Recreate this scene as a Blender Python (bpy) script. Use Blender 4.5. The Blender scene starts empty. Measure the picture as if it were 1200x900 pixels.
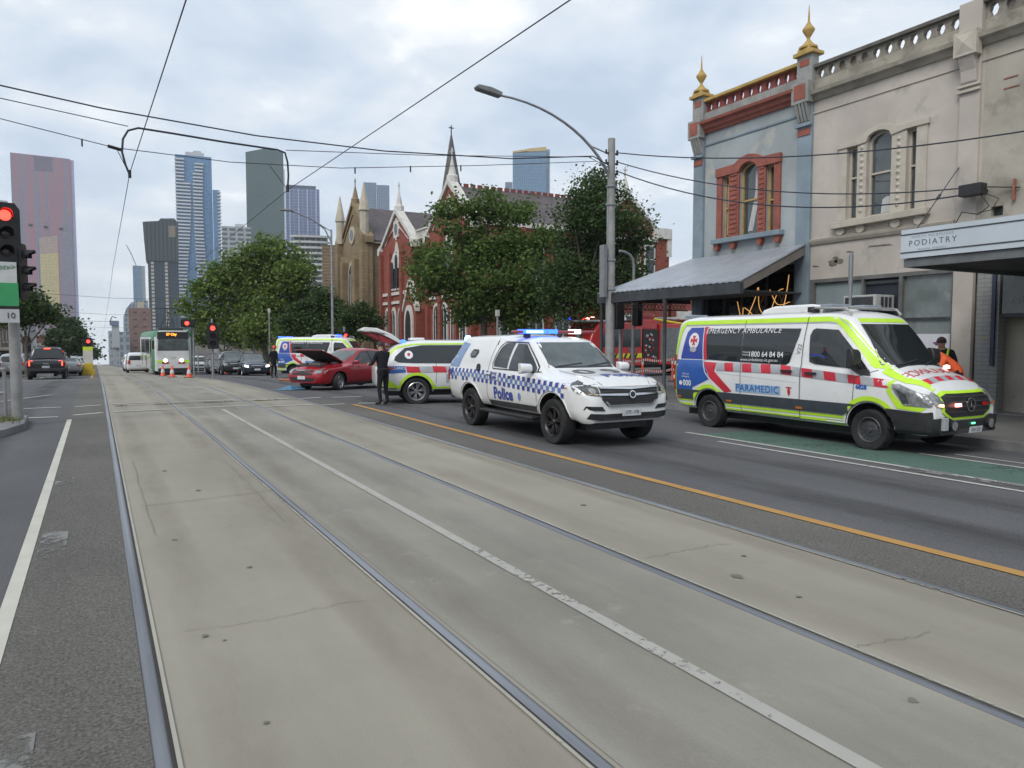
import bpy, bmesh, math, random
from mathutils import Vector, Matrix
from mathutils.bvhtree import BVHTree
from mathutils.geometry import tessellate_polygon
R = math.radians
random.seed(7)
S = bpy.context.scene
COL = S.collection

# ------------------------------------------------------------------ camera
EYE = 1.72
YAW, PITCH, FPX = R(29.24), R(3.486), 870.0
cd = bpy.data.cameras.new('camera'); cam = bpy.data.objects.new('camera', cd); COL.objects.link(cam)
cd.sensor_width = 36.0; cd.lens = FPX / 1200 * 36.0; cd.clip_start = 0.05; cd.clip_end = 20000
cam.location = (0, 0, EYE); cam.rotation_euler = (R(90) - PITCH, 0, -YAW)
S.camera = cam

# ------------------------------------------------------------------ world, sun, exposure
SUN_EL, SUN_AZ = R(44), R(238)          # azimuth measured clockwise from +Y
w = bpy.data.worlds.new('World'); S.world = w; w.use_nodes = True
nt = w.node_tree; nt.nodes.clear()
def N(t, typ, **kw):
    n = t.nodes.new(typ)
    for k, v in kw.items():
        if k in n.inputs: n.inputs[k].default_value = v
        else: setattr(n, k, v)
    return n
out = N(nt, 'ShaderNodeOutputWorld'); bg = N(nt, 'ShaderNodeBackground')
sky = N(nt, 'ShaderNodeTexSky'); sky.sky_type = 'NISHITA'; sky.sun_disc = False
sky.sun_elevation = SUN_EL; sky.sun_rotation = SUN_AZ
sky.air_density = 1.0; sky.dust_density = 1.5
skys = N(nt, 'ShaderNodeMixRGB', blend_type='MULTIPLY'); skys.inputs[0].default_value = 1; skys.inputs[2].default_value = (.085, .085, .085, 1)
nt.links.new(sky.outputs[0], skys.inputs[1])
tc = N(nt, 'ShaderNodeTexCoord'); sep = N(nt, 'ShaderNodeSeparateXYZ'); nt.links.new(tc.outputs['Generated'], sep.inputs[0])
def M_(op, a, b=None, c=None):
    n = nt.nodes.new('ShaderNodeMath'); n.operation = op
    for i, v in enumerate((a, b, c)):
        if v is None: continue
        if isinstance(v, (int, float)): n.inputs[i].default_value = v
        else: nt.links.new(v, n.inputs[i])
    return n.outputs[0]
zz = M_('ADD', M_('MAXIMUM', sep.outputs[2], 0.0), 0.22)
cx = M_('DIVIDE', sep.outputs[0], zz); cy = M_('DIVIDE', sep.outputs[1], zz)
cmb = N(nt, 'ShaderNodeCombineXYZ'); nt.links.new(cx, cmb.inputs[0]); nt.links.new(cy, cmb.inputs[1])
n1 = N(nt, 'ShaderNodeTexNoise', Scale=2.3, Detail=8.0, Roughness=0.55, Distortion=0.2); nt.links.new(cmb.outputs[0], n1.inputs['Vector'])
n2 = N(nt, 'ShaderNodeTexNoise', Scale=0.75, Detail=3.0, Roughness=0.5); nt.links.new(cmb.outputs[0], n2.inputs['Vector'])
mixn = M_('ADD', M_('MULTIPLY', n1.outputs[0], 0.80), M_('MULTIPLY', n2.outputs[0], 0.20))
rp = N(nt, 'ShaderNodeValToRGB'); nt.links.new(mixn, rp.inputs[0])
e = rp.color_ramp.elements
e[0].position = .37; e[0].color = (.42, .50, .605, 1)
e[1].position = .645; e[1].color = (.84, .845, .85, 1)
m_ = e.new(.475); m_.color = (.515, .585, .67, 1)
m_ = e.new(.565); m_.color = (.62, .665, .715, 1)
mx = N(nt, 'ShaderNodeMixRGB'); mx.inputs[0].default_value = .92
nt.links.new(skys.outputs[0], mx.inputs[1]); nt.links.new(rp.outputs[0], mx.inputs[2])
# pale band low over the horizon
hz = N(nt, 'ShaderNodeMixRGB'); hz.inputs[2].default_value = (.66, .705, .74, 1)
hf = M_('MULTIPLY', M_('POWER', M_('SUBTRACT', 1.0, M_('MINIMUM', M_('MAXIMUM', M_('MULTIPLY', sep.outputs[2], 4.0), 0.0), 1.0)), 1.6), .75)
nt.links.new(hf, hz.inputs[0]); nt.links.new(mx.outputs[0], hz.inputs[1])
nt.links.new(hz.outputs[0], bg.inputs[0]); bg.inputs[1].default_value = 0.98
nt.links.new(bg.outputs[0], out.inputs[0])
sl = bpy.data.lights.new('sun', 'SUN'); so = bpy.data.objects.new('sun', sl); COL.objects.link(so)
sl.energy = 1.5; sl.angle = R(28); sl.color = (1, .96, .9)
sd = Vector((math.sin(SUN_AZ) * math.cos(SUN_EL), math.cos(SUN_AZ) * math.cos(SUN_EL), math.sin(SUN_EL)))
so.rotation_euler = sd.to_track_quat('Z', 'Y').to_euler()
S.view_settings.view_transform = 'Standard'; S.view_settings.look = 'None'
S.view_settings.exposure = 0.56; S.view_settings.gamma = 1; S.view_settings.use_curve_mapping = False
S.cycles.max_bounces = 6; S.cycles.transparent_max_bounces = 12

# ------------------------------------------------------------------ ground shape
def gy(y):                                   # level near the camera, then a steady 3 % fall towards the city
    if y < 20: return 0.0
    if y < 40: return -.03 * (y - 20) ** 2 / 40
    return -.30 - .03 * (y - 40)
def gx(x):
    return -.0185 * min(max(x - 5.3, 0), 8.1)
def G(x, y): return gy(y) + gx(x)
Rm = Matrix.Rotation(-YAW, 3, 'Z') @ Matrix.Rotation(R(90) - PITCH, 3, 'X')
def ray(px, py):
    return Rm @ Vector(((px - 600) / FPX, (450 - py) / FPX, -1))
def P(px, py, dz=0.0):                       # where the sight line of a pixel meets the ground
    d = ray(px, py); t = 1.0
    for _ in range(60):
        q = Vector((0, 0, EYE)) + d * t
        t = (G(q.x, q.y) + dz - EYE) / d.z
    q = Vector((0, 0, EYE)) + d * t
    return Vector((q.x, q.y, G(q.x, q.y) + dz))
def PX(px, py, X):                           # point on the plane x = X
    d = ray(px, py); t = X / d.x; return Vector((0, 0, EYE)) + d * t
def PY(px, py, Y):
    d = ray(px, py); t = Y / d.y; return Vector((0, 0, EYE)) + d * t
def PZ(px, py, Zc):                          # point at depth Zc along the camera axis
    return Vector((0, 0, EYE)) + ray(px, py) * Zc

# ------------------------------------------------------------------ materials
MATS = {}
def mat(name, col, rough=.6, metal=0.0, var=.12, scale=3.0, bump=0.0, bscale=None, emit=0.0, spec=.5, coat=0.0, dirt=None, stretch=None, trans=0.0):
    if name in MATS: return MATS[name]
    m = bpy.data.materials.new(name); m.use_nodes = True; t = m.node_tree; b = t.nodes['Principled BSDF']
    b.inputs['Roughness'].default_value = rough; b.inputs['Metallic'].default_value = metal
    b.inputs['Specular IOR Level'].default_value = spec
    if coat: b.inputs['Coat Weight'].default_value = coat; b.inputs['Coat Roughness'].default_value = .06
    c = (*col[:3], 1)
    tcn = N(t, 'ShaderNodeTexCoord'); mp = N(t, 'ShaderNodeMapping'); t.links.new(tcn.outputs['Object'], mp.inputs[0])
    if stretch: mp.inputs['Scale'].default_value = stretch
    if var > 0:
        nz = N(t, 'ShaderNodeTexNoise', Scale=scale, Detail=6.0, Roughness=.6); t.links.new(mp.outputs[0], nz.inputs['Vector'])
        r = N(t, 'ShaderNodeValToRGB'); t.links.new(nz.outputs[0], r.inputs[0])
        lo = tuple(max(0, x * (1 - var * 1.6)) for x in col[:3]); hi = tuple(min(1, x * (1 + var * 1.3)) for x in col[:3])
        r.color_ramp.elements[0].position = .3; r.color_ramp.elements[0].color = (*lo, 1)
        r.color_ramp.elements[1].position = .7; r.color_ramp.elements[1].color = (*hi, 1)
        src = r.outputs[0]
        if dirt:
            n3 = N(t, 'ShaderNodeTexNoise', Scale=dirt[1], Detail=8.0, Roughness=.65); t.links.new(mp.outputs[0], n3.inputs['Vector'])
            r3 = N(t, 'ShaderNodeValToRGB'); t.links.new(n3.outputs[0], r3.inputs[0])
            r3.color_ramp.elements[0].position = dirt[2]; r3.color_ramp.elements[0].color = (0, 0, 0, 1)
            r3.color_ramp.elements[1].position = dirt[2] + .12; r3.color_ramp.elements[1].color = (dirt[3],) * 3 + (1,)
            mm = N(t, 'ShaderNodeMixRGB'); t.links.new(r3.outputs[0], mm.inputs[0]); t.links.new(src, mm.inputs[1]); mm.inputs[2].default_value = (*dirt[0], 1)
            src = mm.outputs[0]
        t.links.new(src, b.inputs['Base Color'])
    else: b.inputs['Base Color'].default_value = c
    if bump:
        nb = N(t, 'ShaderNodeTexNoise', Scale=bscale or scale * 8, Detail=4.0); t.links.new(mp.outputs[0], nb.inputs['Vector'])
        bp = N(t, 'ShaderNodeBump', Strength=bump, Distance=.02); t.links.new(nb.outputs[0], bp.inputs['Height']); t.links.new(bp.outputs[0], b.inputs['Normal'])
    if emit: b.inputs['Emission Color'].default_value = c; b.inputs['Emission Strength'].default_value = emit
    MATS[name] = m; return m
def brickmat(name, c1, c2, mortar, sc=1.0, bw=.23, bh=.076, ms=.01, rough=.85, bump=.2, axis='XZ', dirt=None, off=.5):
    """brick / block / window-grid pattern laid out in metres in object space"""
    if name in MATS: return MATS[name]
    m = bpy.data.materials.new(name); m.use_nodes = True; t = m.node_tree; b = t.nodes['Principled BSDF']
    tcn = N(t, 'ShaderNodeTexCoord'); sp = N(t, 'ShaderNodeSeparateXYZ'); t.links.new(tcn.outputs['Object'], sp.inputs[0])
    cb = N(t, 'ShaderNodeCombineXYZ')
    ad = N(t, 'ShaderNodeMath', operation='ADD'); t.links.new(sp.outputs[0], ad.inputs[0]); t.links.new(sp.outputs[1], ad.inputs[1])
    t.links.new(ad.outputs[0], cb.inputs[0]); t.links.new(sp.outputs[2], cb.inputs[1])
    br = N(t, 'ShaderNodeTexBrick'); t.links.new(cb.outputs[0], br.inputs['Vector'])
    br.inputs['Scale'].default_value = sc; br.inputs['Brick Width'].default_value = bw; br.inputs['Row Height'].default_value = bh; br.inputs['Mortar Size'].default_value = ms
    br.inputs['Color1'].default_value = (*c1, 1); br.inputs['Color2'].default_value = (*c2, 1); br.inputs['Mortar'].default_value = (*mortar, 1)
    br.offset = off
    nz = N(t, 'ShaderNodeTexNoise', Scale=.6, Detail=8.0, Roughness=.6); t.links.new(tcn.outputs['Object'], nz.inputs['Vector'])
    r = N(t, 'ShaderNodeValToRGB'); t.links.new(nz.outputs[0], r.inputs[0]); r.color_ramp.elements[0].position = .3; r.color_ramp.elements[1].position = .7
    r.color_ramp.elements[0].color = (.72, .72, .72, 1); r.color_ramp.elements[1].color = (1.12, 1.12, 1.12, 1)
    mm = N(t, 'ShaderNodeMixRGB', blend_type='MULTIPLY'); mm.inputs[0].default_value = 1; t.links.new(br.outputs[0], mm.inputs[1]); t.links.new(r.outputs[0], mm.inputs[2])
    t.links.new(mm.outputs[0], b.inputs['Base Color']); b.inputs['Roughness'].default_value = rough
    if bump:
        bp = N(t, 'ShaderNodeBump', Strength=bump, Distance=.01); t.links.new(br.outputs['Fac'], bp.inputs['Height']); bp.invert = True; t.links.new(bp.outputs[0], b.inputs['Normal'])
    MATS[name] = m; return m
def glow(name, col, s):
    if name in MATS: return MATS[name]
    m = bpy.data.materials.new(name); m.use_nodes = True; t = m.node_tree; b = t.nodes['Principled BSDF']
    b.inputs['Base Color'].default_value = (*col, 1); b.inputs['Roughness'].default_value = .2
    b.inputs['Emission Color'].default_value = (*col, 1); b.inputs['Emission Strength'].default_value = s
    MATS[name] = m; return m

# ------------------------------------------------------------------ mesh helpers
class MB:
    def __init__(s): s.v = []; s.f = []; s.m = []
    def add(s, vs, fs, m=0):
        o = len(s.v); s.v += [tuple(v) for v in vs]; s.f += [tuple(i + o for i in f) for f in fs]; s.m += [m] * len(fs); return s
    def box(s, x0, x1, y0, y1, z0, z1, m=0, tf=None):
        vs = [Vector((x, y, z)) for z in (z0, z1) for x, y in ((x0, y0), (x1, y0), (x1, y1), (x0, y1))]
        if tf: vs = [tf @ v for v in vs]
        return s.add(vs, [(3, 2, 1, 0), (4, 5, 6, 7), (0, 1, 5, 4), (1, 2, 6, 5), (2, 3, 7, 6), (3, 0, 4, 7)], m)
    def tube(s, pts, r, n=8, m=0, cap=True):
        pts = [Vector(p) for p in pts]; rs = r if isinstance(r, (list, tuple)) else [r] * len(pts)
        vs = []; fs = []; up = None
        for i, p in enumerate(pts):
            d = (pts[min(i + 1, len(pts) - 1)] - pts[max(i - 1, 0)]).normalized()
            if up is None:
                up = Vector((0, 0, 1)) if abs(d.z) < .9 else Vector((1, 0, 0))
            a = d.cross(up).normalized(); b_ = a.cross(d).normalized(); up = b_
            for k in range(n):
                t = 2 * math.pi * k / n; vs.append(p + (a * math.cos(t) + b_ * math.sin(t)) * rs[i])
        for i in range(len(pts) - 1):
            for k in range(n):
                k2 = (k + 1) % n; fs.append((i * n + k, i * n + k2, (i + 1) * n + k2, (i + 1) * n + k))
        if cap: fs.append(tuple(range(n - 1, -1, -1))); fs.append(tuple((len(pts) - 1) * n + k for k in range(n)))
        return s.add(vs, fs, m)
    def lathe(s, prof, n=16, m=0, tf=None, closed=False):   # prof: (r, z) about z
        vs = []; fs = []; L = len(prof)
        for k in range(n):
            t = 2 * math.pi * k / n
            for r, z in prof: vs.append(Vector((r * math.cos(t), r * math.sin(t), z)))
        for k in range(n):
            k2 = (k + 1) % n
            for i in range(L - (0 if closed else 1)):
                j = (i + 1) % L; fs.append((k * L + i, k2 * L + i, k2 * L + j, k * L + j))
        if tf: vs = [tf @ v for v in vs]
        return s.add(vs, fs, m)
    def prism(s, poly, fn0, fn1, m=0):      # poly 2D, two maps to 3D
        n = len(poly); tri = tessellate_polygon([[Vector((a, b, 0)) for a, b in poly]])
        vs = [fn0(a, b) for a, b in poly] + [fn1(a, b) for a, b in poly]
        fs = [tuple(t) for t in tri] + [tuple(n + i for i in reversed(t)) for t in tri]
        fs += [(i, (i + 1) % n, n + (i + 1) % n, n + i) for i in range(n)]
        return s.add(vs, fs, m)
    def build(s, name, mats, parent=None, smooth=None, bevel=0, loc=None, fix=True):
        me = bpy.data.meshes.new(name); me.from_pydata(s.v, [], s.f)
        if not isinstance(mats, (list, tuple)): mats = [mats]
        for m in mats: me.materials.append(m)
        me.polygons.foreach_set('material_index', s.m)
        if fix:
            b = bmesh.new(); b.from_mesh(me); bmesh.ops.remove_doubles(b, verts=b.verts, dist=1e-5); bmesh.ops.recalc_face_normals(b, faces=b.faces); b.to_mesh(me); b.free()
        return link(name, me, parent, smooth, bevel, loc)
def link(name, me, parent=None, smooth=None, bevel=0, loc=None):
    o = bpy.data.objects.new(name, me); COL.objects.link(o)
    if parent: o.parent = parent
    if loc is not None: o.location = loc
    if smooth is not None:
        me.polygons.foreach_set('use_smooth', [True] * len(me.polygons)); me.set_sharp_from_angle(angle=R(smooth))
    if bevel:
        b = o.modifiers.new('bevel', 'BEVEL'); b.width = bevel; b.segments = 2; b.limit_method = 'ANGLE'; b.angle_limit = R(40)
    return o
def tag(o, label, cat, group=None):
    o['label'] = label; o['category'] = cat
    if group: o['group'] = group
    return o
def thing(name, label, cat, loc=(0, 0, 0), rz=0.0, group=None):
    o = bpy.data.objects.new(name, None); COL.objects.link(o); o.location = loc; o.rotation_euler = (0, 0, rz); o.empty_display_size = .2
    return tag(o, label, cat, group)
KIDS = {}
def copy_tree(o, loc=None, rz=None, label=None, parent=None):
    kids = [c for c in COL.objects if c.parent == o] if parent is None or True else []
    c = o.copy(); COL.objects.link(c)
    if parent: c.parent = parent
    for k in kids: copy_tree(k, parent=c)
    if loc is not None: c.location = loc
    if rz is not None: c.rotation_euler = (0, 0, rz)
    if label: c['label'] = label
    return c
def structure(o):
    o['kind'] = 'structure'; return o
def textmesh(body, size, shear=0.0, bold=0.0, spacing=1.0, align='CENTER'):
    cu = bpy.data.curves.new('lettering', 'FONT'); cu.body = body; cu.size = size; cu.align_x = align; cu.align_y = 'CENTER'
    cu.shear = shear; cu.offset = bold; cu.space_character = spacing; cu.resolution_u = 3
    o = bpy.data.objects.new('lettering', cu); COL.objects.link(o); bpy.context.view_layer.update()
    me = bpy.data.meshes.new_from_object(o.evaluated_get(bpy.context.evaluated_depsgraph_get()))
    bpy.data.objects.remove(o); bpy.data.curves.remove(cu)
    return me
def flat_text(body, size, fn, mt, parent, thick=.01, name='lettering', **kw):
    """fn maps (a, b, depth) to the parent's space"""
    me = textmesh(body, size, **kw); b = bmesh.new(); b.from_mesh(me)
    bmesh.ops.remove_doubles(b, verts=b.verts, dist=1e-5)
    r = bmesh.ops.extrude_face_region(b, geom=list(b.faces)); nv = {x for x in r['geom'] if isinstance(x, bmesh.types.BMVert)}
    for v in b.verts: v.co = fn(v.co.x, v.co.y, thick if v in nv else 0)
    bmesh.ops.recalc_face_normals(b, faces=b.faces); b.to_mesh(me); b.free(); me.materials.clear(); me.materials.append(mt)
    return link(name, me, parent)
# ================================================================== GROUND
YB = [-12, -6, -2, 0, 2, 4, 6, 8, 10, 12, 14, 16] + [18 + i for i in range(0, 18)] + [38, 40, 44, 48, 52, 60, 70, 85, 100, 130, 170, 240, 350, 500, 800, 1300, 2200, 3500]
def strip(name, x0, x1, y0, y1, dz, m, kind=True, xs=None, lift=None):
    """sheet between x0 and x1 (numbers or functions of y) following the ground"""
    fx0 = x0 if callable(x0) else (lambda y: x0); fx1 = x1 if callable(x1) else (lambda y: x1)
    ys = sorted({y0, y1} | {y for y in YB if y0 < y < y1}); b = MB(); vs = []; fs = []; rows = []
    for y in ys:
        a, c = fx0(y), fx1(y); cuts = [a] + [q for q in (5.3, 13.4) if a + .01 < q < c - .01] + [c]
        while len(cuts) < 4: cuts.append(c)
        rows.append([len(vs) + i for i in range(4)])
        for q in cuts: vs.append((q, y, (lift(q, y) if lift else G(q, y)) + dz))
    for r0, r1 in zip(rows, rows[1:]):
        for i in range(3): fs.append((r0[i], r0[i + 1], r1[i + 1], r1[i]))
    b.add(vs, fs); o = b.build(name, m)
    if kind: structure(o)
    return o
def roadmat(name, base, speck=.25, stain=(.03, .03, .03), stainf=.35, fine=90, rough=.9, long=True, bump=.35, amt=.1):
    m = bpy.data.materials.new(name); m.use_nodes = True; t = m.node_tree; b = t.nodes['Principled BSDF']
    tcn = N(t, 'ShaderNodeTexCoord')
    mp = N(t, 'ShaderNodeMapping'); mp.inputs['Scale'].default_value = (1, .18 if long else 1, 1); t.links.new(tcn.outputs['Object'], mp.inputs[0])
    big = N(t, 'ShaderNodeTexNoise', Scale=.9, Detail=9.0, Roughness=.62); t.links.new(mp.outputs[0], big.inputs[0])
    big2 = N(t, 'ShaderNodeTexNoise', Scale=.33, Detail=6.0, Roughness=.6); t.links.new(tcn.outputs['Object'], big2.inputs[0])
    sm = N(t, 'ShaderNodeTexNoise', Scale=fine, Detail=3.0, Roughness=.75); t.links.new(tcn.outputs['Object'], sm.inputs[0])
    def ramp(src, p0, c0, p1, c1):
        r = N(t, 'ShaderNodeValToRGB'); t.links.new(src, r.inputs[0]); r.color_ramp.elements[0].position = p0; r.color_ramp.elements[0].color = (*c0, 1)
        r.color_ramp.elements[1].position = p1; r.color_ramp.elements[1].color = (*c1, 1); return r.outputs[0]
    lo = tuple(x * (1 - amt * 1.5) for x in base); hi = tuple(x * (1 + amt * 1.5) for x in base)
    c = ramp(big.outputs[0], .3, lo, .7, hi)
    s = ramp(big2.outputs[0], .35, (1 - amt,) * 3, .65, (1 + amt,) * 3)
    m1 = N(t, 'ShaderNodeMixRGB', blend_type='MULTIPLY'); m1.inputs[0].default_value = 1; t.links.new(c, m1.inputs[1]); t.links.new(s, m1.inputs[2])
    f = ramp(sm.outputs[0], .3, (1 - speck,) * 3, .72, (1 + speck,) * 3)
    m2 = N(t, 'ShaderNodeMixRGB', blend_type='MULTIPLY'); m2.inputs[0].default_value = 1; t.links.new(m1.outputs[0], m2.inputs[1]); t.links.new(f, m2.inputs[2])
    # scattered stains and spots
    vo = N(t, 'ShaderNodeTexNoise', Scale=2.6, Detail=8.0, Roughness=.7); t.links.new(tcn.outputs['Object'], vo.inputs[0])
    sf = ramp(vo.outputs[0], .60, (0, 0, 0), .74, (stainf,) * 3)
    m3 = N(t, 'ShaderNodeMixRGB'); t.links.new(sf, m3.inputs[0]); t.links.new(m2.outputs[0], m3.inputs[1]); m3.inputs[2].default_value = (*stain, 1)
    vr = N(t, 'ShaderNodeTexVoronoi', Scale=1.3); t.links.new(tcn.outputs['Object'], vr.inputs[0])
    sp = ramp(vr.outputs['Distance'], .010, (.5,) * 3, .024, (0, 0, 0))
    m4 = N(t, 'ShaderNodeMixRGB'); t.links.new(sp, m4.inputs[0]); t.links.new(m3.outputs[0], m4.inputs[1]); m4.inputs[2].default_value = (.04, .04, .04, 1)
    t.links.new(m4.outputs[0], b.inputs['Base Color']); b.inputs['Roughness'].default_value = rough; b.inputs['Specular IOR Level'].default_value = .3
    bp = N(t, 'ShaderNodeBump', Strength=bump, Distance=.012); t.links.new(sm.outputs[0], bp.inputs['Height']); t.links.new(bp.outputs[0], b.inputs['Normal'])
    MATS[name] = m; return m
ASPH = roadmat('asphalt', (.104, .104, .108), .42, stainf=.15, bump=.6, fine=70)
ASPH2 = roadmat('asphalt_old', (.122, .117, .105), .60, stain=(.2, .195, .185), stainf=.35, bump=.8, fine=60)
CONC = roadmat('track_concrete', (.272, .252, .208), .08, stain=(.19, .17, .14), stainf=.35, fine=110, rough=.85, long=True, bump=.15, amt=.10)
CONC2 = roadmat('track_concrete_middle', (.250, .237, .203), .10, stain=(.37, .355, .32), stainf=.6, fine=120, rough=.85, long=True, bump=.12, amt=.12)
PAVE = roadmat('footpath', (.14, .137, .13), .25, stainf=.2, bump=.4, fine=70, long=False)
DIRT = roadmat('city_ground', (.15, .15, .145), .2, long=False)
def paint(name, col, wear=.5, edge=.4, sc=14):
    m = bpy.data.materials.new(name); m.use_nodes = True; t = m.node_tree; b = t.nodes['Principled BSDF']
    tcn = N(t, 'ShaderNodeTexCoord'); nz = N(t, 'ShaderNodeTexNoise', Scale=sc, Detail=9.0, Roughness=.75); t.links.new(tcn.outputs['Object'], nz.inputs[0])
    n0 = N(t, 'ShaderNodeTexNoise', Scale=.8, Detail=2.0); t.links.new(tcn.outputs['Object'], n0.inputs[0])
    ad = N(t, 'ShaderNodeMath', operation='ADD'); t.links.new(nz.outputs[0], ad.inputs[0])
    mu = N(t, 'ShaderNodeMath', operation='MULTIPLY'); t.links.new(n0.outputs[0], mu.inputs[0]); mu.inputs[1].default_value = .5; t.links.new(mu.outputs[0], ad.inputs[1])
    r = N(t, 'ShaderNodeValToRGB'); t.links.new(ad.outputs[0], r.inputs[0]); r.color_ramp.elements[0].position = wear; r.color_ramp.elements[1].position = wear + .1
    mul = N(t, 'ShaderNodeMath', operation='MULTIPLY'); t.links.new(r.outputs[0], mul.inputs[0]); mul.inputs[1].default_value = 1
    b.inputs['Base Color'].default_value = (*col, 1); b.inputs['Roughness'].default_value = .7
    t.links.new(r.outputs[0], b.inputs['Alpha'])
    n4 = N(t, 'ShaderNodeTexNoise', Scale=3.0, Detail=6.0); t.links.new(tcn.outputs['Object'], n4.inputs[0])
    r4 = N(t, 'ShaderNodeValToRGB'); t.links.new(n4.outputs[0], r4.inputs[0]); r4.color_ramp.elements[0].color = (*[c * .75 for c in col], 1); r4.color_ramp.elements[1].color = (*[min(1, c * 1.15) for c in col], 1)
    t.links.new(r4.outputs[0], b.inputs['Base Color']); MATS[name] = m; return m
WPAINT = paint('white_road_paint', (.48, .47, .43), .56)
WPAINT2 = paint('worn_white_road_paint', (.37, .36, .325), .575, sc=16)
YPAINT = paint('yellow_road_paint', (.42, .23, .065), .52)
GPAINT = paint('green_lane_paint', (.075, .135, .108), .56)
PATCH = paint('repair_patch', (.19, .188, .18), .66, sc=5)
STEEL = mat('rail_steel', (.27, .275, .29), .34, .85, .25, 6, stretch=(1, .05, 1))
GROOVE = mat('rail_groove', (.035, .032, .03), .9)
# one sheet to the horizon
xs = [-2500, -800, -200, -60, -20, 0, 20, 60, 200, 800, 2500]
b = MB(); vs = []; fs = []
for y in YB:
    for x in xs: vs.append((x, y if abs(y) < 20 or True else y, gy(y) - .30 if abs(x) < 70 else gy(y) - .30))
n = len(xs)
for i in range(len(YB) - 1):
    for j in range(n - 1): fs.append((i * n + j, i * n + j + 1, (i + 1) * n + j + 1, (i + 1) * n + j))
b.add(vs, fs); b.add([(x, y, -.30) for x, y in ((-2500, -2500), (2500, -2500), (2500, -12), (-2500, -12))], [(0, 1, 2, 3)])
structure(b.build('ground', DIRT))
RX = (.19, 1.735, 3.565, 5.03)
CS0, CS1 = 22.5, 42.0             # the cross street
KX = 13.4
strip('road_left', -9.5, RX[0], -12, 3500, 0, ASPH)
strip('road_lane_beside_track', -.55, RX[0] - .035, -12, 3500, .004, ASPH2)
strip('track_bed', RX[0], RX[3], -12, 3500, .0, CONC)
strip('track_bed_middle', RX[1] + .06, RX[2] - .06, -12, 3500, .004, CONC2)
strip('road_right', RX[3], KX, -12, 3500, 0, ASPH)
strip('road_shoulder', RX[3] + .04, 5.82, -12, 21.0, .004, ASPH2)
strip('cross_street', KX, 160, CS0 - 1.2, CS1 - 2.2, 0, ASPH)
# rails with flange groove and pale grout line
for i, x in enumerate(RX):
    sgn = 1 if i in (0, 2) else -1
    strip('rail_groove', x - .046 if sgn < 0 else x + .025, x - .025 if sgn < 0 else x + .046, -12, 400, .006, GROOVE)
    b = MB(); ys = [y for y in YB if y <= 500]; vs = []; fs = []
    for y in ys:
        for dx, dz in ((-.034, .002), (-.026, .010), (-.010, .014), (.010, .014), (.026, .010), (.034, .002)): vs.append((x + dx, y, G(x, y) + dz))
    for k in range(len(ys) - 1):
        for j in range(5): fs.append((k * 6 + j, k * 6 + j + 1, k * 6 + 7 + j, k * 6 + 6 + j))
    b.add(vs, fs); structure(b.build('rail', STEEL, smooth=50))
    e_ = x + .047 if sgn > 0 else x - .066
    strip('rail_grout', e_, e_ + .019, -12, 60, .0095, paint('grout%d' % i, (.36, .34, .29), .45 if i == 0 else .60, sc=22))
# footpaths with kerbs
KERB = mat('kerb_stone', (.17, .17, .17), .8, 0, .2, 2, .2)
def footpath(name, poly_fn, x0, x1, y0, y1, kerb_x):
    lift = lambda x, y: gy(y) + gx(13.4) + .15 if x > 5 else gy(y) + .15
    strip(name, x0, x1, y0, y1, 0, PAVE, lift=lift)
    b = MB(); ys = sorted({y0, y1} | {y for y in YB if y0 < y < y1})
    for a, c in zip(ys, ys[1:]):
        s_ = 1 if kerb_x <= x0 + .01 else -1
        k0, k1 = (kerb_x - .14, kerb_x) if s_ > 0 else (kerb_x, kerb_x + .14)
        za, zc = lift(kerb_x, a), lift(kerb_x, c)
        b.add([(k0, a, za - .4), (k1, a, za - .4), (k1, c, zc - .4), (k0, c, zc - .4), (k0 + .02, a, za), (k1, a, za), (k1, c, zc), (k0 + .02, c, zc)],
              [(0, 1, 2, 3), (4, 5, 6, 7), (0, 1, 5, 4), (3, 2, 6, 7), (0, 3, 7, 4), (1, 2, 6, 5)])
    structure(b.build('kerb', KERB))
footpath('footpath_right', None, KX, 18.4, -12, CS0 - 1.2, KX)
footpath('footpath_church_side', None, KX, 22.5, CS1 - 2.2, 800, KX)
footpath('footpath_left', None, -16, -6.4, 42, 800, -6.4)
footpath('footpath_left_near', None, -16, -6.4, -12, 18, -6.4)
lf = gx(13.4) + .15
b = MB(); b.box(22.5, 160, CS1 - 2.2, CS1 + 1.6, -.6, gy(CS1) + lf); structure(b.build('footpath_cross_street', PAVE))
# pavement island under the signals on the left, with a tuft of weeds
q = P(22, 503)
ISL = [(-1.28, q.y + 1.6), (-1.22, q.y - .2), (-1.45, q.y - 1.2), (-1.9, q.y - 1.9), (-3.2, q.y - 2.2), (-3.4, q.y + 1.6)]
b = MB(); b.prism(ISL, lambda a, c: (a, c, -.2), lambda a, c: (a, c, .13)); structure(b.build('traffic_island', KERB, bevel=.02))
# painted markings
def line(x0, x1, y0, y1, m=WPAINT, dz=.008, name='lane_line'): return strip(name, x0, x1, y0, y1, dz, m)
line(-.58, -.49, -12, P(82, 492).y, paint('lane_edge_paint', (.50, .49, .42), .44, sc=20))

mid = lambda y: 2.675
line(2.60, 2.69, -12, P(262, 480).y, WPAINT2, .011)
line(5.81, 5.95, -12, P(410, 474).y, YPAINT, .011, 'centre_line')
gs = P(800, 507).y
g0, g1 = P(1200, 577).x, P(1200, 570).x
line(g0 - .03, g0 + .06, -12, gs - 1.3, WPAINT); line(g1 - .03, g1 + .07, -12, gs, WPAINT)
g2, g3 = P(1200, 549).x, P(1200, 544).x
strip('bike_lane', g1 + .08, g2 - .05, -12, gs - .3, .006, GPAINT)
line(g2 - .03, g2 + .05, -12, P(1085, 531).y); line(g3, g3 + .07, -12, P(1085, 531).y - .3)
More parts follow.
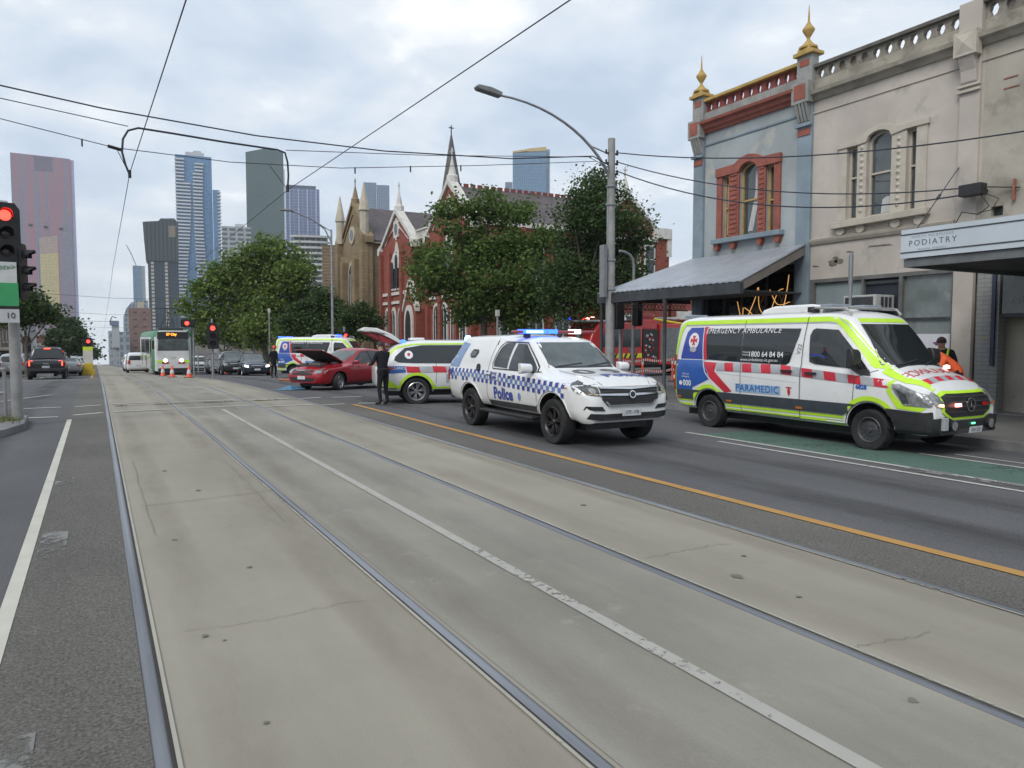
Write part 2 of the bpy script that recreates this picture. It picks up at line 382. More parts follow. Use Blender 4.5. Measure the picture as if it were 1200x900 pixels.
# transverse crossing lines, stop lines
def tline(p0, p1, wd=.15, m=WPAINT, dz=.012, name='crossing_line'):
    b = MB(); p0 = Vector(p0); p1 = Vector(p1); nseg = max(1, int(abs(p1.x - p0.x) / .4)); vs = []; fs = []
    d = (p1 - p0); d.z = 0; nn = Vector((-d.y, d.x, 0)).normalized() * wd / 2
    for i in range(nseg + 1):
        q_ = p0 + (p1 - p0) * i / nseg
        for s_ in (-1, 1):
            a = q_ + nn * s_; vs.append((a.x, a.y, G(a.x, a.y) + dz))
    for i in range(nseg): fs.append((2 * i, 2 * i + 1, 2 * i + 3, 2 * i + 2))
    b.add(vs, fs); return structure(b.build(name, m))
def tpx(a, c, **k): return tline(P(*a), P(*c), **k)
tpx((133, 483), (200, 480)); tpx((210, 479), (300, 475)); tpx((308, 477), (366, 474.5)); tpx((130, 474), (190, 471.5)); tpx((205, 471), (275, 469)); tpx((292, 469.5), (338, 467.5))
tpx((377, 475), (404, 473.5), wd=.12); tpx((352, 467.5), (376, 466)); tpx((388, 466), (424, 465)); tpx((420, 473), (452, 472.5), wd=.2)
tpx((10, 491), (68, 489)); tpx((86, 487), (120, 484)); tpx((24, 479.5), (72, 477.5)); tpx((88, 477), (119, 475)); tpx((0, 471), (60, 463), wd=.1)
tpx((20, 447), (104, 445.5), wd=.35)
tline((5.9, 46, 0), (13.2, 46, 0), .4); tline((-6, 47.5, 0), (.1, 47.5, 0), .4)
for y0 in range(54, 150, 9):
    line(-3.15, -3.03, y0, y0 + 3.5); line(9.5, 9.62, y0, y0 + 3.5)
line(-.35, -.22, 50, 150, YPAINT); line(5.6, 5.72, 50, 150, YPAINT)
# repair patches, expansion joint, tar streaks, weeds line
def rpatch(x0, x1, y0, y1): line(x0, x1, y0, y1, PATCH, .009, 'road_patch')
a = P(62, 640); rpatch(a.x - .1, a.x + .1, a.y - .4, a.y + .5)
a = P(77, 562); rpatch(a.x - .1, a.x + .1, a.y - .4, a.y + .5)
a = P(20, 880); rpatch(a.x - .13, a.x + .06, a.y - .25, a.y + .12)
a = P(1110, 557); rpatch(a.x - .12, a.x + .2, a.y - 1.6, a.y + .6)
JOINT = mat('expansion_joint', (.05, .048, .04), .95)
for y_ in (21.3,): tline((.35, y_, 0), (5.0, y_ + .1, 0), .05, JOINT, .014, 'track_joint')
for y_ in (8.4, 36.0, 48): tline((.35, y_, 0), (1.7, y_ + .15, 0), .008, JOINT, .012, 'track_joint')
tline((3.65, 11.3, 0), (5.0, 11.5, 0), .008, JOINT, .012, 'track_joint')
SPOT = mat('oil_spot', (.15, .14, .125), .8)
for px, py, r in ((240, 746, .022), (263, 751, .012), (312, 848, .014), (193, 552, .03), (863, 676, .045), (872, 652, .02), (1070, 822, .025), (936, 700, .02), (683, 592, .03), (293, 665, .02), (205, 633, .02), (232, 575, .03)):
    a = P(px, py); b = MB(); vs = [(a.x + r * math.cos(t) * random.uniform(.7, 1.3), a.y + r * 1.3 * math.sin(t) * random.uniform(.5, 1.2), G(a.x, a.y) + .0065) for t in [i * .7 for i in range(9)]]
    b.add(vs, [tuple(range(9))]); structure(b.build('oil_spot', SPOT))

CRACK = mat('concrete_crack', (.19, .175, .15), .95)
def crack(pts, wd=.004):
    rr_ = random.Random(len(pts)); b = MB(); P_ = [P(*p) for p in pts]; Q = []
    for a, c in zip(P_, P_[1:]):
        for i in range(8): q_ = a.lerp(c, i / 8); Q.append(q_ + Vector((rr_.uniform(-.012, .012), rr_.uniform(-.02, .02), 0)))
    V = []; fs = []
    for i, q_ in enumerate(Q):
        d = (Q[min(i + 1, len(Q) - 1)] - Q[max(i - 1, 0)]).normalized(); n_ = Vector((-d.y, d.x, 0)) * wd / 2 * rr_.uniform(.5, 1.2)
        for s_ in (-1, 1): V.append((q_.x + n_.x * s_, q_.y + n_.y * s_, G(q_.x, q_.y) + .0075))
    b.add(V, [(2 * i, 2 * i + 1, 2 * i + 3, 2 * i + 2) for i in range(len(Q) - 1)]); structure(b.build('crack', CRACK))
crack([(215, 742), (290, 730), (350, 720), (400, 707), (452, 702)]); crack([(156, 540), (165, 575), (176, 612), (184, 631)], .006); crack([(262, 538), (290, 566), (320, 598), (336, 614)], .006)
crack([(752, 655), (790, 648), (830, 640), (858, 637)], .006); crack([(990, 760), (1040, 752), (1100, 741)], .005)

# brown stains along the rails, tyre marks and dark wheel paths: soft-edged wear with noise
def soft(name, x0, x1, y0, y1, col, amt, sc=1.2, dz=.0062, pos=.5):
    m = bpy.data.materials.new(name); m.use_nodes = True; t = m.node_tree; b = t.nodes['Principled BSDF']; b.inputs['Base Color'].default_value = (*col, 1); b.inputs['Roughness'].default_value = .85
    tcn = N(t, 'ShaderNodeTexCoord'); g = N(t, 'ShaderNodeSeparateXYZ'); t.links.new(tcn.outputs['Generated'], g.inputs[0])
    def mth(op, a, c=None):
        n = t.nodes.new('ShaderNodeMath'); n.operation = op
        for i, v in enumerate((a, c)):
            if v is None: continue
            if isinstance(v, (int, float)): n.inputs[i].default_value = v
            else: t.links.new(v, n.inputs[i])
        return n.outputs[0]
    e1 = mth('MULTIPLY', mth('MULTIPLY', g.outputs[0], mth('SUBTRACT', 1.0, g.outputs[0])), 4.0)
    mp = N(t, 'ShaderNodeMapping'); mp.inputs['Scale'].default_value = (1.5, .28, 1); t.links.new(tcn.outputs['Object'], mp.inputs[0])
    nz = N(t, 'ShaderNodeTexNoise', Scale=sc, Detail=7.0, Roughness=.65); t.links.new(mp.outputs[0], nz.inputs[0])
    r = N(t, 'ShaderNodeValToRGB'); t.links.new(nz.outputs[0], r.inputs[0]); r.color_ramp.elements[0].position = pos - .15; r.color_ramp.elements[1].position = pos + .2
    t.links.new(mth('MULTIPLY', mth('MULTIPLY', e1, r.outputs[0]), amt), b.inputs['Alpha']); strip(name, x0, x1, y0, y1, dz, m)
soft('rail_rust_stain', 1.25, 1.70, -4, 60, (.18, .145, .11), .30)
soft('rail_rust_stain', 1.83, 2.25, -4, 60, (.16, .13, .10), .30, dz=.0095)
soft('rail_rust_stain', .34, .70, -4, 60, (.18, .155, .12), .24); soft('rail_rust_stain', 3.68, 4.1, -4, 60, (.18, .155, .12), .24); soft('rail_rust_stain', 4.65, 5.02, -4, 60, (.18, .155, .12), .24)
soft('wheel_path', 6.4, 7.3, -6, 60, (.045, .045, .047), .55, dz=.0085); soft('wheel_path', 8.1, 8.9, -6, 60, (.045, .045, .047), .5, dz=.0085)
soft('wheel_path', -2.0, -1.2, -6, 90, (.05, .05, .052), .5, dz=.0085)
soft('middle_stain', 2.2, 3.3, -4, 50, (.17, .16, .135), .18, sc=.8, dz=.0098, pos=.55)
soft('middle_wear', 2.85, 3.4, -4, 50, (.34, .33, .295), .30, sc=1.6, dz=.0102, pos=.55)
# ================================================================== VEHICLE TOOLS
def paintm(name, col, rough=.28, metal=0.0, dirt=True):
    return mat(name, col, rough, metal, .05, 1.2, coat=.6, dirt=((.25, .24, .22), 3.0, .62, .25) if dirt else None)
GLASS = mat('vehicle_glass', (.018, .022, .024), .06, 0, 0, spec=.75)
GLASS2 = mat('vehicle_windscreen', (.075, .095, .095), .08, 0, .25, 3, spec=.8)
TYRE = mat('tyre_rubber', (.016, .016, .017), .75, 0, .3, 8, .2)
BLACK = mat('black_plastic', (.022, .022, .024), .5, 0, .2, 6)
DGREY = mat('dark_grey_plastic', (.05, .052, .056), .5, 0, .15, 5)
CHROME = mat('chrome_trim', (.62, .63, .65), .18, 1.0, .05, 5)
ALLOY = mat('alloy_rim', (.42, .43, .45), .3, .85, .12, 6)
BALLOY = mat('black_rim', (.03, .03, .032), .32, .3, .1, 6)
LAMP = mat('lamp_glass', (.30, .31, .31), .12, .4, .35, 14, spec=.8)
LAMPD = mat('lamp_glass_dark', (.10, .105, .11), .1, .3, .5, 18, spec=.8)
REDL = mat('red_lamp', (.38, .012, .015), .2, 0, .2, 12)
ORANGEL = mat('orange_lamp', (.55, .16, .03), .3, 0, .15, 12)
WHITE = paintm('white_paint', (.72, .73, .73))
PLATE = mat('number_plate', (.55, .57, .58), .4, 0, .08, 8)
SEAM = mat('panel_seam', (.03, .03, .032), .8, 0, 0)
BLUELIT = glow('blue_beacon_lit', (.02, .09, 1.0), 3.6)
BLUECORE = glow('blue_beacon_core', (.16, .33, 1.0), 4.5)
REDLIT = glow('red_beacon_lit', (1.0, .03, .02), 4.0)
REDCORE = glow('red_beacon_core', (1.0, .30, .25), 5.0)
WHITELIT = glow('white_lamp_lit', (1.0, .97, .9), 1.6)
TAILLIT = glow('tail_lamp_lit', (1.0, .06, .03), 3.0)
AMBERLIT = glow('amber_lamp_lit', (1.0, .55, .25), 3.0)
GREENLIT = glow('green_lamp_lit', (.1, 1.0, .35), 3.0)
def lerp(a, b, t): return a + (b - a) * t
class Body:
    def __init__(s, keys, parent, mats, axles, rw, width, crown=.035, step=.07, name='body', cut=True, e=.10, smooth=32):
        s.parent = parent; xs = []
        for a, b in zip(keys, keys[1:]):
            n = max(1, round((b[0] - a[0]) / step)); xs += [lerp(a[0], b[0], i / n) for i in range(n)]
        xs.append(keys[-1][0]); rows = []
        for x in xs:
            for a, b in zip(keys, keys[1:]):
                if a[0] <= x <= b[0] + 1e-9: t = (x - a[0]) / (b[0] - a[0]); rows.append([lerp(p, q, t) for p, q in zip(a, b)]); break
        for _ in range(2):
            rows = [rows[0]] + [[r[0]] + [(rows[i - 1][k] + 2 * r[k] + rows[i + 1][k]) / 4 for k in range(1, 7)] for i, r in enumerate(rows) if 0 < i < len(rows) - 1] + [rows[-1]]
        vs = []; fs = []; L = None
        for x, zb, zs, zt, wb, w_, wt in rows:
            q = min(e, .5 * (zt - zs)); w2 = w_ - .03
            h = [(0, zb), (wb * .55, zb), (wb - .05, zb), (wb, zb + .05), (lerp(wb, w_, .75), zb + .3 * (zs - zb)), (w_, zb + .62 * (zs - zb)), (w_ - .003, zs - .09), (w_ - .01, zs - .04), (w2, zs)]
            for t in (.25, .5, .75, 1): h.append((lerp(w2, wt, t) + .03 * math.sin(t * math.pi) * (1 if zt - zs > .25 else .0), lerp(zs, zt - q, t)))
            h += [(wt - .02, zt - q * .55), (wt - .06, zt - q * .2), (wt - .13, zt), (wt * .5, zt + crown * .75), (0, zt + crown)]
            full = [(y, z) for y, z in h] + [(-y, z) for y, z in reversed(h[1:-1])]
            L = len(full); vs += [(x, y, z) for y, z in full]
        n = len(rows)
        for i in range(n - 1):
            for k in range(L): k2 = (k + 1) % L; fs.append((i * L + k, i * L + k2, (i + 1) * L + k2, (i + 1) * L + k))
        for i, rev in ((0, True), (n - 1, False)):            # domed end caps
            cz = sum(vs[i * L + k][2] for k in range(L)) / L; ring0 = [i * L + k for k in range(L)]; sx = -1 if rev else 1
            for sc, dx in ((.8, .012), (.45, .022)):
                base = len(vs)
                for k in ring0[:]:
                    pass
                vs += [(vs[i * L + k][0] + sx * dx, vs[i * L + k][1] * sc, cz + (vs[i * L + k][2] - cz) * sc) for k in range(L)]
                ring1 = [base + k for k in range(L)]
                for k in range(L): fs.append((ring0[k], ring0[(k + 1) % L], ring1[(k + 1) % L], ring1[k]))
                ring0 = ring1
            fs.append(tuple(ring0))
        b = MB(); b.add(vs, fs); s.ob = b.build(name, mats, parent, smooth=smooth)
        s.bvh0 = s.tree(s.ob.data)
        if cut:
            mods = []; tmp = []
            for ax in axles:
                for sg in (1, -1):
                    c1 = MB(); c1.lathe([(0, -.19), (rw, -.19), (rw, .19), (0, .19)], 40, tf=Matrix.Translation((ax, sg * (width - .10), rw * .86)) @ Matrix.Rotation(R(90), 4, 'X'))
                    o1 = c1.build('cutter', [mats[0], BLACK], parent); o1.data.polygons.foreach_set('material_index', [1] * len(o1.data.polygons))
                    tmp.append(o1); m = s.ob.modifiers.new('cut', 'BOOLEAN'); m.operation = 'DIFFERENCE'; m.object = o1; m.solver = 'EXACT'
            if len(s.ob.data.materials) < 2: s.ob.data.materials.append(BLACK)
            dg = bpy.context.evaluated_depsgraph_get(); dg.update()
            me = bpy.data.meshes.new_from_object(s.ob.evaluated_get(dg))
            s.ob.modifiers.clear(); s.ob.data = me
            for o1 in tmp: bpy.data.objects.remove(o1)
            for p in me.polygons:
                c = p.center
                p.material_index = 0
                for ax in axles:
                    d = math.hypot(c.x - ax, c.z - rw * .86)
                    if d < rw + .004 and abs(c.y) > width - .30 and (abs(p.normal.y) < .3 and d > rw - .03 or abs(c.y) < width - .27): p.material_index = 1
            me.polygons.foreach_set('use_smooth', [True] * len(me.polygons)); me.set_sharp_from_angle(angle=R(smooth))
        s.bvh = s.tree(s.ob.data)
    def tree(s, me):
        b = bmesh.new(); b.from_mesh(me); t = BVHTree.FromBMesh(b); b.free(); return t
    def ray(s, side, a, c, bvh=None):
        bvh = bvh or s.bvh
        o, d = {'R': ((a, -6, c), (0, 1, 0)), 'L': ((a, 6, c), (0, -1, 0)), 'T': ((a, c, 9), (0, 0, -1)), 'F': ((12, a, c), (-1, 0, 0)), 'B': ((-12, a, c), (1, 0, 0))}[side]
        o = Vector(o); d = Vector(d); h = bvh.ray_cast(o, d)
        return (h[0], d) if h[0] is not None else (None, d)
    def put(s, bm, side, name, mats, parent=None, off=.004, thick=0, arch=True, grid=.12, smooth=50):
        xs = [v.co.x for v in bm.verts]; ys = [v.co.y for v in bm.verts]
        for ax, lo, hi in ((0, min(xs), max(xs)), (1, min(ys), max(ys))):
            k = math.floor(lo / grid) + 1
            while k * grid < hi:
                pc = [0, 0, 0]; pc[ax] = k * grid; pn = [0, 0, 0]; pn[ax] = 1
                bmesh.ops.bisect_plane(bm, geom=bm.verts[:] + bm.edges[:] + bm.faces[:], plane_co=pc, plane_no=pn); k += 1
        bmesh.ops.triangulate(bm, faces=bm.faces[:]); kill = []
        dirv = None; last = None
        for v in bm.verts:
            h, d = s.ray(side, v.co.x, v.co.y); dirv = d
            if h is None:
                h0 = {'R': Vector((v.co.x, -1, v.co.y)), 'L': Vector((v.co.x, 1, v.co.y)), 'T': Vector((v.co.x, v.co.y, 2)), 'F': Vector((3, v.co.x, v.co.y)), 'B': Vector((-3, v.co.x, v.co.y))}[side]
                n_ = s.bvh0.find_nearest(h0); h = n_[0]
            elif arch and s.bvh is not s.bvh0:
                g_, _ = s.ray(side, v.co.x, v.co.y, s.bvh0)
                if g_ is not None and (g_ - h).length > .06: kill.append(v)
            v.co = h - d * off
        if kill: bmesh.ops.delete(bm, geom=kill, context='VERTS')
        if thick:
            r = bmesh.ops.extrude_face_region(bm, geom=bm.faces[:])
            for x in r['geom']:
                if isinstance(x, bmesh.types.BMVert): x.co = x.co - dirv * thick
        bmesh.ops.recalc_face_normals(bm, faces=bm.faces[:])
        if not thick and bm.faces:
            bm.normal_update()
            if sum(f.normal.dot(dirv) for f in bm.faces) > 0: bmesh.ops.reverse_faces(bm, faces=bm.faces[:])
        me = bpy.data.meshes.new(name); bm.to_mesh(me); bm.free()
        for m in (mats if isinstance(mats, (list, tuple)) else [mats]): me.materials.append(m)
        return link(name, me, parent or s.parent, smooth)
    def decal(s, polys, side, name, mats, parent=None, **k):
        bm = bmesh.new()
        if isinstance(polys[0][0], (int, float)) and isinstance(polys[0][1], (int, float)): polys = [polys]
        for p in polys:
            mi = 0
            if isinstance(p[0], int) and isinstance(p[1], list): mi, p = p[0], p[1]
            if len(p) > 4:
                tr = tessellate_polygon([[Vector((a, b, 0)) for a, b in p]]); vv = [bm.verts.new((a, b, 0)) for a, b in p]
                for t in tr:
                    try: f = bm.faces.new([vv[i] for i in t]); f.material_index = mi
                    except ValueError: pass
            else:
                f = bm.faces.new([bm.verts.new((a, b, 0)) for a, b in p]); f.material_index = mi
        return s.put(bm, side, name, mats, parent, **k)
    def text(s, body, size, side, a, c, m, name='lettering', parent=None, rot=0.0, mirror=False, sx=1.0, off=.007, **k):
        me = textmesh(body, size, **k); bm = bmesh.new(); bm.from_mesh(me); bpy.data.meshes.remove(me)
        ca, sa = math.cos(rot), math.sin(rot)
        for v in bm.verts:
            u, t = v.co.x * sx * (-1 if mirror else 1), v.co.y; u, t = u * ca - t * sa, u * sa + t * ca
            if side == 'R': v.co = (a + u, c + t, 0)
            elif side == 'L': v.co = (a - u, c + t, 0)
            elif side == 'F': v.co = (a + u, c + t, 0)
            elif side == 'B': v.co = (a - u, c + t, 0)
            elif side == 'T': v.co = (a - t, c + u, 0)
        return s.put(bm, side, name, m, parent, off=off, arch=False, grid=.15)
    def line(s, pts, side, wd=.012, name='panel_seam', m=None, **k):
        polys = []
        for (a, b), (c, d) in zip(pts, pts[1:]):
            l = math.hypot(c - a, d - b); nx, ny = -(d - b) / l * wd / 2, (c - a) / l * wd / 2
            polys.append([(a + nx, b + ny), (c + nx, d + ny), (c - nx, d - ny), (a - nx, b - ny)])
        return s.decal(polys, side, name, m or SEAM, **k)
def mirror(p): return [(-a, b) for a, b in reversed(p)]
def rect(a0, a1, b0, b1): return [(a0, b0), (a1, b0), (a1, b1), (a0, b1)]
def disc(a, b, r, n=20, sy=1): return [(a + r * math.cos(2 * math.pi * i / n), b + r * sy * math.sin(2 * math.pi * i / n)) for i in range(n)]
def ring(ax, az, r0, r1, a0, a1, n=18):
    o = []
    for i in range(n):
        t0, t1 = R(lerp(a0, a1, i / n)), R(lerp(a0, a1, (i + 1) / n))
        o.append([(ax + r0 * math.cos(t0), az + r0 * math.sin(t0)), (ax + r0 * math.cos(t1), az + r0 * math.sin(t1)), (ax + r1 * math.cos(t1), az + r1 * math.sin(t1)), (ax + r1 * math.cos(t0), az + r1 * math.sin(t0))])
    return o
def wheel(parent, x, sg, rad, half, width=.235, rimr=None, style='multi', rim=None, steer=0.0):
    rimr = rimr or rad * .66; rim = rim or ALLOY
    tf = Matrix.Translation((x, sg * (half - width / 2 - .015), rad)) @ Matrix.Rotation(steer, 4, 'Z') @ Matrix.Rotation(R(-90) * sg, 4, 'X')
    h = width / 2; b = MB()
    b.lathe([(rimr, -h + .02), (rimr + .03, -h), (rad * .93, -h), (rad * .985, -h + .025), (rad, -h + .06), (rad, h - .06), (rad * .985, h - .025), (rad * .93, h), (rimr + .03, h), (rimr, h - .02)], 44, tf=tf)
    for i in range(22):                       # tread grooves read as darker blocks
        pass
    t = b.build('wheel', TYRE, parent, smooth=35)
    b = MB(); b.lathe([(rimr + .004, h - .015), (rimr - .012, h - .004), (rimr - .03, h - .02), (rimr - .045, h - .07), (rimr - .05, -h + .02)], 44, tf=tf)
    b.lathe([(0, -.01), (rimr - .05, -.01)], 30, 1, tf=tf)
    b.lathe([(0, h - .02), (rimr * .14, h - .02), (rimr * .2, h - .035), (rimr * .24, h - .08), (rimr * .26, -.01)], 18, tf=tf)
    if style == 'multi': ns, w0, w1, pair = 6, .032, .024, .16
    elif style == 'five': ns, w0, w1, pair = 5, .045, .03, .13
    else: ns, w0, w1, pair = 12, .02, .02, 0
    if style == 'steel':
        b.lathe([(0, h - .045), (rimr * .5, h - .04), (rimr * .62, h - .055), (rimr - .04, h - .05)], 30, tf=tf)
        for i in range(14):
            a = 2 * math.pi * i / 14; b.lathe([(0, .0), (.017, 0), (.017, .004), (0, .004)], 8, 1, tf=tf @ Matrix.Translation((rimr * .78 * math.cos(a), rimr * .78 * math.sin(a), h - .05)))
        for i in range(6):
            a = 2 * math.pi * i / 6; b.lathe([(0, .016), (.012, .016), (.012, 0)], 6, tf=tf @ Matrix.Translation((rimr * .38 * math.cos(a), rimr * .38 * math.sin(a), h - .043)))
    else:
        for i in range(ns):
            for da in ((-pair, pair) if pair else (0,)):
                a = 2 * math.pi * i / ns + .3
                r0, r1 = rimr * .18, rimr - .03
                p0 = Vector((r0 * math.cos(a), r0 * math.sin(a), h - .045)); p1 = Vector((r1 * math.cos(a + da), r1 * math.sin(a + da), h - .028))
                d = (p1 - p0).normalized(); nrm = Vector((-d.y, d.x, 0)).normalized(); vs = []
                for p, ww in ((p0, w0), (p1, w1)):
                    for s_, z in ((-1, -.03), (1, -.03), (1, 0), (-1, 0)): vs.append(tf @ (p + nrm * s_ * ww / 2 + Vector((0, 0, z))))
                b.add(vs, [(0, 1, 2, 3), (4, 7, 6, 5), (0, 4, 5, 1), (1, 5, 6, 2), (2, 6, 7, 3), (3, 7, 4, 0)])
    b.build('rim', [rim, BLACK], t, smooth=35)
    return t
def box_part(name, parent, m, x0, x1, y0, y1, z0, z1, bevel=.01, tf=None):
    b = MB(); b.box(x0, x1, y0, y1, z0, z1, tf=tf); return b.build(name, m, parent, bevel=bevel)
def mirrors(parent, x, y, z, m, sz=(.12, .2, .17)):
    for sg in (1, -1):
        b = MB(); tf = Matrix.Translation((x, sg * (y + sz[1] / 2 + .04), z))
        pr = [(-.5, -.5), (.1, -.5), (.42, -.3), (.5, 0), (.42, .3), (.1, .5), (-.5, .5)]
        b.prism(pr, lambda a, c: tf @ Vector((a * sz[0], -sz[1] / 2, c * sz[2])), lambda a, c: tf @ Vector((a * sz[0], sz[1] / 2, c * sz[2] * .85)))
        o = b.build('side_mirror', m, parent, bevel=.02, smooth=50)
        b = MB(); b.box(x - .03, x + .03, sg * (y - .03) if sg > 0 else sg * (y + .06), sg * (y + .06) if sg > 0 else sg * (y - .03), z - sz[2] * .45, z - sz[2] * .25)
        b.build('mirror_arm', BLACK, o)
def plate(bd, side, a, c, text, w_=.37, h_=.115, dx=.012):
    p = bd.decal([rect(a - w_ / 2, a + w_ / 2, c - h_ / 2, c + h_ / 2)], side, 'number_plate', PLATE, off=dx, thick=.012, arch=False)
    if text: bd.text(text, h_ * .72, side, a, c, mat('plate_ink', (.03, .04, .09), .6, 0, 0), off=dx + .015, parent=p)
    return p

# ================================================================== POLICE UTE
def police_ute(loc, rz):
    t = thing('police_ute', 'white police ute with blue checkered side band, blue roof lights flashing', 'police car', loc, rz)
    keys = [(-2.68, .62, 1.14, 1.36, .78, .86, .72), (-2.62, .52, 1.20, 1.46, .85, .93, .745), (-2.15, .50, 1.17, 1.80, .88, .945, .755), (-.60, .48, 1.16, 1.82, .88, .945, .75), (-.45, .47, 1.16, 1.79, .88, .945, .71),
            (.30, .46, 1.16, 1.77, .88, .945, .70), (.48, .46, 1.15, 1.72, .88, .945, .70), (1.18, .46, 1.10, 1.235, .88, .945, .74), (1.32, .46, 1.08, 1.20, .88, .94, .77), (2.15, .46, 1.00, 1.12, .88, .93, .77), (2.27, .40, .96, 1.06, .86, .89, .73), (2.37, .40, .90, 1.00, .80, .83, .68), (2.43, .44, .78, .9, .70, .73, .60)]
    B = Body(keys, t, [WHITE], (1.55, -1.55), .47, .945)
    for x in (1.55, -1.55):
        for sg in (1, -1): wheel(t, x, sg, .385, .95, .26, .255, 'multi', BALLOY)
    box_part('chassis', t, BLACK, -2.4, 2.1, -.62, .62, .28, .52, 0)
    for sg in (1, -1):
        box_part('side_step', t, BLACK, -1.0, 1.0, sg * .90 - .09, sg * .90 + .09, .36, .42, .02)
    fw = [(.94, 1.21), (.90, 1.26), (.36, 1.665), (.06, 1.675), (.03, 1.21)]; rw = [(-.04, 1.22), (-.05, 1.69), (-.36, 1.68), (-.46, 1.6), (-.56, 1.32), (-.54, 1.24)]
    pod = [(-1.62, 1.44), (-1.60, 1.50), (-1.54, 1.55), (-1.34, 1.55), (-1.30, 1.50), (-1.36, 1.42), (-1.42, 1.39), (-1.58, 1.39)]
    NAVY = mat('police_blue', (.035, .06, .30), .4, 0, .1, 8); LBLUE = mat('police_mid_blue', (.13, .22, .52), .4, 0, .1, 8); TINT = mat('pod_blue_panel', (.20, .30, .50), .4, 0, .15, 3)
    for sd in ('R', 'L'):
        B.decal([fw], sd, 'side_window', GLASS, off=.010, grid=.05); B.decal([rw], sd, 'side_window', GLASS, off=.010, grid=.05)
        wp = B.decal([pod], sd, 'pod_window', BLACK, off=.006, thick=.012); B.decal([[(-1.58, 1.42), (-1.38, 1.42), (-1.34, 1.51), (-1.55, 1.53)]], sd, 'pane', GLASS2, off=.02, parent=wp)
        B.line([(.98, 1.19), (.93, 1.27), (.38, 1.69), (.04, 1.70), (-.40, 1.705), (-.50, 1.62), (-.60, 1.3), (-.58, 1.2), (1.03, 1.19)], sd, .018, 'window_seal', BLACK, off=.012, grid=.05)
        B.line([(.0, 1.7), (-.02, 1.2), (-.04, .55)], sd, .010) if False else None
        B.line([(1.07, 1.17), (1.05, .62), (.98, .53), (-.72, .53), (-.78, .66), (-.76, 1.2), (-.62, 1.74)], sd, .012)
        B.decal([[(-.72, .50), (1.0, .50), (1.02, .60), (-.74, .60)]], sd, 'sill_strip', DGREY, off=.006, thick=.01)
        polys = []
        s0, s1 = -2.58, 1.96; c = .088; nn = int((s1 - s0) / c)
        for i in range(nn):
            x = s0 + i * c; t_ = (x - s0) / (s1 - s0); top = lerp(1.16, 1.03, max(0, (t_ - .3) / .7) ** 1.2)
            for r_ in range(3):
                if (i + r_) % 2 or (r_ == 2 and t_ < .25 and i % 3 == 0): continue
                z1 = top - r_ * c * .9; z0 = z1 - c * .9
                polys.append((0 if r_ != 1 else 1, [(x, z0), (x + c, z0 - .002), (x + c, z1 - .002), (x, z1)]))
        B.decal(polys, sd, 'checkered_band', [NAVY, LBLUE], off=.0085, grid=.2)
        B.text('Police', .30, sd, -.14 if sd == 'R' else -.1, .735, NAVY, bold=.012, spacing=1.02)
        B.decal([disc(.47, .73, .05, 8, 1.5)], sd, 'crest', LBLUE, off=.009)
        B.decal([rect(-.72, -.32, .99, 1.15)], sd, 'fleet_panel', WHITE, off=.011)
        B.text('Highway', .085, sd, -.52, 1.115, NAVY, off=.016, bold=.002); B.text('30.444', .10, sd, -.52, 1.03, NAVY, off=.016, bold=.006)
        B.decal([[(-2.56, 1.18), (-2.10, 1.18), (-1.80, 1.66), (-2.12, 1.70)]], sd, 'pod_blue_panel', TINT, off=.006)
        B.text('VP', .16, sd, -2.4, 1.07, NAVY, off=.014, bold=.01)
        B.decal([disc(-1.18, 1.20, .075, 14)], sd, 'pod_vent', BLACK, off=.004, thick=.02)
        hx = B.ray(sd, .12, 1.06)[0]
        if hx:
            sg = -1 if sd == 'R' else 1
            for xx in (.16, -.68): box_part('door_handle', t, WHITE, xx - .1, xx + .1, hx.y - .01 if sg < 0 else hx.y, hx.y if sg < 0 else hx.y + .01, 1.07, 1.10, 0) if False else B.decal([rect(xx - .1, xx + .1, 1.09, 1.125)], sd, 'door_handle', WHITE, off=.03, thick=.02)
    B.line([(-2.0, -.74), (-2.0, .74)], 'T', .012, arch=False); B.line([(-.62, -.78), (-.62, .78)], 'T', .02, arch=False)
    for ax in (1.55, -1.55):
        for sd in ('R', 'L'): B.decal(ring(ax, .385 * 1.05, .465, .50, -12, 192), sd, 'wheel_arch_lip', WHITE, off=.004, thick=.014, arch=False, grid=.3)
    B.decal([[(-.69, 1.28), (.69, 1.28), (.655, 1.4), (.60, 1.70), (-.60, 1.70), (-.655, 1.4)]], 'F', 'windscreen', GLASS2, off=.005, arch=False)
    B.line([(-.70, 1.275), (.70, 1.275)], 'F', .03, 'screen_cowl', BLACK, off=.007, arch=False)
    for x0, x1 in ((-.55, -.02), (.05, .6)): B.line([(x0, 1.29), (x1, 1.34)], 'F', .016, 'wiper', BLACK, off=.02, arch=False)
    # bonnet lettering
    GREYINK = mat('bonnet_grey_ink', (.10, .10, .11), .5, 0, .1, 8)
    B.text('09', .62, 'T', 1.72, .05, GREYINK, arch=False if False else None) if False else B.text('0 9', .60, 'T', 1.60, -.02, GREYINK, bold=.012, sx=1.25)
    B.text('Police', .30, 'T', 2.06, .18, NAVY, bold=.008, sx=1.25)
    B.line([(1.25, -.60), (2.1, -.56), (2.42, -.45)], 'T', .010, arch=False); B.line([(1.25, .60), (2.1, .56), (2.42, .45)], 'T', .010, arch=False)
    # grille
    g = B.decal([[(-.46, .70), (.46, .70), (.56, .80), (.58, 1.00), (-.58, 1.00), (-.56, .80)]], 'F', 'grille', BLACK, off=.012, thick=.01, arch=False)
    for z, hw in ((.885, .62), (.99, .58)): B.decal([[(-hw, z - .012), (0, z - .035), (hw, z - .012), (hw, z + .012), (0, z + .005), (-hw, z + .012)]], 'F', 'grille_bar', CHROME, g, off=.03, thick=.015, arch=False)
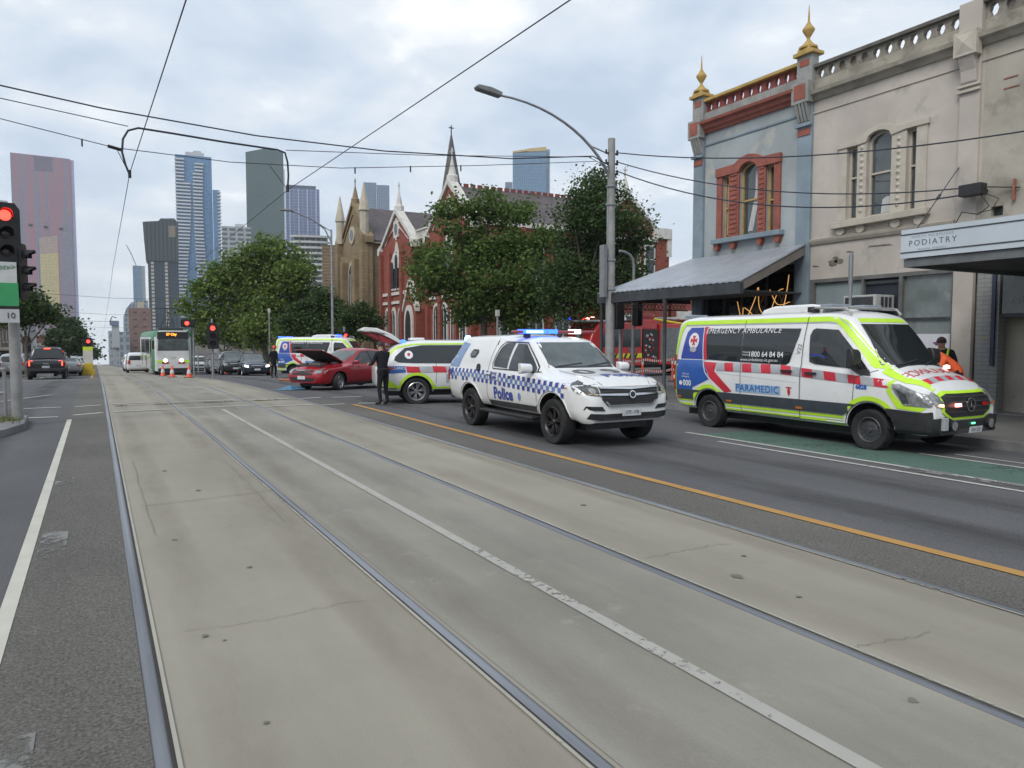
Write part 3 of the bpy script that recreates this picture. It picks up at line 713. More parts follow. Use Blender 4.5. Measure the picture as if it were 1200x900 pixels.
    B.decal([[(-.44, .69), (.44, .69), (.52, .77), (.48, .77), (.42, .715), (-.42, .715), (-.48, .77), (-.52, .77)]], 'F', 'grille_bar', CHROME, g, off=.025, thick=.01, arch=False)
    for z in (.74, .78, .82, .93, .96): B.line([(-.5, z), (.5, z)], 'F', .008, 'grille_slat', DGREY, off=.026, arch=False, parent=g)
    B.decal([disc(0, .875, .065, 18)], 'F', 'badge', CHROME, g, off=.05, thick=.012, arch=False); B.decal([disc(0, .875, .045, 14)], 'F', 'badge', BLACK, g, off=.065, arch=False)
    for s_ in (1, -1):
        f = (lambda p: p) if s_ > 0 else mirror
        h = B.decal([f([(.60, .86), (.80, .88), (.885, 1.0), (.86, 1.045), (.60, 1.00)])], 'F', 'headlight', LAMPD, off=.006, thick=.012, arch=False)
        B.decal([f(disc(.70, .94, .05, 14))], 'F', 'lens', LAMP, h, off=.03, arch=False)
        B.decal([f([(.62, .87), (.76, .885), (.78, .90), (.63, .89)])], 'F', 'lens', mat('warm_lens', (.6, .45, .28), .2, 0, .2, 20), h, off=.022, arch=False)
        sd = 'L' if s_ > 0 else 'R'
        B.decal([[(1.98, 1.055), (2.05, 1.10), (2.36, 1.02), (2.42, .90), (2.25, .89)]], sd, 'headlight', LAMPD, off=.008, thick=.008, arch=False)
        B.decal([f([(.50, .62), (.84, .64), (.82, .70), (.56, .69)])], 'F', 'fog_slot', BLACK, off=.008, thick=.006, arch=False)
        B.decal([[(-2.60, .90), (-2.50, .90), (-2.52, 1.12), (-2.62, 1.12)]], sd, 'tail_light', REDL, off=.01, thick=.01, arch=False)
        B.decal([[(1.92, .96), (2.0, .96), (2.0, .98), (1.92, .98)]], sd, 'side_repeater', ORANGEL, off=.011, arch=False)
    B.decal([[(-.80, .50), (-.62, .47), (.62, .47), (.80, .50), (.76, .585), (.5, .57), (-.5, .57), (-.76, .585)]], 'F', 'lower_intake', BLACK, off=.010, thick=.006, arch=False)
    B.decal([[(-.62, .41), (.62, .41), (.70, .46), (-.70, .46)]], 'F', 'skid_plate', DGREY, off=.010, thick=.014, arch=False)
    plate(B, 'F', 0, .585, '1PE-1FB', dx=.03)
    mirrors(t, .88, .90, 1.25, WHITE, (.15, .22, .18))
    box_part('rear_bumper', t, DGREY, -2.78, -2.60, -.80, .80, .50, .66, .03)
    # light bar
    lb = box_part('light_bar', t, mat('lightbar_shell', (.30, .06, .08), .25, 0, .1, 6), .02, .24, -.86, .86, 1.86, 1.915, .02)
    box_part('light_bar_foot', lb, BLACK, .06, .20, -.62, -.54, 1.78, 1.86); box_part('light_bar_foot', lb, BLACK, .06, .20, .54, .62, 1.78, 1.86)
    for y0, y1, m in ((-.66, -.30, BLUECORE), (-.72, -.22, BLUELIT), (-.20, .02, BLUELIT), (.40, .54, WHITELIT)): 
        d_ = .004 if m is BLUELIT else .008
        box_part('beacon', lb, m, .02 - d_, .24 + d_, y0, y1, 1.862 - d_ + (.012 if m is BLUECORE else 0), 1.918 + d_ - (.012 if m is BLUECORE else 0) + (.01 if m is not BLUECORE else 0), .005)
    box_part('aerial_base', t, BLACK, .30, .36, -.03, .03, 1.78, 1.83)
    b = MB(); b.tube([(-.3, .3, 1.8), (-.38, .3, 2.25)], .006, 5); b.build('aerial', BLACK, t)
    return t
police_ute((7.50, 11.93, gx(7.53)), R(-90))
# ================================================================== AMBULANCE VANS
LIME = mat('fluorescent_yellow', (.50, .78, .04), .4, 0, .06, 3)
ABLUE = mat('ambulance_blue', (.025, .10, .38), .35, 0, .08, 3, coat=.4)
ABLUE2 = mat('ambulance_deep_blue', (.03, .06, .33), .3, 0, .08, 3, coat=.4)
ARED = mat('ambulance_red', (.55, .03, .05), .4, 0, .1, 4)
SILV = mat('reflective_silver', (.42, .44, .46), .35, .2, .1, 5)
WINK = mat('white_ink', (.75, .76, .78), .5, 0, 0)
BINK = mat('blue_ink', (.02, .11, .42), .5, 0, 0)
MGREY = mat('van_grey_moulding', (.045, .055, .068), .5, 0, .1, 5)
def sprinter(label, loc, rz, name='ambulance_van', beacons=True, fleet='6828', lit_red=True):
    t = thing(name, label, 'ambulance', loc, rz, 'paramedic ambulance vans')
    AX = 1.825
    keys = [(-2.93, .48, 1.3, 2.16, .84, .92, .80), (-2.88, .42, 1.34, 2.24, .90, .97, .84), (-2.6, .38, 1.36, 2.29, .93, .99, .85), (.9, .36, 1.36, 2.30, .93, .99, .84), (1.22, .36, 1.34, 2.25, .93, .99, .81), (1.34, .36, 1.34, 2.18, .93, .99, .78),
            (1.98, .36, 1.22, 1.42, .93, .975, .72), (2.10, .36, 1.18, 1.335, .93, .97, .74), (2.58, .34, 1.04, 1.17, .92, .93, .72), (2.74, .33, .94, 1.06, .86, .89, .64), (2.83, .36, .84, .94, .78, .80, .52)]
    B = Body(keys, t, [WHITE], (AX, -AX), .43, .985, crown=.05, e=.12)
    for x in (AX, -AX):
        for sg in (1, -1): wheel(t, x, sg, .345, .985, .235, .215, 'steel', DGREY)
    box_part('chassis', t, BLACK, -2.7, 2.3, -.70, .70, .22, .42, 0)
    win1 = [(-1.93, 1.42), (-2.00, 2.06), (-.98, 2.05), (-.97, 1.39)]; win2 = [(-.95, 1.39), (-.96, 2.05), (.38, 2.03), (.36, 1.9), (.20, 1.42), (.12, 1.37)]
    door = [(.63, 1.44), (.60, 1.9), (.64, 2.00), (.70, 2.03), (1.14, 2.0), (1.30, 1.83), (1.76, 1.34), (1.30, 1.36), (.75, 1.40)]
    bluewin = [(-2.70, 1.42), (-2.56, 1.98), (-2.46, 2.08), (-2.02, 2.08), (-2.0, 1.42)]
    for sd in ('R', 'L'):
        K = dict(off=.010, thick=.004, grid=.07)
        w1 = B.decal([win1], sd, 'side_window', GLASS, **K); w2 = B.decal([win2], sd, 'sliding_door_window', GLASS, **K); B.decal([door], sd, 'cab_window', GLASS, **K)
        B.decal([bluewin], sd, 'blue_rear_panel', ABLUE2, off=.008)
        B.decal([[(-2.80, .64), (-2.84, 1.40), (-2.0, 1.40), (-1.86, 1.12), (-1.80, 1.02), (-2.3, .82), (-2.35, .64)]], sd, 'blue_lower_panel', ABLUE, off=.008)
        B.decal([[(-2.04, 2.09), (-1.94, 2.09), (-1.95, 1.8), (-1.89, 1.42), (-1.98, 1.42), (-2.02, 1.8)]], sd, 'red_curved_stripe', ARED, off=.020)
        B.line([(-2.06, 2.09), (-2.04, 1.8), (-2.0, 1.40), (-1.92, 1.15), (-1.55, .78)], sd, .02, 'white_edge_stripe', WINK, off=.022)
        B.decal([[(-1.98, 1.37), (-1.62, 1.36), (-1.66, 1.18), (-1.18, .80), (-1.38, .77), (-1.80, 1.05)]], sd, 'red_curved_stripe', ARED, off=.012)
        # alternating red and silver band
        po = []; x = -1.64; w_ = .235; i = 0
        while x < 2.2:
            z1 = lerp(1.365, 1.15, max(0, (x - .0) / 2.6)); z0 = z1 - lerp(.17, .13, max(0, x / 2.4)); x1 = min(x + w_, 2.28)
            z1b = lerp(1.365, 1.15, max(0, (x1 - .0) / 2.6)); z0b = z1b - lerp(.17, .13, max(0, x1 / 2.4))
            if x < .42 or x > .52 or True: po.append((i % 2, [(x + .03, z0), (x1 + .03, z0b), (x1, z1b), (x, z1)]))
            x += w_; i += 1
        B.decal(po, sd, 'red_silver_band', [SILV, ARED], off=.009)
        # yellow outline along the roof edge, down the pillar, over the bonnet
        B.decal([[(-2.72, 2.14), (-2.66, 2.22), (.9, 2.235), (.9, 2.145)], [(.9, 2.145), (.9, 2.235), (1.10, 2.225), (1.10, 2.13)]], sd, 'yellow_outline', LIME, off=.006)
        B.line([(-2.7, 2.125), (.9, 2.130), (1.1, 2.11)], sd, .018, 'silver_outline', SILV, off=.009)
        B.decal([[(1.08, 2.22), (1.26, 2.16), (1.90, 1.46), (2.10, 1.34), (1.86, 1.36), (1.78, 1.40), (1.20, 2.03), (1.06, 2.12)]], sd, 'yellow_outline', LIME, off=.008, grid=.05)
        B.line([(1.12, 2.20), (1.27, 2.10), (1.90, 1.42)], sd, .018, 'silver_outline', SILV, off=.012)
        B.decal([[(-2.86, .66), (-2.90, 1.5), (-2.80, 2.1), (-2.70, 2.2), (-2.62, 2.18), (-2.72, 2.0), (-2.83, 1.5), (-2.81, .66)]], sd, 'yellow_outline', LIME, off=.010)
        B.decal([[(-2.79, .57), (-2.79, .77), (2.12, .75), (2.14, .55)]], sd, 'side_moulding', MGREY, off=.012, thick=.014)
        for z0, z1 in ((.49, .535), (.345, .455)):
            B.decal([rect(-1.36, 1.34, z0, z1), rect(-2.77, -2.33, z0 + .03, z1 + .02)], sd, 'yellow_sill_stripe', LIME, off=.008)
        B.line([(-1.3, .38), (1.34, .39)], sd, .02, 'silver_outline', SILV, off=.010)
        for ax in (AX, -AX): 
            B.decal(ring(ax, .36, .47, .545, 22, 155), sd, 'yellow_arch', LIME, off=.014, thick=.004, arch=False, grid=.3)
            B.decal(ring(ax, .36, .425, .455, -5, 185), sd, 'wheel_arch_lip', MGREY, off=.006, thick=.014, arch=False, grid=.3)
        B.line([(.50, 2.24), (.47, 1.6), (.44, .42)], sd, .014, grid=.1, off=.012); B.line([(-.96, 2.2), (-.96, .42), (.44, .42)], sd, .010, off=.0125)
        B.line([(1.90, 1.33), (1.56, 1.20), (1.52, .78)], sd, .010, off=.0125); B.line([(-2.0, 1.18), (-1.2, 1.13), (.4, 1.05)], sd, .006, 'body_crease', mat('crease_grey', (.5, .5, .5), .5, 0, 0))
        for x0 in (.05, .58): h = B.decal([rect(x0, x0 + .24, 1.235 - (x0 > .3) * .02, 1.275 - (x0 > .3) * .02)], sd, 'door_handle', BLACK, off=.03, thick=.02)
        B.text('EMERGENCY AMBULANCE', .15, sd, -1.02, 2.0, WINK, off=.024, shear=.25, spacing=1.12)
        B.text('1800 64 84 84', .145, sd, -.36, 1.545, WINK, off=.024, bold=.0015); B.text('www.ambulance.vic.gov.au', .085, sd, -.52, 1.44, WINK, off=.024, parent=None)
        B.text('Member\nEnquiries', .05, sd, -.84, 1.56, WINK, off=.024)
        pb = B.decal([rect(-1.09, .02, .805, .965)], sd, 'paramedic_panel', mat('pale_blue_panel', (.30, .45, .62), .4, 0, .05, 6), off=.008)
        B.text('PARAMEDIC', .185, sd, -.535, .885, BINK, off=.016, spacing=1.08, parent=pb)
        B.text('T', .22, sd, .22, .88, ARED, off=.012); B.decal([disc(.22, .88, .035, 6, 2)], sd, 'wings_emblem', ARED, off=.013)
        B.text('000', .17, sd, -2.46, .90, WINK, off=.016, bold=.004); B.text('Call in an\nemergency', .055, sd, -2.50, 1.07, WINK, off=.016)
        B.decal([disc(-2.66, .90, .05, 12)], sd, 'phone_emblem', WINK, off=.016)
        em = B.decal([disc(-2.32, 1.80, .15, 20, 1.15)], sd, 'emblem', WINK, off=.016)
        B.decal([disc(-2.32, 1.62, .10, 14, .6)], sd, 'emblem_scroll', SILV, em, off=.018)
        cr = []
        for k in range(4):
            a = k * math.pi / 2; ca, sa = math.cos(a), math.sin(a); cr.append([(-2.32 + u * ca - v * sa, 1.81 + u * sa + v * ca) for u, v in ((.0, .012), (.11, .05), (.09, 0), (.11, -.05), (.0, -.012))])
        B.decal(cr, sd, 'red_cross', ARED, em, off=.021)
        B.text(fleet, .10, sd, 1.68, 1.045, BINK, off=.010, bold=.004); B.text('V22', .12, sd, .40, 1.66, mat('grey_ink', (.2, .2, .2), .5, 0, 0), off=.014, rot=R(80))
        # lights on the corners
        B.decal([[(2.20, 1.12), (2.30, 1.13), (2.72, .97), (2.86, .84), (2.78, .79), (2.42, .80), (2.26, 1.0)]], sd, 'headlight', LAMP, off=.010, thick=.012, arch=False, grid=.05)
        B.decal([[(2.28, 1.05), (2.44, .98), (2.50, .83), (2.40, .82)]], sd, 'headlight_shade', LAMPD, off=.026, arch=False)
        B.decal([[(2.14, 1.18), (2.22, 1.18), (2.20, 1.0), (2.40, .80), (2.74, .77), (2.66, .71), (2.30, .74), (2.12, 1.0)]], sd, 'yellow_outline', LIME, off=.009, arch=False, grid=.05)
        B.decal([[(1.99, .28), (1.99, .34), (2.14, .73), (2.7, .70), (2.95, .72), (2.95, .30), (2.3, .25)]], sd, 'front_bumper', BLACK, off=.018, thick=.02, arch=True, grid=.05)
        B.decal([rect(-2.93, -2.84, .75, 1.5)], sd, 'tail_light', REDL, off=.014, thick=.02)
        B.decal([rect(-2.93, -2.84, 1.28, 1.36), rect(-2.93, -2.84, .98, 1.06)], sd, 'tail_lens', WINK, off=.04)
        for xx in (-2.7, -1.25, .45): B.decal([rect(xx - .07, xx + .07, .585, .625)], sd, 'side_marker', ORANGEL, off=.030, thick=.008)
        B.decal([[(1.42, 1.37), (1.78, 1.335), (1.83, 1.25), (1.62, 1.26)]], sd, 'mirror_base', BLACK, off=.016, thick=.02)
        # rear screen
    B.decal([[(-.76, 1.42), (.76, 1.42), (.70, 1.8), (.66, 2.10), (-.66, 2.10), (-.70, 1.8)]], 'F', 'windscreen', GLASS, off=.008, thick=.004, arch=False, grid=.08)
    B.decal([[(-.64, 2.13), (.64, 2.13), (.60, 2.20), (-.60, 2.20)]], 'F', 'yellow_roof_band', LIME, off=.008, arch=False)
    for a0, a1 in (((-.62, 1.41), (.02, 1.50)), ((.1, 1.41), (.68, 1.52))): B.line([a0, a1], 'F', .018, 'wiper', BLACK, off=.03, arch=False)
    B.decal([[(2.02, -.60), (2.08, -.60), (2.08, .60), (2.02, .60)]], 'T', 'scuttle_vent', BLACK, off=.006, arch=False)
    B.text('AMBULANCE', .27, 'T', 2.28, .0, ARED, bold=.006, mirror=True, arch=False) if False else B.text('AMBULANCE', .25, 'T', 2.30, .0, ARED, mirror=True, sx=.98)
    po = [(i % 2, [(2.50, -.64 + i * .142), (2.62, -.66 + i * .142), (2.62, -.66 + (i + 1) * .142), (2.50, -.64 + (i + 1) * .142)]) for i in range(9)]
    B.decal(po, 'T', 'bonnet_band', [ARED, SILV], off=.006, arch=False)
    for s_ in (1, -1):
        B.decal([[(1.95, s_ * .70), (2.3, s_ * .72), (2.7, s_ * .60), (2.7, s_ * .66), (2.35, s_ * .84), (1.95, s_ * .84)]], 'T', 'yellow_outline', LIME, off=.007, arch=False, grid=.06)
    # grille with yellow surround, star, red strobe
    g0 = [(-.42, .62), (.42, .62), (.60, .72), (.62, .94), (.50, .99), (-.50, .99), (-.62, .94), (-.60, .72)]
    sg_ = B.decal([[(a * 1.09, .80 + (b - .80) * 1.22) for a, b in g0]], 'F', 'grille_surround', LIME, off=.008, thick=.008, arch=False, grid=.06)
    g = B.decal([g0], 'F', 'grille', BLACK, off=.020, thick=.012, arch=False, grid=.06)
    for z in (.70, .78, .86, .94): B.line([(-.54, z), (.54, z)], 'F', .014, 'grille_slat', DGREY, off=.036, arch=False, parent=g, thick=.012)
    B.decal(ring(0, .81, .095, .115, 0, 360, 26), 'F', 'star_badge', CHROME, g, off=.05, thick=.02, arch=False, grid=1)
    B.decal([[(.0 + .012 * math.cos(R(a + 90)), .81 + .012 * math.sin(R(a + 90))), (.105 * math.cos(R(a)), .81 + .105 * math.sin(R(a))), (.012 * math.cos(R(a - 90)), .81 + .012 * math.sin(R(a - 90)))] for a in (90, 210, 330)], 'F', 'star_badge', CHROME, g, off=.06, thick=.01, arch=False, grid=1)
    bump = B.decal([[(-.90, .28), (.90, .28), (.90, .60), (.6, .64), (.42, .57), (-.42, .57), (-.6, .64), (-.90, .60)]], 'F', 'front_bumper', BLACK, off=.030, thick=.03, arch=False, grid=.1)
    B.decal([rect(-.55, .55, .33, .44)], 'F', 'lower_intake', DGREY, bump, off=.064, arch=False)
    for s_ in (1, -1):
        lb = MB(); lb.lathe([(0, 0), (.06, 0), (.085, .04), (.085, .10), (.075, .11)], 18, tf=Matrix.Translation((2.86, s_ * .50, .50)) @ Matrix.Rotation(R(90), 4, 'Y')); o = lb.build('spot_lamp', BLACK, t, smooth=40)
        l2 = MB(); l2.lathe([(0, .112), (.078, .106)], 18, tf=Matrix.Translation((2.86, s_ * .50, .50)) @ Matrix.Rotation(R(90), 4, 'Y')); l2.build('lens', LAMP, o)
        f = (lambda p: p) if s_ > 0 else mirror
        h = B.decal([f([(.60, .78), (.80, .80), (.84, .95), (.70, 1.02), (.64, .96)])], 'F', 'headlight', LAMP, off=.014, thick=.008, arch=False)
        B.decal([f([(.64, .79), (.76, .80), (.76, .84), (.65, .83)])], 'F', 'indicator_lens', AMBERLIT if beacons and s_ < 0 else ORANGEL, h, off=.03, arch=False)
        if lit_red:
            B.decal([f(rect(.30, .44, .79, .84))], 'F', 'strobe', REDCORE if s_ < 0 else REDL, off=.07, thick=.02, arch=False)
    if lit_red:
        B.decal([rect(.02, .12, .50, .525)], 'F', 'strobe', GREENLIT, off=.075, arch=False)
        b = MB(); b.lathe([(0, 0), (.05, 0), (.05, .05), (0, .07)], 12, tf=Matrix.Translation((2.05, .78, 1.33))); b.build('bonnet_beacon', REDCORE, t)
    b = MB(); b.box(2.87, 2.94, -.74, -.62, .43, .63); b.build('light_bracket', SILV, t, bevel=.01)
    plate(B, 'F', .16, .40, 'VH-321', dx=.07, w_=.34)
    mirrors(t, 1.62, .96, 1.52, BLACK, (.14, .22, .34))
    # roof equipment
    ac = MB(); ac.prism([(-.75, .0), (-.66, .10), (-.4, .16), (.45, .17), (.75, .12), (1.0, 0)], lambda a, c: Vector((a - .15, -.55, 2.31 + c)), lambda a, c: Vector((a - .15, .55, 2.31 + c)))
    ac.build('roof_pod', WHITE, t, bevel=.04, smooth=60)
    rk = MB()
    for y in (-.70, .70): rk.tube([(.45, y, 2.37), (.52, y, 2.40), (1.15, y, 2.37), (1.25, y * .98, 2.27)], .022, 8)
    for x in (.6, .85, 1.1): rk.tube([(x, -.70, 2.39), (x, .70, 2.39)], .018, 6)
    rk.build('roof_rack', mat('rack_grey', (.35, .35, .33), .5, .3), t)
    for i, y in enumerate((-.45, .45)):
        bb = MB(); bb.box(.62, .86, y - .26, y + .26, 2.38, 2.46); bb.build('beacon', BLUELIT if beacons == 'blue' else mat('clear_beacon', (.25, .28, .33), .15, 0, 0), t, bevel=.02)
    for y in (-.5, .5):
        bb = MB(); bb.box(-2.85, -2.60, y - .22, y + .22, 2.29, 2.36); bb.build('beacon', BLUELIT if beacons == 'blue' else mat('clear_beacon', (.25, .28, .33), .15, 0, 0), t, bevel=.02)
    bb = MB(); bb.box(.36, .52, -.72, -.58, 2.32, 2.42); bb.build('roof_camera', BLACK, t, bevel=.01)
    if beacons == 'blue':
        B.decal([disc(-2.84, .72, .05, 10)], 'R', 'strobe', BLUECORE, off=.05)
    return t
sprinter('fluorescent yellow and white paramedic ambulance van parked at right kerb, number 6828 beside its bonnet', (12.02, 9.56, gx(12.0)), R(-90), beacons=True)
a = PZ(342, 437, 42.5); hd = R(-38)
sprinter('paramedic ambulance van behind the red sedan, blue roof beacons lit, rear left corner showing', (a.x + 1.8 * math.cos(hd) + .75, a.y + 1.8 * math.sin(hd) + .95, G(a.x + 1.8, a.y)), hd, beacons='blue', lit_red=False, fleet='6412')
# ================================================================== WHITE AND YELLOW WAGON OF THE AMBULANCE SERVICE
def wagon(loc, rz):
    t = thing('ambulance_wagon', 'white ambulance wagon with raised tailgate and yellow outlined wheel arch, behind the police ute', 'ambulance car', loc, rz)
    AX = 1.425
    keys = [(-2.48, .55, .92, 1.06, .70, .80, .62), (-2.42, .44, 1.0, 1.18, .82, .89, .66), (-2.28, .40, 1.05, 1.36, .87, .945, .69), (-1.92, .38, 1.08, 1.65, .88, .965, .70), (-1.2, .36, 1.07, 1.73, .88, .965, .71), (.15, .36, 1.04, 1.73, .88, .965, .71),
            (.48, .36, 1.03, 1.67, .88, .965, .70), (1.28, .36, 1.0, 1.14, .88, .96, .72), (2.15, .36, .94, 1.04, .88, .93, .74), (2.36, .34, .85, .95, .80, .86, .66), (2.45, .38, .75, .84, .68, .72, .55)]
    B = Body(keys, t, [WHITE], (AX, -AX), .43, .965)
    for x in (AX, -AX):
        for sg in (1, -1): wheel(t, x, sg, .37, .965, .235, .25, 'multi', ALLOY)
    box_part('chassis', t, BLACK, -2.2, 2.1, -.6, .6, .24, .40, 0)
    for sd in ('R', 'L'):
        w_ = B.decal([[(-2.02, 1.22), (-1.98, 1.32), (-1.72, 1.54), (-1.25, 1.615), (-.02, 1.62), (-.02, 1.12), (-1.5, 1.14), (-1.9, 1.16)]], sd, 'side_window', GLASS, off=.010, thick=.004, grid=.06)
        B.decal([[(.02, 1.12), (.02, 1.615), (.40, 1.58), (.98, 1.14), (.9, 1.11)]], sd, 'side_window', GLASS, off=.010, thick=.004, grid=.06)
        em = B.decal([disc(-1.62, 1.36, .11, 18)], sd, 'emblem', WINK, off=.018); B.decal([disc(-1.62, 1.37, .045, 8)], sd, 'red_cross', ARED, em, off=.021)
        B.decal([[(-2.45, .99), (-2.40, 1.06), (-1.72, 1.06), (-1.72, .89), (-2.1, .86)]], sd, 'blue_panel', ABLUE, off=.009)
        B.text('AMBULANCE', .10, sd, -2.0, 1.0, WINK, off=.014)
        po = [(1 if i % 2 == 0 else 0, [(-1.72 + i * .36 + .04, .885), (-1.72 + (i + 1) * .36 + .04, .875), (-1.72 + (i + 1) * .36, 1.04), (-1.72 + i * .36, 1.055)]) for i in range(9)]
        B.decal(po, sd, 'red_silver_band', [SILV, ARED], off=.009)
        B.decal([[(-2.44, 1.14), (-2.30, 1.28), (-1.96, 1.57), (-1.5, 1.66), (.3, 1.68), (.3, 1.64), (-1.5, 1.625), (-1.92, 1.53), (-2.2, 1.28), (-2.36, 1.12)]], sd, 'yellow_outline', LIME, off=.008, grid=.05)
        B.decal(ring(-AX, .36, .445, .52, -5, 170), sd, 'yellow_arch', LIME, off=.010, arch=False, grid=.3); B.decal(ring(AX, .36, .445, .52, 5, 175), sd, 'yellow_arch', LIME, off=.010, arch=False, grid=.3)
        for ax in (AX, -AX): B.decal(ring(ax, .32, .43, .455, 0, 180), sd, 'wheel_arch_lip', BLACK, off=.006, thick=.014, arch=False, grid=.3)
        B.decal([rect(-.95, .98, .44, .49)], sd, 'yellow_sill_stripe', LIME, off=.008); B.decal([[(-2.40, .50), (-1.92, .46), (-1.92, .50), (-2.40, .88), (-2.46, .88)]], sd, 'yellow_outline', LIME, off=.008)
        B.decal([rect(-.95, .95, .33, .42)], sd, 'sill_strip', BLACK, off=.012, thick=.012)
        b_ = B.decal([rect(-.62, -.36, .60, .84)], sd, 'logo_panel', SILV, off=.008); B.text('T', .24, sd, -.49, .72, ARED, off=.014, bold=.01, parent=b_)
        B.line([(-.9, .45), (-.88, 1.08), (-1.0, 1.62)], sd, .01); B.line([(.0, .44), (.0, 1.62)], sd, .012)
        B.decal([[(-2.50, .96), (-2.46, 1.08), (-2.0, 1.02), (-2.1, .96)]], sd, 'tail_light', REDL, off=.018, thick=.012, arch=False)
        B.decal([[(1.98, .98), (2.3, .95), (2.4, .80), (2.1, .85)]], sd, 'headlight', LAMP, off=.01, thick=.01, arch=False)
        B.decal([rect(-2.46, -1.95, .36, .46)], sd, 'rear_skirt', BLACK, off=.008, thick=.01)
    B.decal([[(-.70, 1.16), (.70, 1.16), (.62, 1.62), (-.62, 1.62)]], 'F', 'windscreen', GLASS2, off=.008, arch=False, grid=.08)
    B.decal([[(-.5, .55), (.5, .55), (.55, .85), (-.55, .85)]], 'F', 'grille', BLACK, off=.02, thick=.01, arch=False)
    B.decal([rect(-.62, .62, 1.12, 1.5)], 'B', 'boot_opening', mat('boot_red_lining', (.16, .02, .02), .7, 0, .2, 5), off=.006, arch=False)
    mirrors(t, .92, .90, 1.15, WHITE, (.14, .2, .15))
    # raised tailgate
    tg = MB(); pr = [(-1.78, 1.72), (-2.05, 1.92), (-2.45, 2.08), (-2.78, 2.10), (-2.92, 2.02), (-2.80, 1.98), (-2.42, 1.96), (-2.10, 1.80), (-1.84, 1.66)]
    tg.prism(pr, lambda a, c: Vector((a, -.66, c)), lambda a, c: Vector((a, .66, c))); g = tg.build('tailgate', WHITE, t, bevel=.02, smooth=50)
    b = MB(); b.prism([(-1.90, 1.66), (-2.12, 1.795), (-2.42, 1.95), (-2.86, 1.985), (-2.60, 1.86), (-2.3, 1.70)], lambda a, c: Vector((a, -.60, c)), lambda a, c: Vector((a, .60, c))); b.build('tailgate_lining', mat('red_tailgate_lining', (.26, .02, .03), .5, 0, .15, 5), g, bevel=.01)
    b = MB()
    for y in (-.6, .6): b.tube([(-2.1, y, 1.25), (-2.45, y, 1.92)], .014, 6)
    b.build('gas_strut', BLACK, g)
    b = MB(); b.lathe([(0, 0), (.10, 0), (.10, .06), (.06, .12), (0, .13)], 16, tf=Matrix.Translation((.12, -.35, 1.76))); bc = b.build('beacon', BLUECORE, t, smooth=40)
    b = MB(); b.lathe([(0, 0), (.07, 0), (.07, .05), (0, .09)], 14, tf=Matrix.Translation((.5, -.15, 1.72))); b.build('beacon', BLUELIT, t, smooth=40)
    b = MB(); b.box(-1.5, -1.1, -.3, .3, 1.74, 1.82); b.build('roof_pod', WHITE, t, bevel=.03)
    b = MB(); b.lathe([(0, 0), (.09, 0), (.09, .05), (0, .08)], 14, tf=Matrix.Translation((-1.72, -.4, 1.69))); b.build('beacon', BLUELIT, t, smooth=40)
    return t
th = R(-14); h = Vector((math.cos(th), math.sin(th))); l = Vector((-h.y, h.x)); p = Vector((7.53, 18.72)) + h * 1.425 + l * .95
wagon((p.x, p.y, G(p.x, p.y)), th)

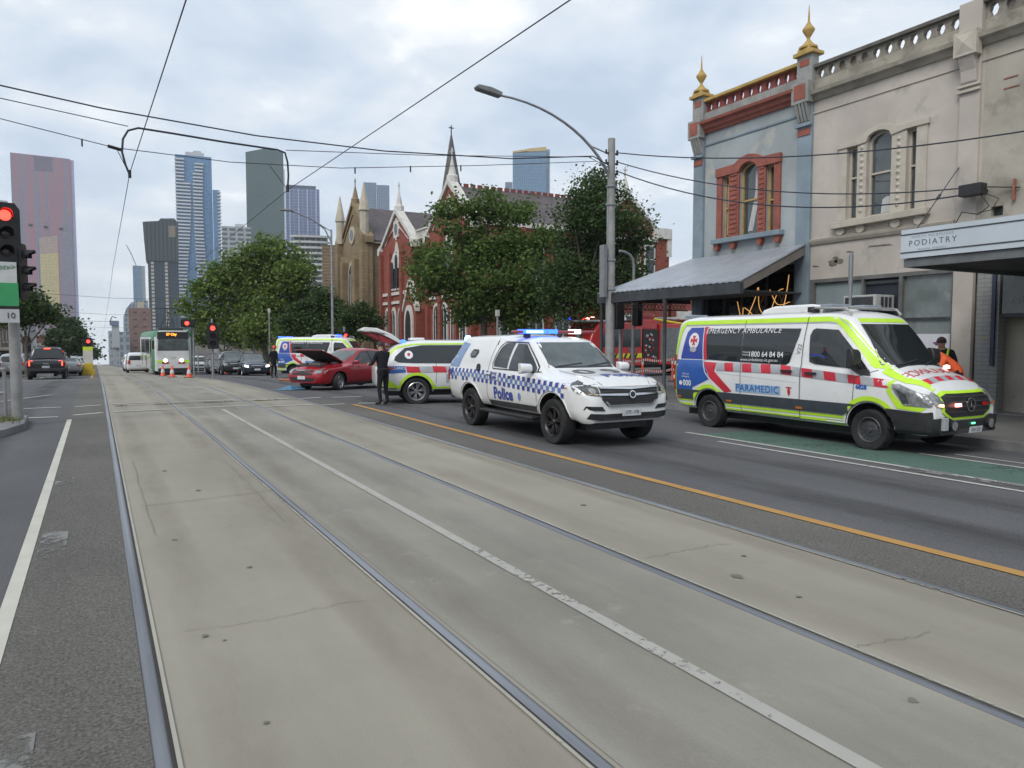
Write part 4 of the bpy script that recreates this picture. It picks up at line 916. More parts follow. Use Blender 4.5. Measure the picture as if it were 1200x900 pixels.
# ================================================================== ORDINARY CARS
PLATEINK = mat('plate_ink', (.03, .04, .09), .6, 0, 0)
KIND = {
 'sedan': dict(AX=1.37, hw=.90, r=.32, keys=[(-2.36, .45, .85, .98, .66, .76, .60), (-2.28, .36, .90, 1.04, .80, .86, .66), (-1.75, .30, .92, 1.08, .84, .90, .68), (-1.0, .28, .92, 1.40, .84, .90, .62), (-.35, .27, .90, 1.45, .84, .90, .61), (.10, .27, .89, 1.42, .84, .90, .60), (.95, .27, .87, .98, .84, .90, .66), (1.9, .27, .78, .86, .84, .87, .66), (2.18, .26, .68, .77, .76, .80, .58), (2.28, .30, .58, .66, .62, .66, .48)],
    win=[(-1.32, .94), (-.95, 1.34), (-.35, 1.38), (.05, 1.36), (.72, .93)], ws=[(-.66, 1.0), (.66, 1.0), (.54, 1.38), (-.54, 1.38)], rear=(1.0, 1.36, .60), lamp=(.62, .80), tl=(.78, .94), top=1.45),
 'hatch': dict(AX=1.3, hw=.88, r=.32, keys=[(-2.05, .45, .90, 1.05, .66, .76, .58), (-1.98, .34, .95, 1.15, .80, .85, .62), (-1.7, .30, .96, 1.40, .83, .88, .62), (-1.2, .28, .96, 1.48, .83, .88, .60), (.1, .27, .92, 1.50, .83, .88, .60), (.35, .27, .92, 1.45, .83, .88, .59), (1.15, .27, .90, 1.0, .83, .88, .64), (1.8, .27, .82, .90, .82, .85, .64), (2.0, .26, .70, .80, .74, .78, .56), (2.08, .30, .6, .68, .62, .66, .46)],
    win=[(-1.62, 1.02), (-1.3, 1.38), (-.3, 1.42), (.22, 1.40), (.95, .96)], ws=[(-.64, 1.02), (.64, 1.02), (.52, 1.42), (-.52, 1.42)], rear=(1.05, 1.38, .56), lamp=(.68, .86), tl=(.82, 1.0), top=1.5),
 'wagon': dict(AX=1.36, hw=.93, r=.36, keys=[(-2.30, .50, .98, 1.15, .70, .80, .62), (-2.22, .40, 1.02, 1.25, .82, .89, .66), (-1.95, .36, 1.04, 1.55, .86, .93, .67), (-1.4, .34, 1.04, 1.66, .86, .93, .66), (.1, .33, 1.0, 1.68, .86, .93, .66), (.42, .33, 1.0, 1.63, .86, .93, .65), (1.15, .33, .98, 1.10, .86, .92, .70), (2.0, .33, .90, 1.0, .86, .90, .70), (2.2, .32, .80, .88, .78, .82, .60), (2.28, .36, .68, .76, .64, .68, .5)],
    win=[(-1.85, 1.12), (-1.45, 1.52), (-.3, 1.58), (.25, 1.56), (.95, 1.06)], ws=[(-.68, 1.12), (.68, 1.12), (.58, 1.58), (-.58, 1.58)], rear=(1.15, 1.52, .62), lamp=(.74, .93), tl=(.92, 1.12), top=1.68),
 'van': dict(AX=1.45, hw=.92, r=.33, keys=[(-2.30, .50, 1.1, 1.70, .78, .84, .72), (-2.25, .36, 1.12, 1.80, .86, .91, .75), (-1.9, .32, 1.12, 1.86, .87, .92, .76), (.3, .30, 1.10, 1.87, .87, .92, .74), (.6, .30, 1.08, 1.82, .87, .92, .72), (1.35, .30, 1.02, 1.14, .87, .91, .70), (1.95, .30, .90, 1.0, .84, .88, .66), (2.15, .30, .76, .85, .74, .78, .56), (2.22, .34, .62, .70, .62, .66, .46)],
    win=[(.38, 1.14), (.35, 1.66), (.52, 1.68), (1.12, 1.12)], ws=[(-.68, 1.16), (.68, 1.16), (.60, 1.70), (-.60, 1.70)], rear=(1.22, 1.62, .66), lamp=(.70, .92), tl=(.86, 1.2), top=1.87),
 'pickup': dict(AX=1.62, hw=.96, r=.40, keys=[(-2.75, .66, 1.05, 1.14, .80, .90, .84), (-2.68, .58, 1.08, 1.18, .88, .96, .88), (-1.02, .52, 1.08, 1.18, .88, .965, .88), (-.98, .52, 1.08, 1.20, .88, .965, .86), (-.88, .50, 1.08, 1.84, .88, .965, .70), (-.3, .50, 1.08, 1.87, .88, .965, .70), (.55, .48, 1.08, 1.84, .88, .965, .69), (1.2, .48, 1.05, 1.26, .88, .965, .76), (2.3, .48, .98, 1.14, .88, .94, .78), (2.5, .45, .88, 1.0, .80, .86, .68), (2.58, .48, .76, .86, .68, .74, .58)],
    win=[(-.78, 1.24), (-.70, 1.74), (.0, 1.78), (.48, 1.75), (1.0, 1.22)], ws=[(-.70, 1.28), (.70, 1.28), (.62, 1.78), (-.62, 1.78)], rear=(1.28, 1.74, .62), lamp=(.86, 1.05), tl=(.86, 1.16), top=1.87)}
def car(kind, pm, label, loc, rz, tail=False, head=False, cat='car', group=None, name='parked_car', front_text='', rear_text='', extra=None, steer=0):
    k = KIND[kind]; t = thing(name, label, cat, loc, rz, group); B = Body(k['keys'], t, [pm], (k['AX'], -k['AX']), k['r'] + .055, k['hw'])
    for x in (k['AX'], -k['AX']):
        for sg in (1, -1): wheel(t, x, sg, k['r'], k['hw'], .21, k['r'] * .68, 'five', ALLOY, steer=steer if x > 0 else 0)
    z0 = k['keys'][3][1]; box_part('chassis', t, BLACK, -k['AX'] - .5, k['AX'] + .4, -.58, .58, z0 - .12, z0 + .04, 0)
    for sd in ('R', 'L'):
        B.decal([k['win']], sd, 'side_window', GLASS, off=.010, thick=.003, grid=.07)
        xm = .5 * (k['win'][0][0] + k['win'][-1][0]) + .05; zt_ = k['win'][1][1] + .02
        if kind != 'van': B.line([(xm, zt_), (xm, z0 + .06)], sd, .05, 'door_pillar', pm, off=.018) if False else B.line([(xm, k['win'][0][1] - .02), (xm, z0 + .08)], sd, .012)
        B.line([(xm, k['win'][0][1]), (xm, zt_)], sd, .06, 'door_pillar', BLACK, off=.022, grid=.07)
        B.line([(k['win'][-1][0] + .06, k['win'][-1][1] - .03), (k['win'][-1][0], z0 + .1)], sd, .012)
        a, c = k['lamp']; xf = k['keys'][-1][0]
        B.decal([[(xf - .42, c + .02), (xf - .12, c - .05), (xf - .04, a), (xf - .25, a)]], sd, 'headlight', LAMP, off=.008, thick=.008, arch=False)
        a, c = k['tl']; xb = k['keys'][0][0]; B.decal([[(xb + .02, a), (xb + .22, a + .02), (xb + .20, c), (xb + .03, c)]], sd, 'tail_light', REDL, off=.012, thick=.008, arch=False)
        for xh in (xm - .28, xm + .62): B.decal([rect(xh - .09, xh + .09, k['win'][0][1] - .12, k['win'][0][1] - .09)], sd, 'door_handle', pm, off=.025, thick=.015)
    B.decal([k['ws']], 'F', 'windscreen', GLASS2 if extra != 'dark' else GLASS, off=.008, arch=False, grid=.08)
    a, c, hw = k['rear']; B.decal([[(-hw - .06, a), (hw + .06, a), (hw, c), (-hw, c)]], 'B', 'rear_window', GLASS, off=.008, arch=False, grid=.08)
    a, c = k['lamp']; w_ = k['hw']
    B.decal([[(-w_ * .52, a - .04), (w_ * .52, a - .04), (w_ * .50, c - .05), (-w_ * .50, c - .05)]], 'F', 'grille', BLACK, off=.012, thick=.01, arch=False)
    B.decal([[(-w_ * .6, z0 + .08), (w_ * .6, z0 + .08), (w_ * .66, z0 + .2), (-w_ * .66, z0 + .2)]], 'F', 'lower_intake', BLACK, off=.010, thick=.008, arch=False)
    B.decal([[(-w_ * .40, c - .08), (w_ * .40, c - .08), (w_ * .40, c - .055), (-w_ * .40, c - .055)]], 'F', 'chrome_bar', CHROME, off=.025, thick=.008, arch=False)
    for s_ in (1, -1):
        f = (lambda p: p) if s_ > 0 else mirror
        B.decal([f([(w_ * .58, a), (w_ * .84, a + .03), (w_ * .86, c - .03), (w_ * .60, c - .06)])], 'F', 'headlight', WHITELIT if head else LAMP, off=.01, thick=.008, arch=False)
        a2, c2 = k['tl']; B.decal([f([(w_ * .66, a2), (w_ * .86, a2), (w_ * .86, c2), (w_ * .66, c2)])], 'B', 'tail_light', TAILLIT if tail else REDL, off=.014, thick=.012, arch=False)
    if tail:
        zc = k['rear'][1] + (.05 if kind == 'pickup' else .03); B.decal([rect(-.16, .16, zc, zc + .05)], 'B', 'high_brake_light', TAILLIT, off=.03, thick=.02, arch=False)
    plate(B, 'F', 0, z0 + .20, front_text, dx=.02); plate(B, 'B', 0, k['tl'][0] - .1 if kind != 'pickup' else .80, rear_text, dx=.02)
    mirrors(t, k['win'][-1][0] - .05, w_ - .05, k['win'][-1][1] + .06, pm, (.12, .18, .13))
    if kind == 'pickup':
        box_part('rear_bumper', t, BLACK, -2.86, -2.7, -.88, .88, .55, .72, .03)
        B.decal([rect(-.76, .76, .74, 1.12)], 'B', 'tailgate', pm, off=.016, thick=.012, arch=False)
        B.text('PICKUP', .01, 'B', 0, .98, CHROME) if False else B.decal([rect(-.14, .14, .96, 1.0)], 'B', 'badge', CHROME, off=.034, thick=.006, arch=False)
    return t
PAINT = {n: paintm('paint_' + n, c, r, m) for n, c, r, m in (('black', (.012, .013, .015), .2, 0), ('silver', (.36, .37, .38), .3, .6), ('white', (.68, .69, .70), .3, 0), ('grey', (.10, .105, .11), .28, .5), ('navy', (.02, .03, .05), .25, .3), ('red', (.34, .012, .022), .22, .15))}
def bycar(px, Zc, dy=0): q_ = PZ(px, 430, Zc); return (q_.x, q_.y + dy, G(q_.x, q_.y))
# --- red sedan with its bonnet up
def red_sedan():
    th = R(209); h = Vector((math.cos(th), math.sin(th))); l = Vector((-h.y, h.x))
    wpt = Vector((7.35, 25.3)); p = wpt - h * 1.37 - l * .88
    t = car('sedan', PAINT['red'], 'red sedan stopped across the lane with its bonnet raised, beside the ambulance wagon', (p.x, p.y, G(p.x, p.y)), th, name='crashed_sedan', steer=R(18), head=False)
    ch = {c.name.split('.')[0]: c for c in COL.objects if c.parent == t}
    eb = MB(); eb.box(1.02, 2.0, -.60, .60, .84, .90)
    e0 = eb.build('engine_bay', BLACK, t, bevel=.02)
    b = MB(); b.box(1.35, 1.75, -.25, .3, .9, .97); b.box(1.1, 1.3, .35, .55, .88, 1.0); b.box(1.5, 1.8, -.52, -.34, .88, .96); b.box(1.2, 1.35, -.5, -.1, .9, 1.0)
    b.build('engine_cover', mat('engine_grey', (.16, .17, .17), .5, .4, .4, 12), e0, bevel=.015)
    b = MB(); pr = [(.98, 1.00), (1.25, 1.14), (1.62, 1.30), (2.02, 1.43), (2.04, 1.415), (1.63, 1.265), (1.26, 1.10), (.99, .97)]
    b.prism(pr, lambda a, c: Vector((a, -.66, c)), lambda a, c: Vector((a, .66, c))); bo = b.build('raised_bonnet', PAINT['red'], t, bevel=.008, smooth=50)
    b = MB(); b.prism([(1.02, .97), (1.26, 1.095), (1.62, 1.255), (1.98, 1.385), (1.98, 1.37), (1.63, 1.235), (1.27, 1.07)], lambda a, c: Vector((a, -.60, c)), lambda a, c: Vector((a, .60, c))); b.build('bonnet_lining', mat('bonnet_lining', (.025, .025, .026), .8, 0, .4, 10), bo)
    b = MB(); b.tube([(1.9, -.5, .88), (1.85, -.45, 1.36)], .008, 5); b.build('prop_rod', BLACK, bo)
    return t
red_sedan()
# --- debris by the red sedan
a = P(345, 452); b = MB(); 
b.tube([P(328, 446) + Vector((0, 0, .05)), P(346, 447.5) + Vector((0, 0, .05))], .05, 8); tag(b.build('rubble_bar', mat('orange_debris', (.45, .14, .05), .6, 0, .3, 6)), 'orange trim strip lying on the road ahead of the red sedan', 'debris')
b = MB(); c0 = P(341, 457); vs = [(c0.x + dx, c0.y + dy, c0.z + dz) for dx, dy, dz in ((-.55, -.2, .02), (-.1, -.35, .02), (.5, -.15, .03), (.55, .2, .02), (0, .3, .03), (-.4, .25, .02), (0, 0, .16), (-.25, .02, .10), (.25, .05, .12))]
b.add(vs, [(0, 1, 7), (1, 6, 7), (1, 2, 6), (2, 8, 6), (2, 3, 8), (3, 4, 8), (4, 6, 8), (4, 5, 7), (4, 7, 6), (5, 0, 7)]); tag(b.build('blue_sheet', mat('blue_tarp', (.06, .17, .27), .5, 0, .4, 6)), 'crumpled blue green sheet on the road beneath the red sedan nose', 'sheet')
# --- queue on the right beside the tram, facing the camera
gq = 'oncoming cars waiting behind the cones'
for kind, pt, px, Z, lab in (('wagon', 'silver', 279-27, 52, 'silver wagon nearest the tram in the waiting queue'), ('hatch', 'silver', 256, 58, 'pale hatchback half behind the metal barrier beside the tram'),
                             ('wagon', 'black', 273, 53, 'black wagon in the queue just behind the leftmost roadside cone'), ('sedan', 'navy', 297, 50, 'dark sedan, nearest the rear of the far ambulance van')):
    x, y, z = bycar(px, Z)
    if lab.startswith('silver wagon'): continue
    car(kind, PAINT[pt], lab, (x, y, z), R(-90 - 4), head=(pt == 'navy'), group=gq, name='queued_car')
x, y, z = bycar(262, 64); car('wagon', PAINT['grey'], 'grey wagon farther back between the tram and the trees', (x, y, z), R(-90), group=gq, name='queued_car')
x, y, z = bycar(232, 70); car('hatch', PAINT['white'], 'white hatchback just right of the tram, partly hidden by the barrier', (x, y, z), R(-90), group=gq, name='queued_car')
# --- vans and cars moving away on the left of the tram
x, y, z = bycar(163, 70); car('van', PAINT['white'], 'nearer white van alongside the tram, its rear towards the camera', (x - .2, y, z), R(90), tail=False, cat='van', name='white_van', group='white vans beside the tram')
x, y, z = bycar(156, 84); car('van', PAINT['white'], 'farther white van beyond the tram, facing the camera', (x - .1, y, z), R(-90), cat='van', name='white_van', group='white vans beside the tram')
# --- left lanes
x, y, z = bycar(57, 44.5); car('pickup', PAINT['black'], 'black pickup truck with brake lights lit in the left lane', (x, y, z), R(90), tail=True, cat='pickup truck', name='pickup_truck', rear_text='1GX-4AB')
gl = 'cars waiting in the left lanes'
for kind, pt, px, Z, lab, tl in (('sedan', 'silver', 80, 56, 'silver sedan just ahead of the black pickup', False), ('sedan', 'silver', 86, 66, 'silver car two places ahead of the black pickup', False), ('wagon', 'grey', 91, 78, 'farthest grey car in the queue beyond the pickup', True)):
    x, y, z = bycar(px, Z); car(kind, PAINT[pt], lab, (x, y, z), R(90), tail=tl, group=gl, name='queued_car')
x, y, z = bycar(17, 54); car('wagon', PAINT['silver'], 'silver wagon parked at the left kerb behind the signal pole', (x, y, z), R(90), name='parked_car')
x, y, z = bycar(30, 66); car('sedan', PAINT['grey'], 'grey sedan parked beyond the silver wagon at the left kerb', (x, y, z), R(90), tail=True, name='parked_car')
# ================================================================== BUILDINGS ON THE RIGHT
def faceX(X): return lambda a, b, d: Vector((X - d, a, b))
def faceY(Y): return lambda a, b, d: Vector((a, Y - d, b))
def panel(f, poly, d0, d1, name, m, parent, bevel=0, smooth=None):
    b = MB(); polys = poly if isinstance(poly[0][0], (tuple, list)) else [poly]
    for p in polys: b.prism(p, lambda u, v: f(u, v, d0), lambda u, v: f(u, v, d1))
    return b.build(name, m, parent, bevel=bevel, smooth=smooth)
def openwall(f, a0, a1, z0, z1, ops, th, name, m, parent):
    """wall from a0..a1, z0..z1 with rectangular openings, th thick behind the face"""
    as_ = sorted({a0, a1} | {o[0] for o in ops} | {o[1] for o in ops}); zs = sorted({z0, z1} | {o[2] for o in ops} | {o[3] for o in ops})
    b = MB(); vs = {}; fs = []; V = []
    solid = lambda i, j: 0 <= i < len(as_) - 1 and 0 <= j < len(zs) - 1 and not any(o[0] <= (as_[i] + as_[i + 1]) / 2 <= o[1] and o[2] <= (zs[j] + zs[j + 1]) / 2 <= o[3] for o in ops)
    def v(i, j, k):
        if (i, j, k) not in vs: vs[(i, j, k)] = len(V); V.append(f(as_[i], zs[j], -k * th))
        return vs[(i, j, k)]
    for i in range(len(as_) - 1):
        for j in range(len(zs) - 1):
            if not solid(i, j): continue
            for k in (0, 1): fs.append((v(i, j, k), v(i + 1, j, k), v(i + 1, j + 1, k), v(i, j + 1, k)))
            if not solid(i - 1, j): fs.append((v(i, j, 0), v(i, j + 1, 0), v(i, j + 1, 1), v(i, j, 1)))
            if not solid(i + 1, j): fs.append((v(i + 1, j, 0), v(i + 1, j + 1, 0), v(i + 1, j + 1, 1), v(i + 1, j, 1)))
            if not solid(i, j - 1): fs.append((v(i, j, 0), v(i + 1, j, 0), v(i + 1, j, 1), v(i, j, 1)))
            if not solid(i, j + 1): fs.append((v(i, j + 1, 0), v(i + 1, j + 1, 0), v(i + 1, j + 1, 1), v(i, j + 1, 1)))
    b.add(V, fs); return b.build(name, m, parent)
def archtop(a0, a1, z0, z1, rise, n=10):
    c = (a0 + a1) / 2; hw = (a1 - a0) / 2
    return [(a0, z0), (a1, z0)] + [(c + hw * math.cos(math.pi * i / n), z1 - rise + rise * math.sin(math.pi * i / n)) for i in range(n + 1)]
def gothic(c, hw, z0, zs, zt, n=6):
    pts = [(c - hw, z0), (c + hw, z0), (c + hw, zs)]
    for i in range(1, n): t = i / n; pts.append((c + hw * (1 - t ** 1.7), zs + (zt - zs) * math.sin(t * math.pi / 2) ** .9))
    pts.append((c, zt))
    for i in range(n - 1, 0, -1): t = i / n; pts.append((c - hw * (1 - t ** 1.7), zs + (zt - zs) * math.sin(t * math.pi / 2) ** .9))
    pts.append((c - hw, zs)); return pts
def frame_ring(outer, inner_scale, c): return [((a - c[0]) * inner_scale + c[0], (b - c[1]) * inner_scale + c[1]) for a, b in outer]
def ringpanel(f, outer, inner, d0, d1, name, m, parent):
    b = MB(); n = len(outer); V = []
    for d in (d0, d1): V += [f(a, c, d) for a, c in outer] + [f(a, c, d) for a, c in inner]
    fs = []
    for i in range(n):
        j = (i + 1) % n
        fs += [(i, j, n + j, n + i), (2 * n + i, 3 * n + i, 3 * n + j, 2 * n + j), (i, 2 * n + i, 2 * n + j, j), (n + i, n + j, 3 * n + j, 3 * n + i)]
    b.add(V, fs); return b.build(name, m, parent)
def pierced(f, a0, a1, z0, z1, n, fx, fz, th, name, m, parent, filled=(), n_seg=16):
    b = MB(); w_ = (a1 - a0) / n
    for k in range(n):
        c = (a0 + (k + .5) * w_, (z0 + z1) / 2); ra, rz_ = w_ * fx / 2, (z1 - z0) * fz / 2; V = []; fs = []
        ang = [2 * math.pi * i / n_seg for i in range(n_seg)]
        for d in (0, -th):
            for t in ang:
                s_ = max(abs(math.cos(t)) / (w_ / 2), abs(math.sin(t)) / ((z1 - z0) / 2)); V.append(f(c[0] + math.cos(t) / s_, c[1] + math.sin(t) / s_, d))
            for t in ang: V.append(f(c[0] + ra * math.cos(t) * (1 - .12 * abs(math.sin(4 * t))), c[1] + rz_ * math.sin(t), d))
        for i in range(n_seg):
            j = (i + 1) % n_seg; q_ = n_seg; fs += [(i, j, q_ + j, q_ + i), (2 * q_ + i, 3 * q_ + i, 3 * q_ + j, 2 * q_ + j), (q_ + i, q_ + j, 3 * q_ + j, 3 * q_ + i)]
        b.add(V, fs)
        if k in filled: b.box(0, 0, 0, 0, 0, 0) if False else b.add([f(c[0] + u * ra, c[1] + v * rz_, -th * .6) for u, v in ((-1, -1), (1, -1), (1, 1), (-1, 1))], [(0, 1, 2, 3)])
    return b.build(name, m, parent, fix=False)
def finial(x, y, z, h, m, parent, name='finial', s=1.0):
    b = MB(); p = [(0, 0), (.30, 0), (.30, .06), (.22, .10), (.13, .20), (.06, .28), (.05, .34), (.10, .42), (.19, .56), (.20, .62), (.14, .70), (.07, .80), (.04, .86), (.035, .95), (.012, 1.35), (0, 1.42)]
    b.lathe([(r * s, q * h / 1.42) for r, q in p], 14, tf=Matrix.Translation((x, y, z))); return b.build(name, m, parent, smooth=45)
STUC = mat('pale_blue_render', (.32, .355, .365), .85, 0, .10, .8, .15, dirt=((.46, .44, .37), 1.1, .56, .7))
PBLUE = mat('blue_grey_pilaster_paint', (.20, .255, .295), .8, 0, .14, 1.2, .15, dirt=((.40, .42, .42), 1.6, .62, .5))
GREYM = mat('grey_stone_trim', (.27, .275, .26), .85, 0, .15, 3, .2, dirt=((.10, .10, .09), 3.0, .60, .4))
TERR = mat('terracotta_paint', (.27, .085, .06), .75, 0, .14, 3, .1)
TERR2 = mat('dark_red_trim', (.20, .05, .04), .75, 0, .18, 3, .1)
GOLD = mat('ochre_gold_paint', (.42, .28, .085), .7, 0, .15, 5)
OCHRE = mat('ochre_window_frame', (.40, .27, .10), .7, 0, .15, 5)
CREAM = mat('pinkish_cream_render', (.46, .415, .37), .88, 0, .10, .7, .2, dirt=((.28, .26, .23), 1.6, .56, .55))
CREAM2 = mat('cream_window_trim', (.45, .41, .345), .8, 0, .08, 3, .1, dirt=((.2, .18, .15), 4, .63, .4))
STAIN = mat('stained_old_render', (.37, .345, .29), .9, 0, .16, .8, .3, dirt=((.17, .16, .125), .9, .55, .65))
COPE = mat('dark_coping_stone', (.12, .115, .10), .9, 0, .25, 3, .3)
WINGL = mat('window_glass', (.055, .068, .072), .04, 0, .35, 1.2, spec=1.0)
DARKIN = mat('dark_interior', (.015, .015, .016), .9, 0, .2, 2)
CURT = mat('curtain_cloth', (.45, .46, .46), .9, 0, .2, 6, stretch=(1, 8, .3))
STEELP = mat('galvanised_steel', (.30, .31, .32), .5, .5, .2, 3)
ZINC = mat('corrugated_zinc', (.34, .365, .40), .45, .3, .10, 2)
DKST = mat('dark_steel', (.05, .055, .06), .55, .2, .2, 3)
F = faceX(17.9)
# ---- the blue terrace shop
t = thing('terrace_shop', 'pale blue two storey shop with terracotta windows and gold finials', 'shop', (17.9, 16.85, 0))
def at(o):                        # keep world placement under a parented root
    return o
def root_frame(t):
    bpy.context.view_layer.update()
    inv = t.matrix_world.inverted()
    for o in COL.objects:
        if o.parent == t and not o.get('_p'): o.matrix_parent_inverse = inv.copy(); o['_p'] = 1
wins = [(17.65, 17.95, 4.95, 6.95), (16.45, 17.22, 4.95, 7.2), (15.83, 16.15, 4.95, 6.95)]
WT = mat
openwall(F, 14.75, 18.85, 3.9, 9.0, [(w0, w1, a, c) for w0, w1, a, c in wins], .35, 'front_wall', STUC, t)
b = MB(); b.box(18.25, 30, 14.52, 19.2, -.3, 8.9); b.build('side_wall', STUC, t)
b = MB(); b.box(18.12, 18.24, 14.8, 18.8, 4.4, 8.6); b.build('dark_room', DARKIN, t)
for y0, y1 in ((14.5, 14.98), (18.78, 19.24)):
    panel(F, [(y0, -.2), (y1, -.2), (y1, 9.0), (y0, 9.0)], -.1, .10, 'pilaster', PBLUE, t, bevel=.01)
    c = (y0 + y1) / 2
    panel(F, [(y0 - .02, 8.86), (y1 + .02, 8.86), (y1 + .02, 9.72), (y0 - .02, 9.72)], -.12, .16, 'parapet_pier', GREYM, t, bevel=.01)
    panel(F, [(y0 + .08, 9.42), (y1 - .08, 9.42), (y1 - .08, 9.60), (y0 + .08, 9.60)], .16, .175, 'terracotta_inset', TERR, t)
    panel(F, [(y0 - .05, 8.36), (y1 + .05, 8.36), (y1 + .05, 8.96), (y0 - .05, 8.96)], .1, .34, 'bracket_block', GREYM, t, bevel=.012)
    panel(F, [(y0 + .05, 8.46), (y1 - .05, 8.46), (y1 - .05, 8.88), (y0 + .05, 8.88)], .34, .352, 'terracotta_inset', TERR, t)
    for k in range(4):
        ya = y0 + .02 + k * (y1 - y0 - .04) / 4; b = MB(); b.prism([(.10, 7.85), (.16, 7.88), (.24, 8.1), (.33, 8.36), (.10, 8.36)], lambda d, z: F(ya, z, d), lambda d, z: F(ya + .07, z, d)); b.build('corbel', GREYM, t, bevel=.006)
    panel(F, [(y0 - .03, 7.74), (y1 + .03, 7.74), (y1 + .03, 7.84), (y0 - .03, 7.84)], .1, .20, 'pilaster_moulding', PBLUE, t, bevel=.01)
    panel(F, [(y0 + .03, 7.50), (y1 - .03, 7.50), (y1 - .03, 7.68), (y0 + .03, 7.68)], .1, .125, 'terracotta_inset', TERR, t)
    panel(F, [(y0 - .10, 9.72), (y1 + .10, 9.72), (y1 + .10, 9.82), (y0 - .10, 9.82)], -.25, .26, 'pier_cap', GOLD, t, bevel=.02)
    b = MB(); b.lathe([(0, 0), (.30, 0), (.27, .10), (.12, .20), (0, .22)], 4, tf=Matrix.Translation((17.88, c, 9.82)) @ Matrix.Rotation(R(45), 4, 'Z')); b.build('pier_cap', GOLD, t)
    finial(17.88, c, 9.92, 1.25, GOLD, t, s=.85)
pierced(F, 14.98, 18.78, 9.16, 9.52, 11, .52, .82, .12, 'balustrade', TERR2, t)
panel(F, [(14.98, 9.52), (18.78, 9.52), (18.78, 9.62), (14.98, 9.62)], -.2, .14, 'gold_coping', GOLD, t, bevel=.015)
panel(F, [(14.98, 8.84), (18.78, 8.84), (18.78, 9.16), (14.98, 9.16)], -.15, .10, 'parapet_band', GREYM, t)
b = MB(); b.prism([(0, 8.50), (.08, 8.50), (.12, 8.58), (.20, 8.62), (.22, 8.72), (.34, 8.76), (.36, 8.84), (0, 8.84)], lambda d, z: F(14.98, z, d), lambda d, z: F(18.78, z, d)); b.build('cornice', TERR, t)
panel(F, [(14.98, 8.10), (18.78, 8.10), (18.78, 8.15), (14.98, 8.15)], 0, .035, 'string_course', PBLUE, t)
# window group: terracotta surround with raised centre arch, ochre frames
def sash(fr, a0, a1, z0, z1, fm, parent, rise=0, curtain=None, depth=-.16, glass=None, midz=None):
    o = MB(); outer = archtop(a0, a1, z0, z1, rise, 10) if rise else [(a0, z0), (a1, z0), (a1, z1), (a0, z1)]
    c = ((a0 + a1) / 2, (z0 + z1) / 2); k = .055
    inner = [(a + (k if a < c[0] - .01 else -k if a > c[0] + .01 else 0), b_ + (k if b_ < c[1] else -k)) for a, b_ in outer]
    wn = ringpanel(fr, outer, inner, depth, depth + .07, 'window', fm, parent)
    mz = midz or (z0 + z1) / 2 - .05
    panel(fr, [(a0 + k, mz), (a1 - k, mz), (a1 - k, mz + .05), (a0 + k, mz + .05)], depth + .005, depth + .075, 'sash_bar', fm, wn)
    panel(fr, inner, depth + .008, depth + .016, 'pane', glass or WINGL, wn)
    if curtain: panel(fr, curtain, depth + .018, depth + .022, 'curtain', CURT, wn)
    return wn
for i, (w0, w1, a, c) in enumerate(wins):
    sash(F, w0, w1, a, c, OCHRE, t, rise=.25 if i == 1 else 0, curtain=[(16.80, 5.1), (17.0, 5.1), (16.72, 6.3), (16.72, 6.95), (16.66, 6.95), (16.62, 5.9)] if i == 1 else ([(17.75, 5.1), (17.88, 5.1), (17.88, 6.7), (17.75, 6.7)] if i == 0 else None))
for y0, y1 in ((15.60, 15.83), (16.15, 16.45), (17.22, 17.65), (17.95, 18.18)):
    panel(F, [(y0, 4.97), (y1, 4.97), (y1, 7.05), (y0, 7.05)], 0, .07, 'window_pier', TERR, t, bevel=.008)
    if y1 - y0 > .25:
        for k in range(13): panel(F, [(y0 + .06, 5.08 + k * .15), (y1 - .06, 5.08 + k * .15), (y1 - .06, 5.18 + k * .15), (y0 + .06, 5.18 + k * .15)], .07, .095, 'pier_boss', TERR, t, bevel=.01)
head = [(15.60, 6.95), (16.45, 6.95)] + [(16.835 + .385 * math.cos(R(180 - 18 * i)) * -1 * -1, 6.95 + .25 * math.sin(R(18 * i))) for i in range(0, 11)][::1] + [(17.22, 6.95), (18.18, 6.95), (18.18, 7.2), (17.35, 7.2), (17.1, 7.36), (16.835, 7.42), (16.55, 7.36), (16.3, 7.3), (15.60, 7.3)]
panel(F, [(15.58, 6.95), (16.15, 6.95), (16.45, 6.96), (16.55, 7.1), (16.7, 7.18), (16.835, 7.2), (16.98, 7.18), (17.12, 7.1), (17.22, 6.96), (17.5, 6.95), (18.20, 6.95), (18.20, 7.22), (17.40, 7.24), (17.15, 7.38), (16.835, 7.44), (16.52, 7.38), (16.28, 7.24), (15.58, 7.22)], -.02, .12, 'window_head', TERR, t, bevel=.01)
panel(F, [(15.45, 4.80), (18.25, 4.80), (18.25, 4.95), (15.45, 4.95)], -.3, .24, 'window_sill', PBLUE, t, bevel=.015)
for y in (15.62, 16.30, 17.40, 18.10): panel(F, [(y - .1, 4.80), (y + .1, 4.80), (y + .1, 4.70), (y + .05, 4.58), (y - .05, 4.58), (y - .1, 4.70)], 0, .16, 'sill_bracket', TERR, t, bevel=.01)
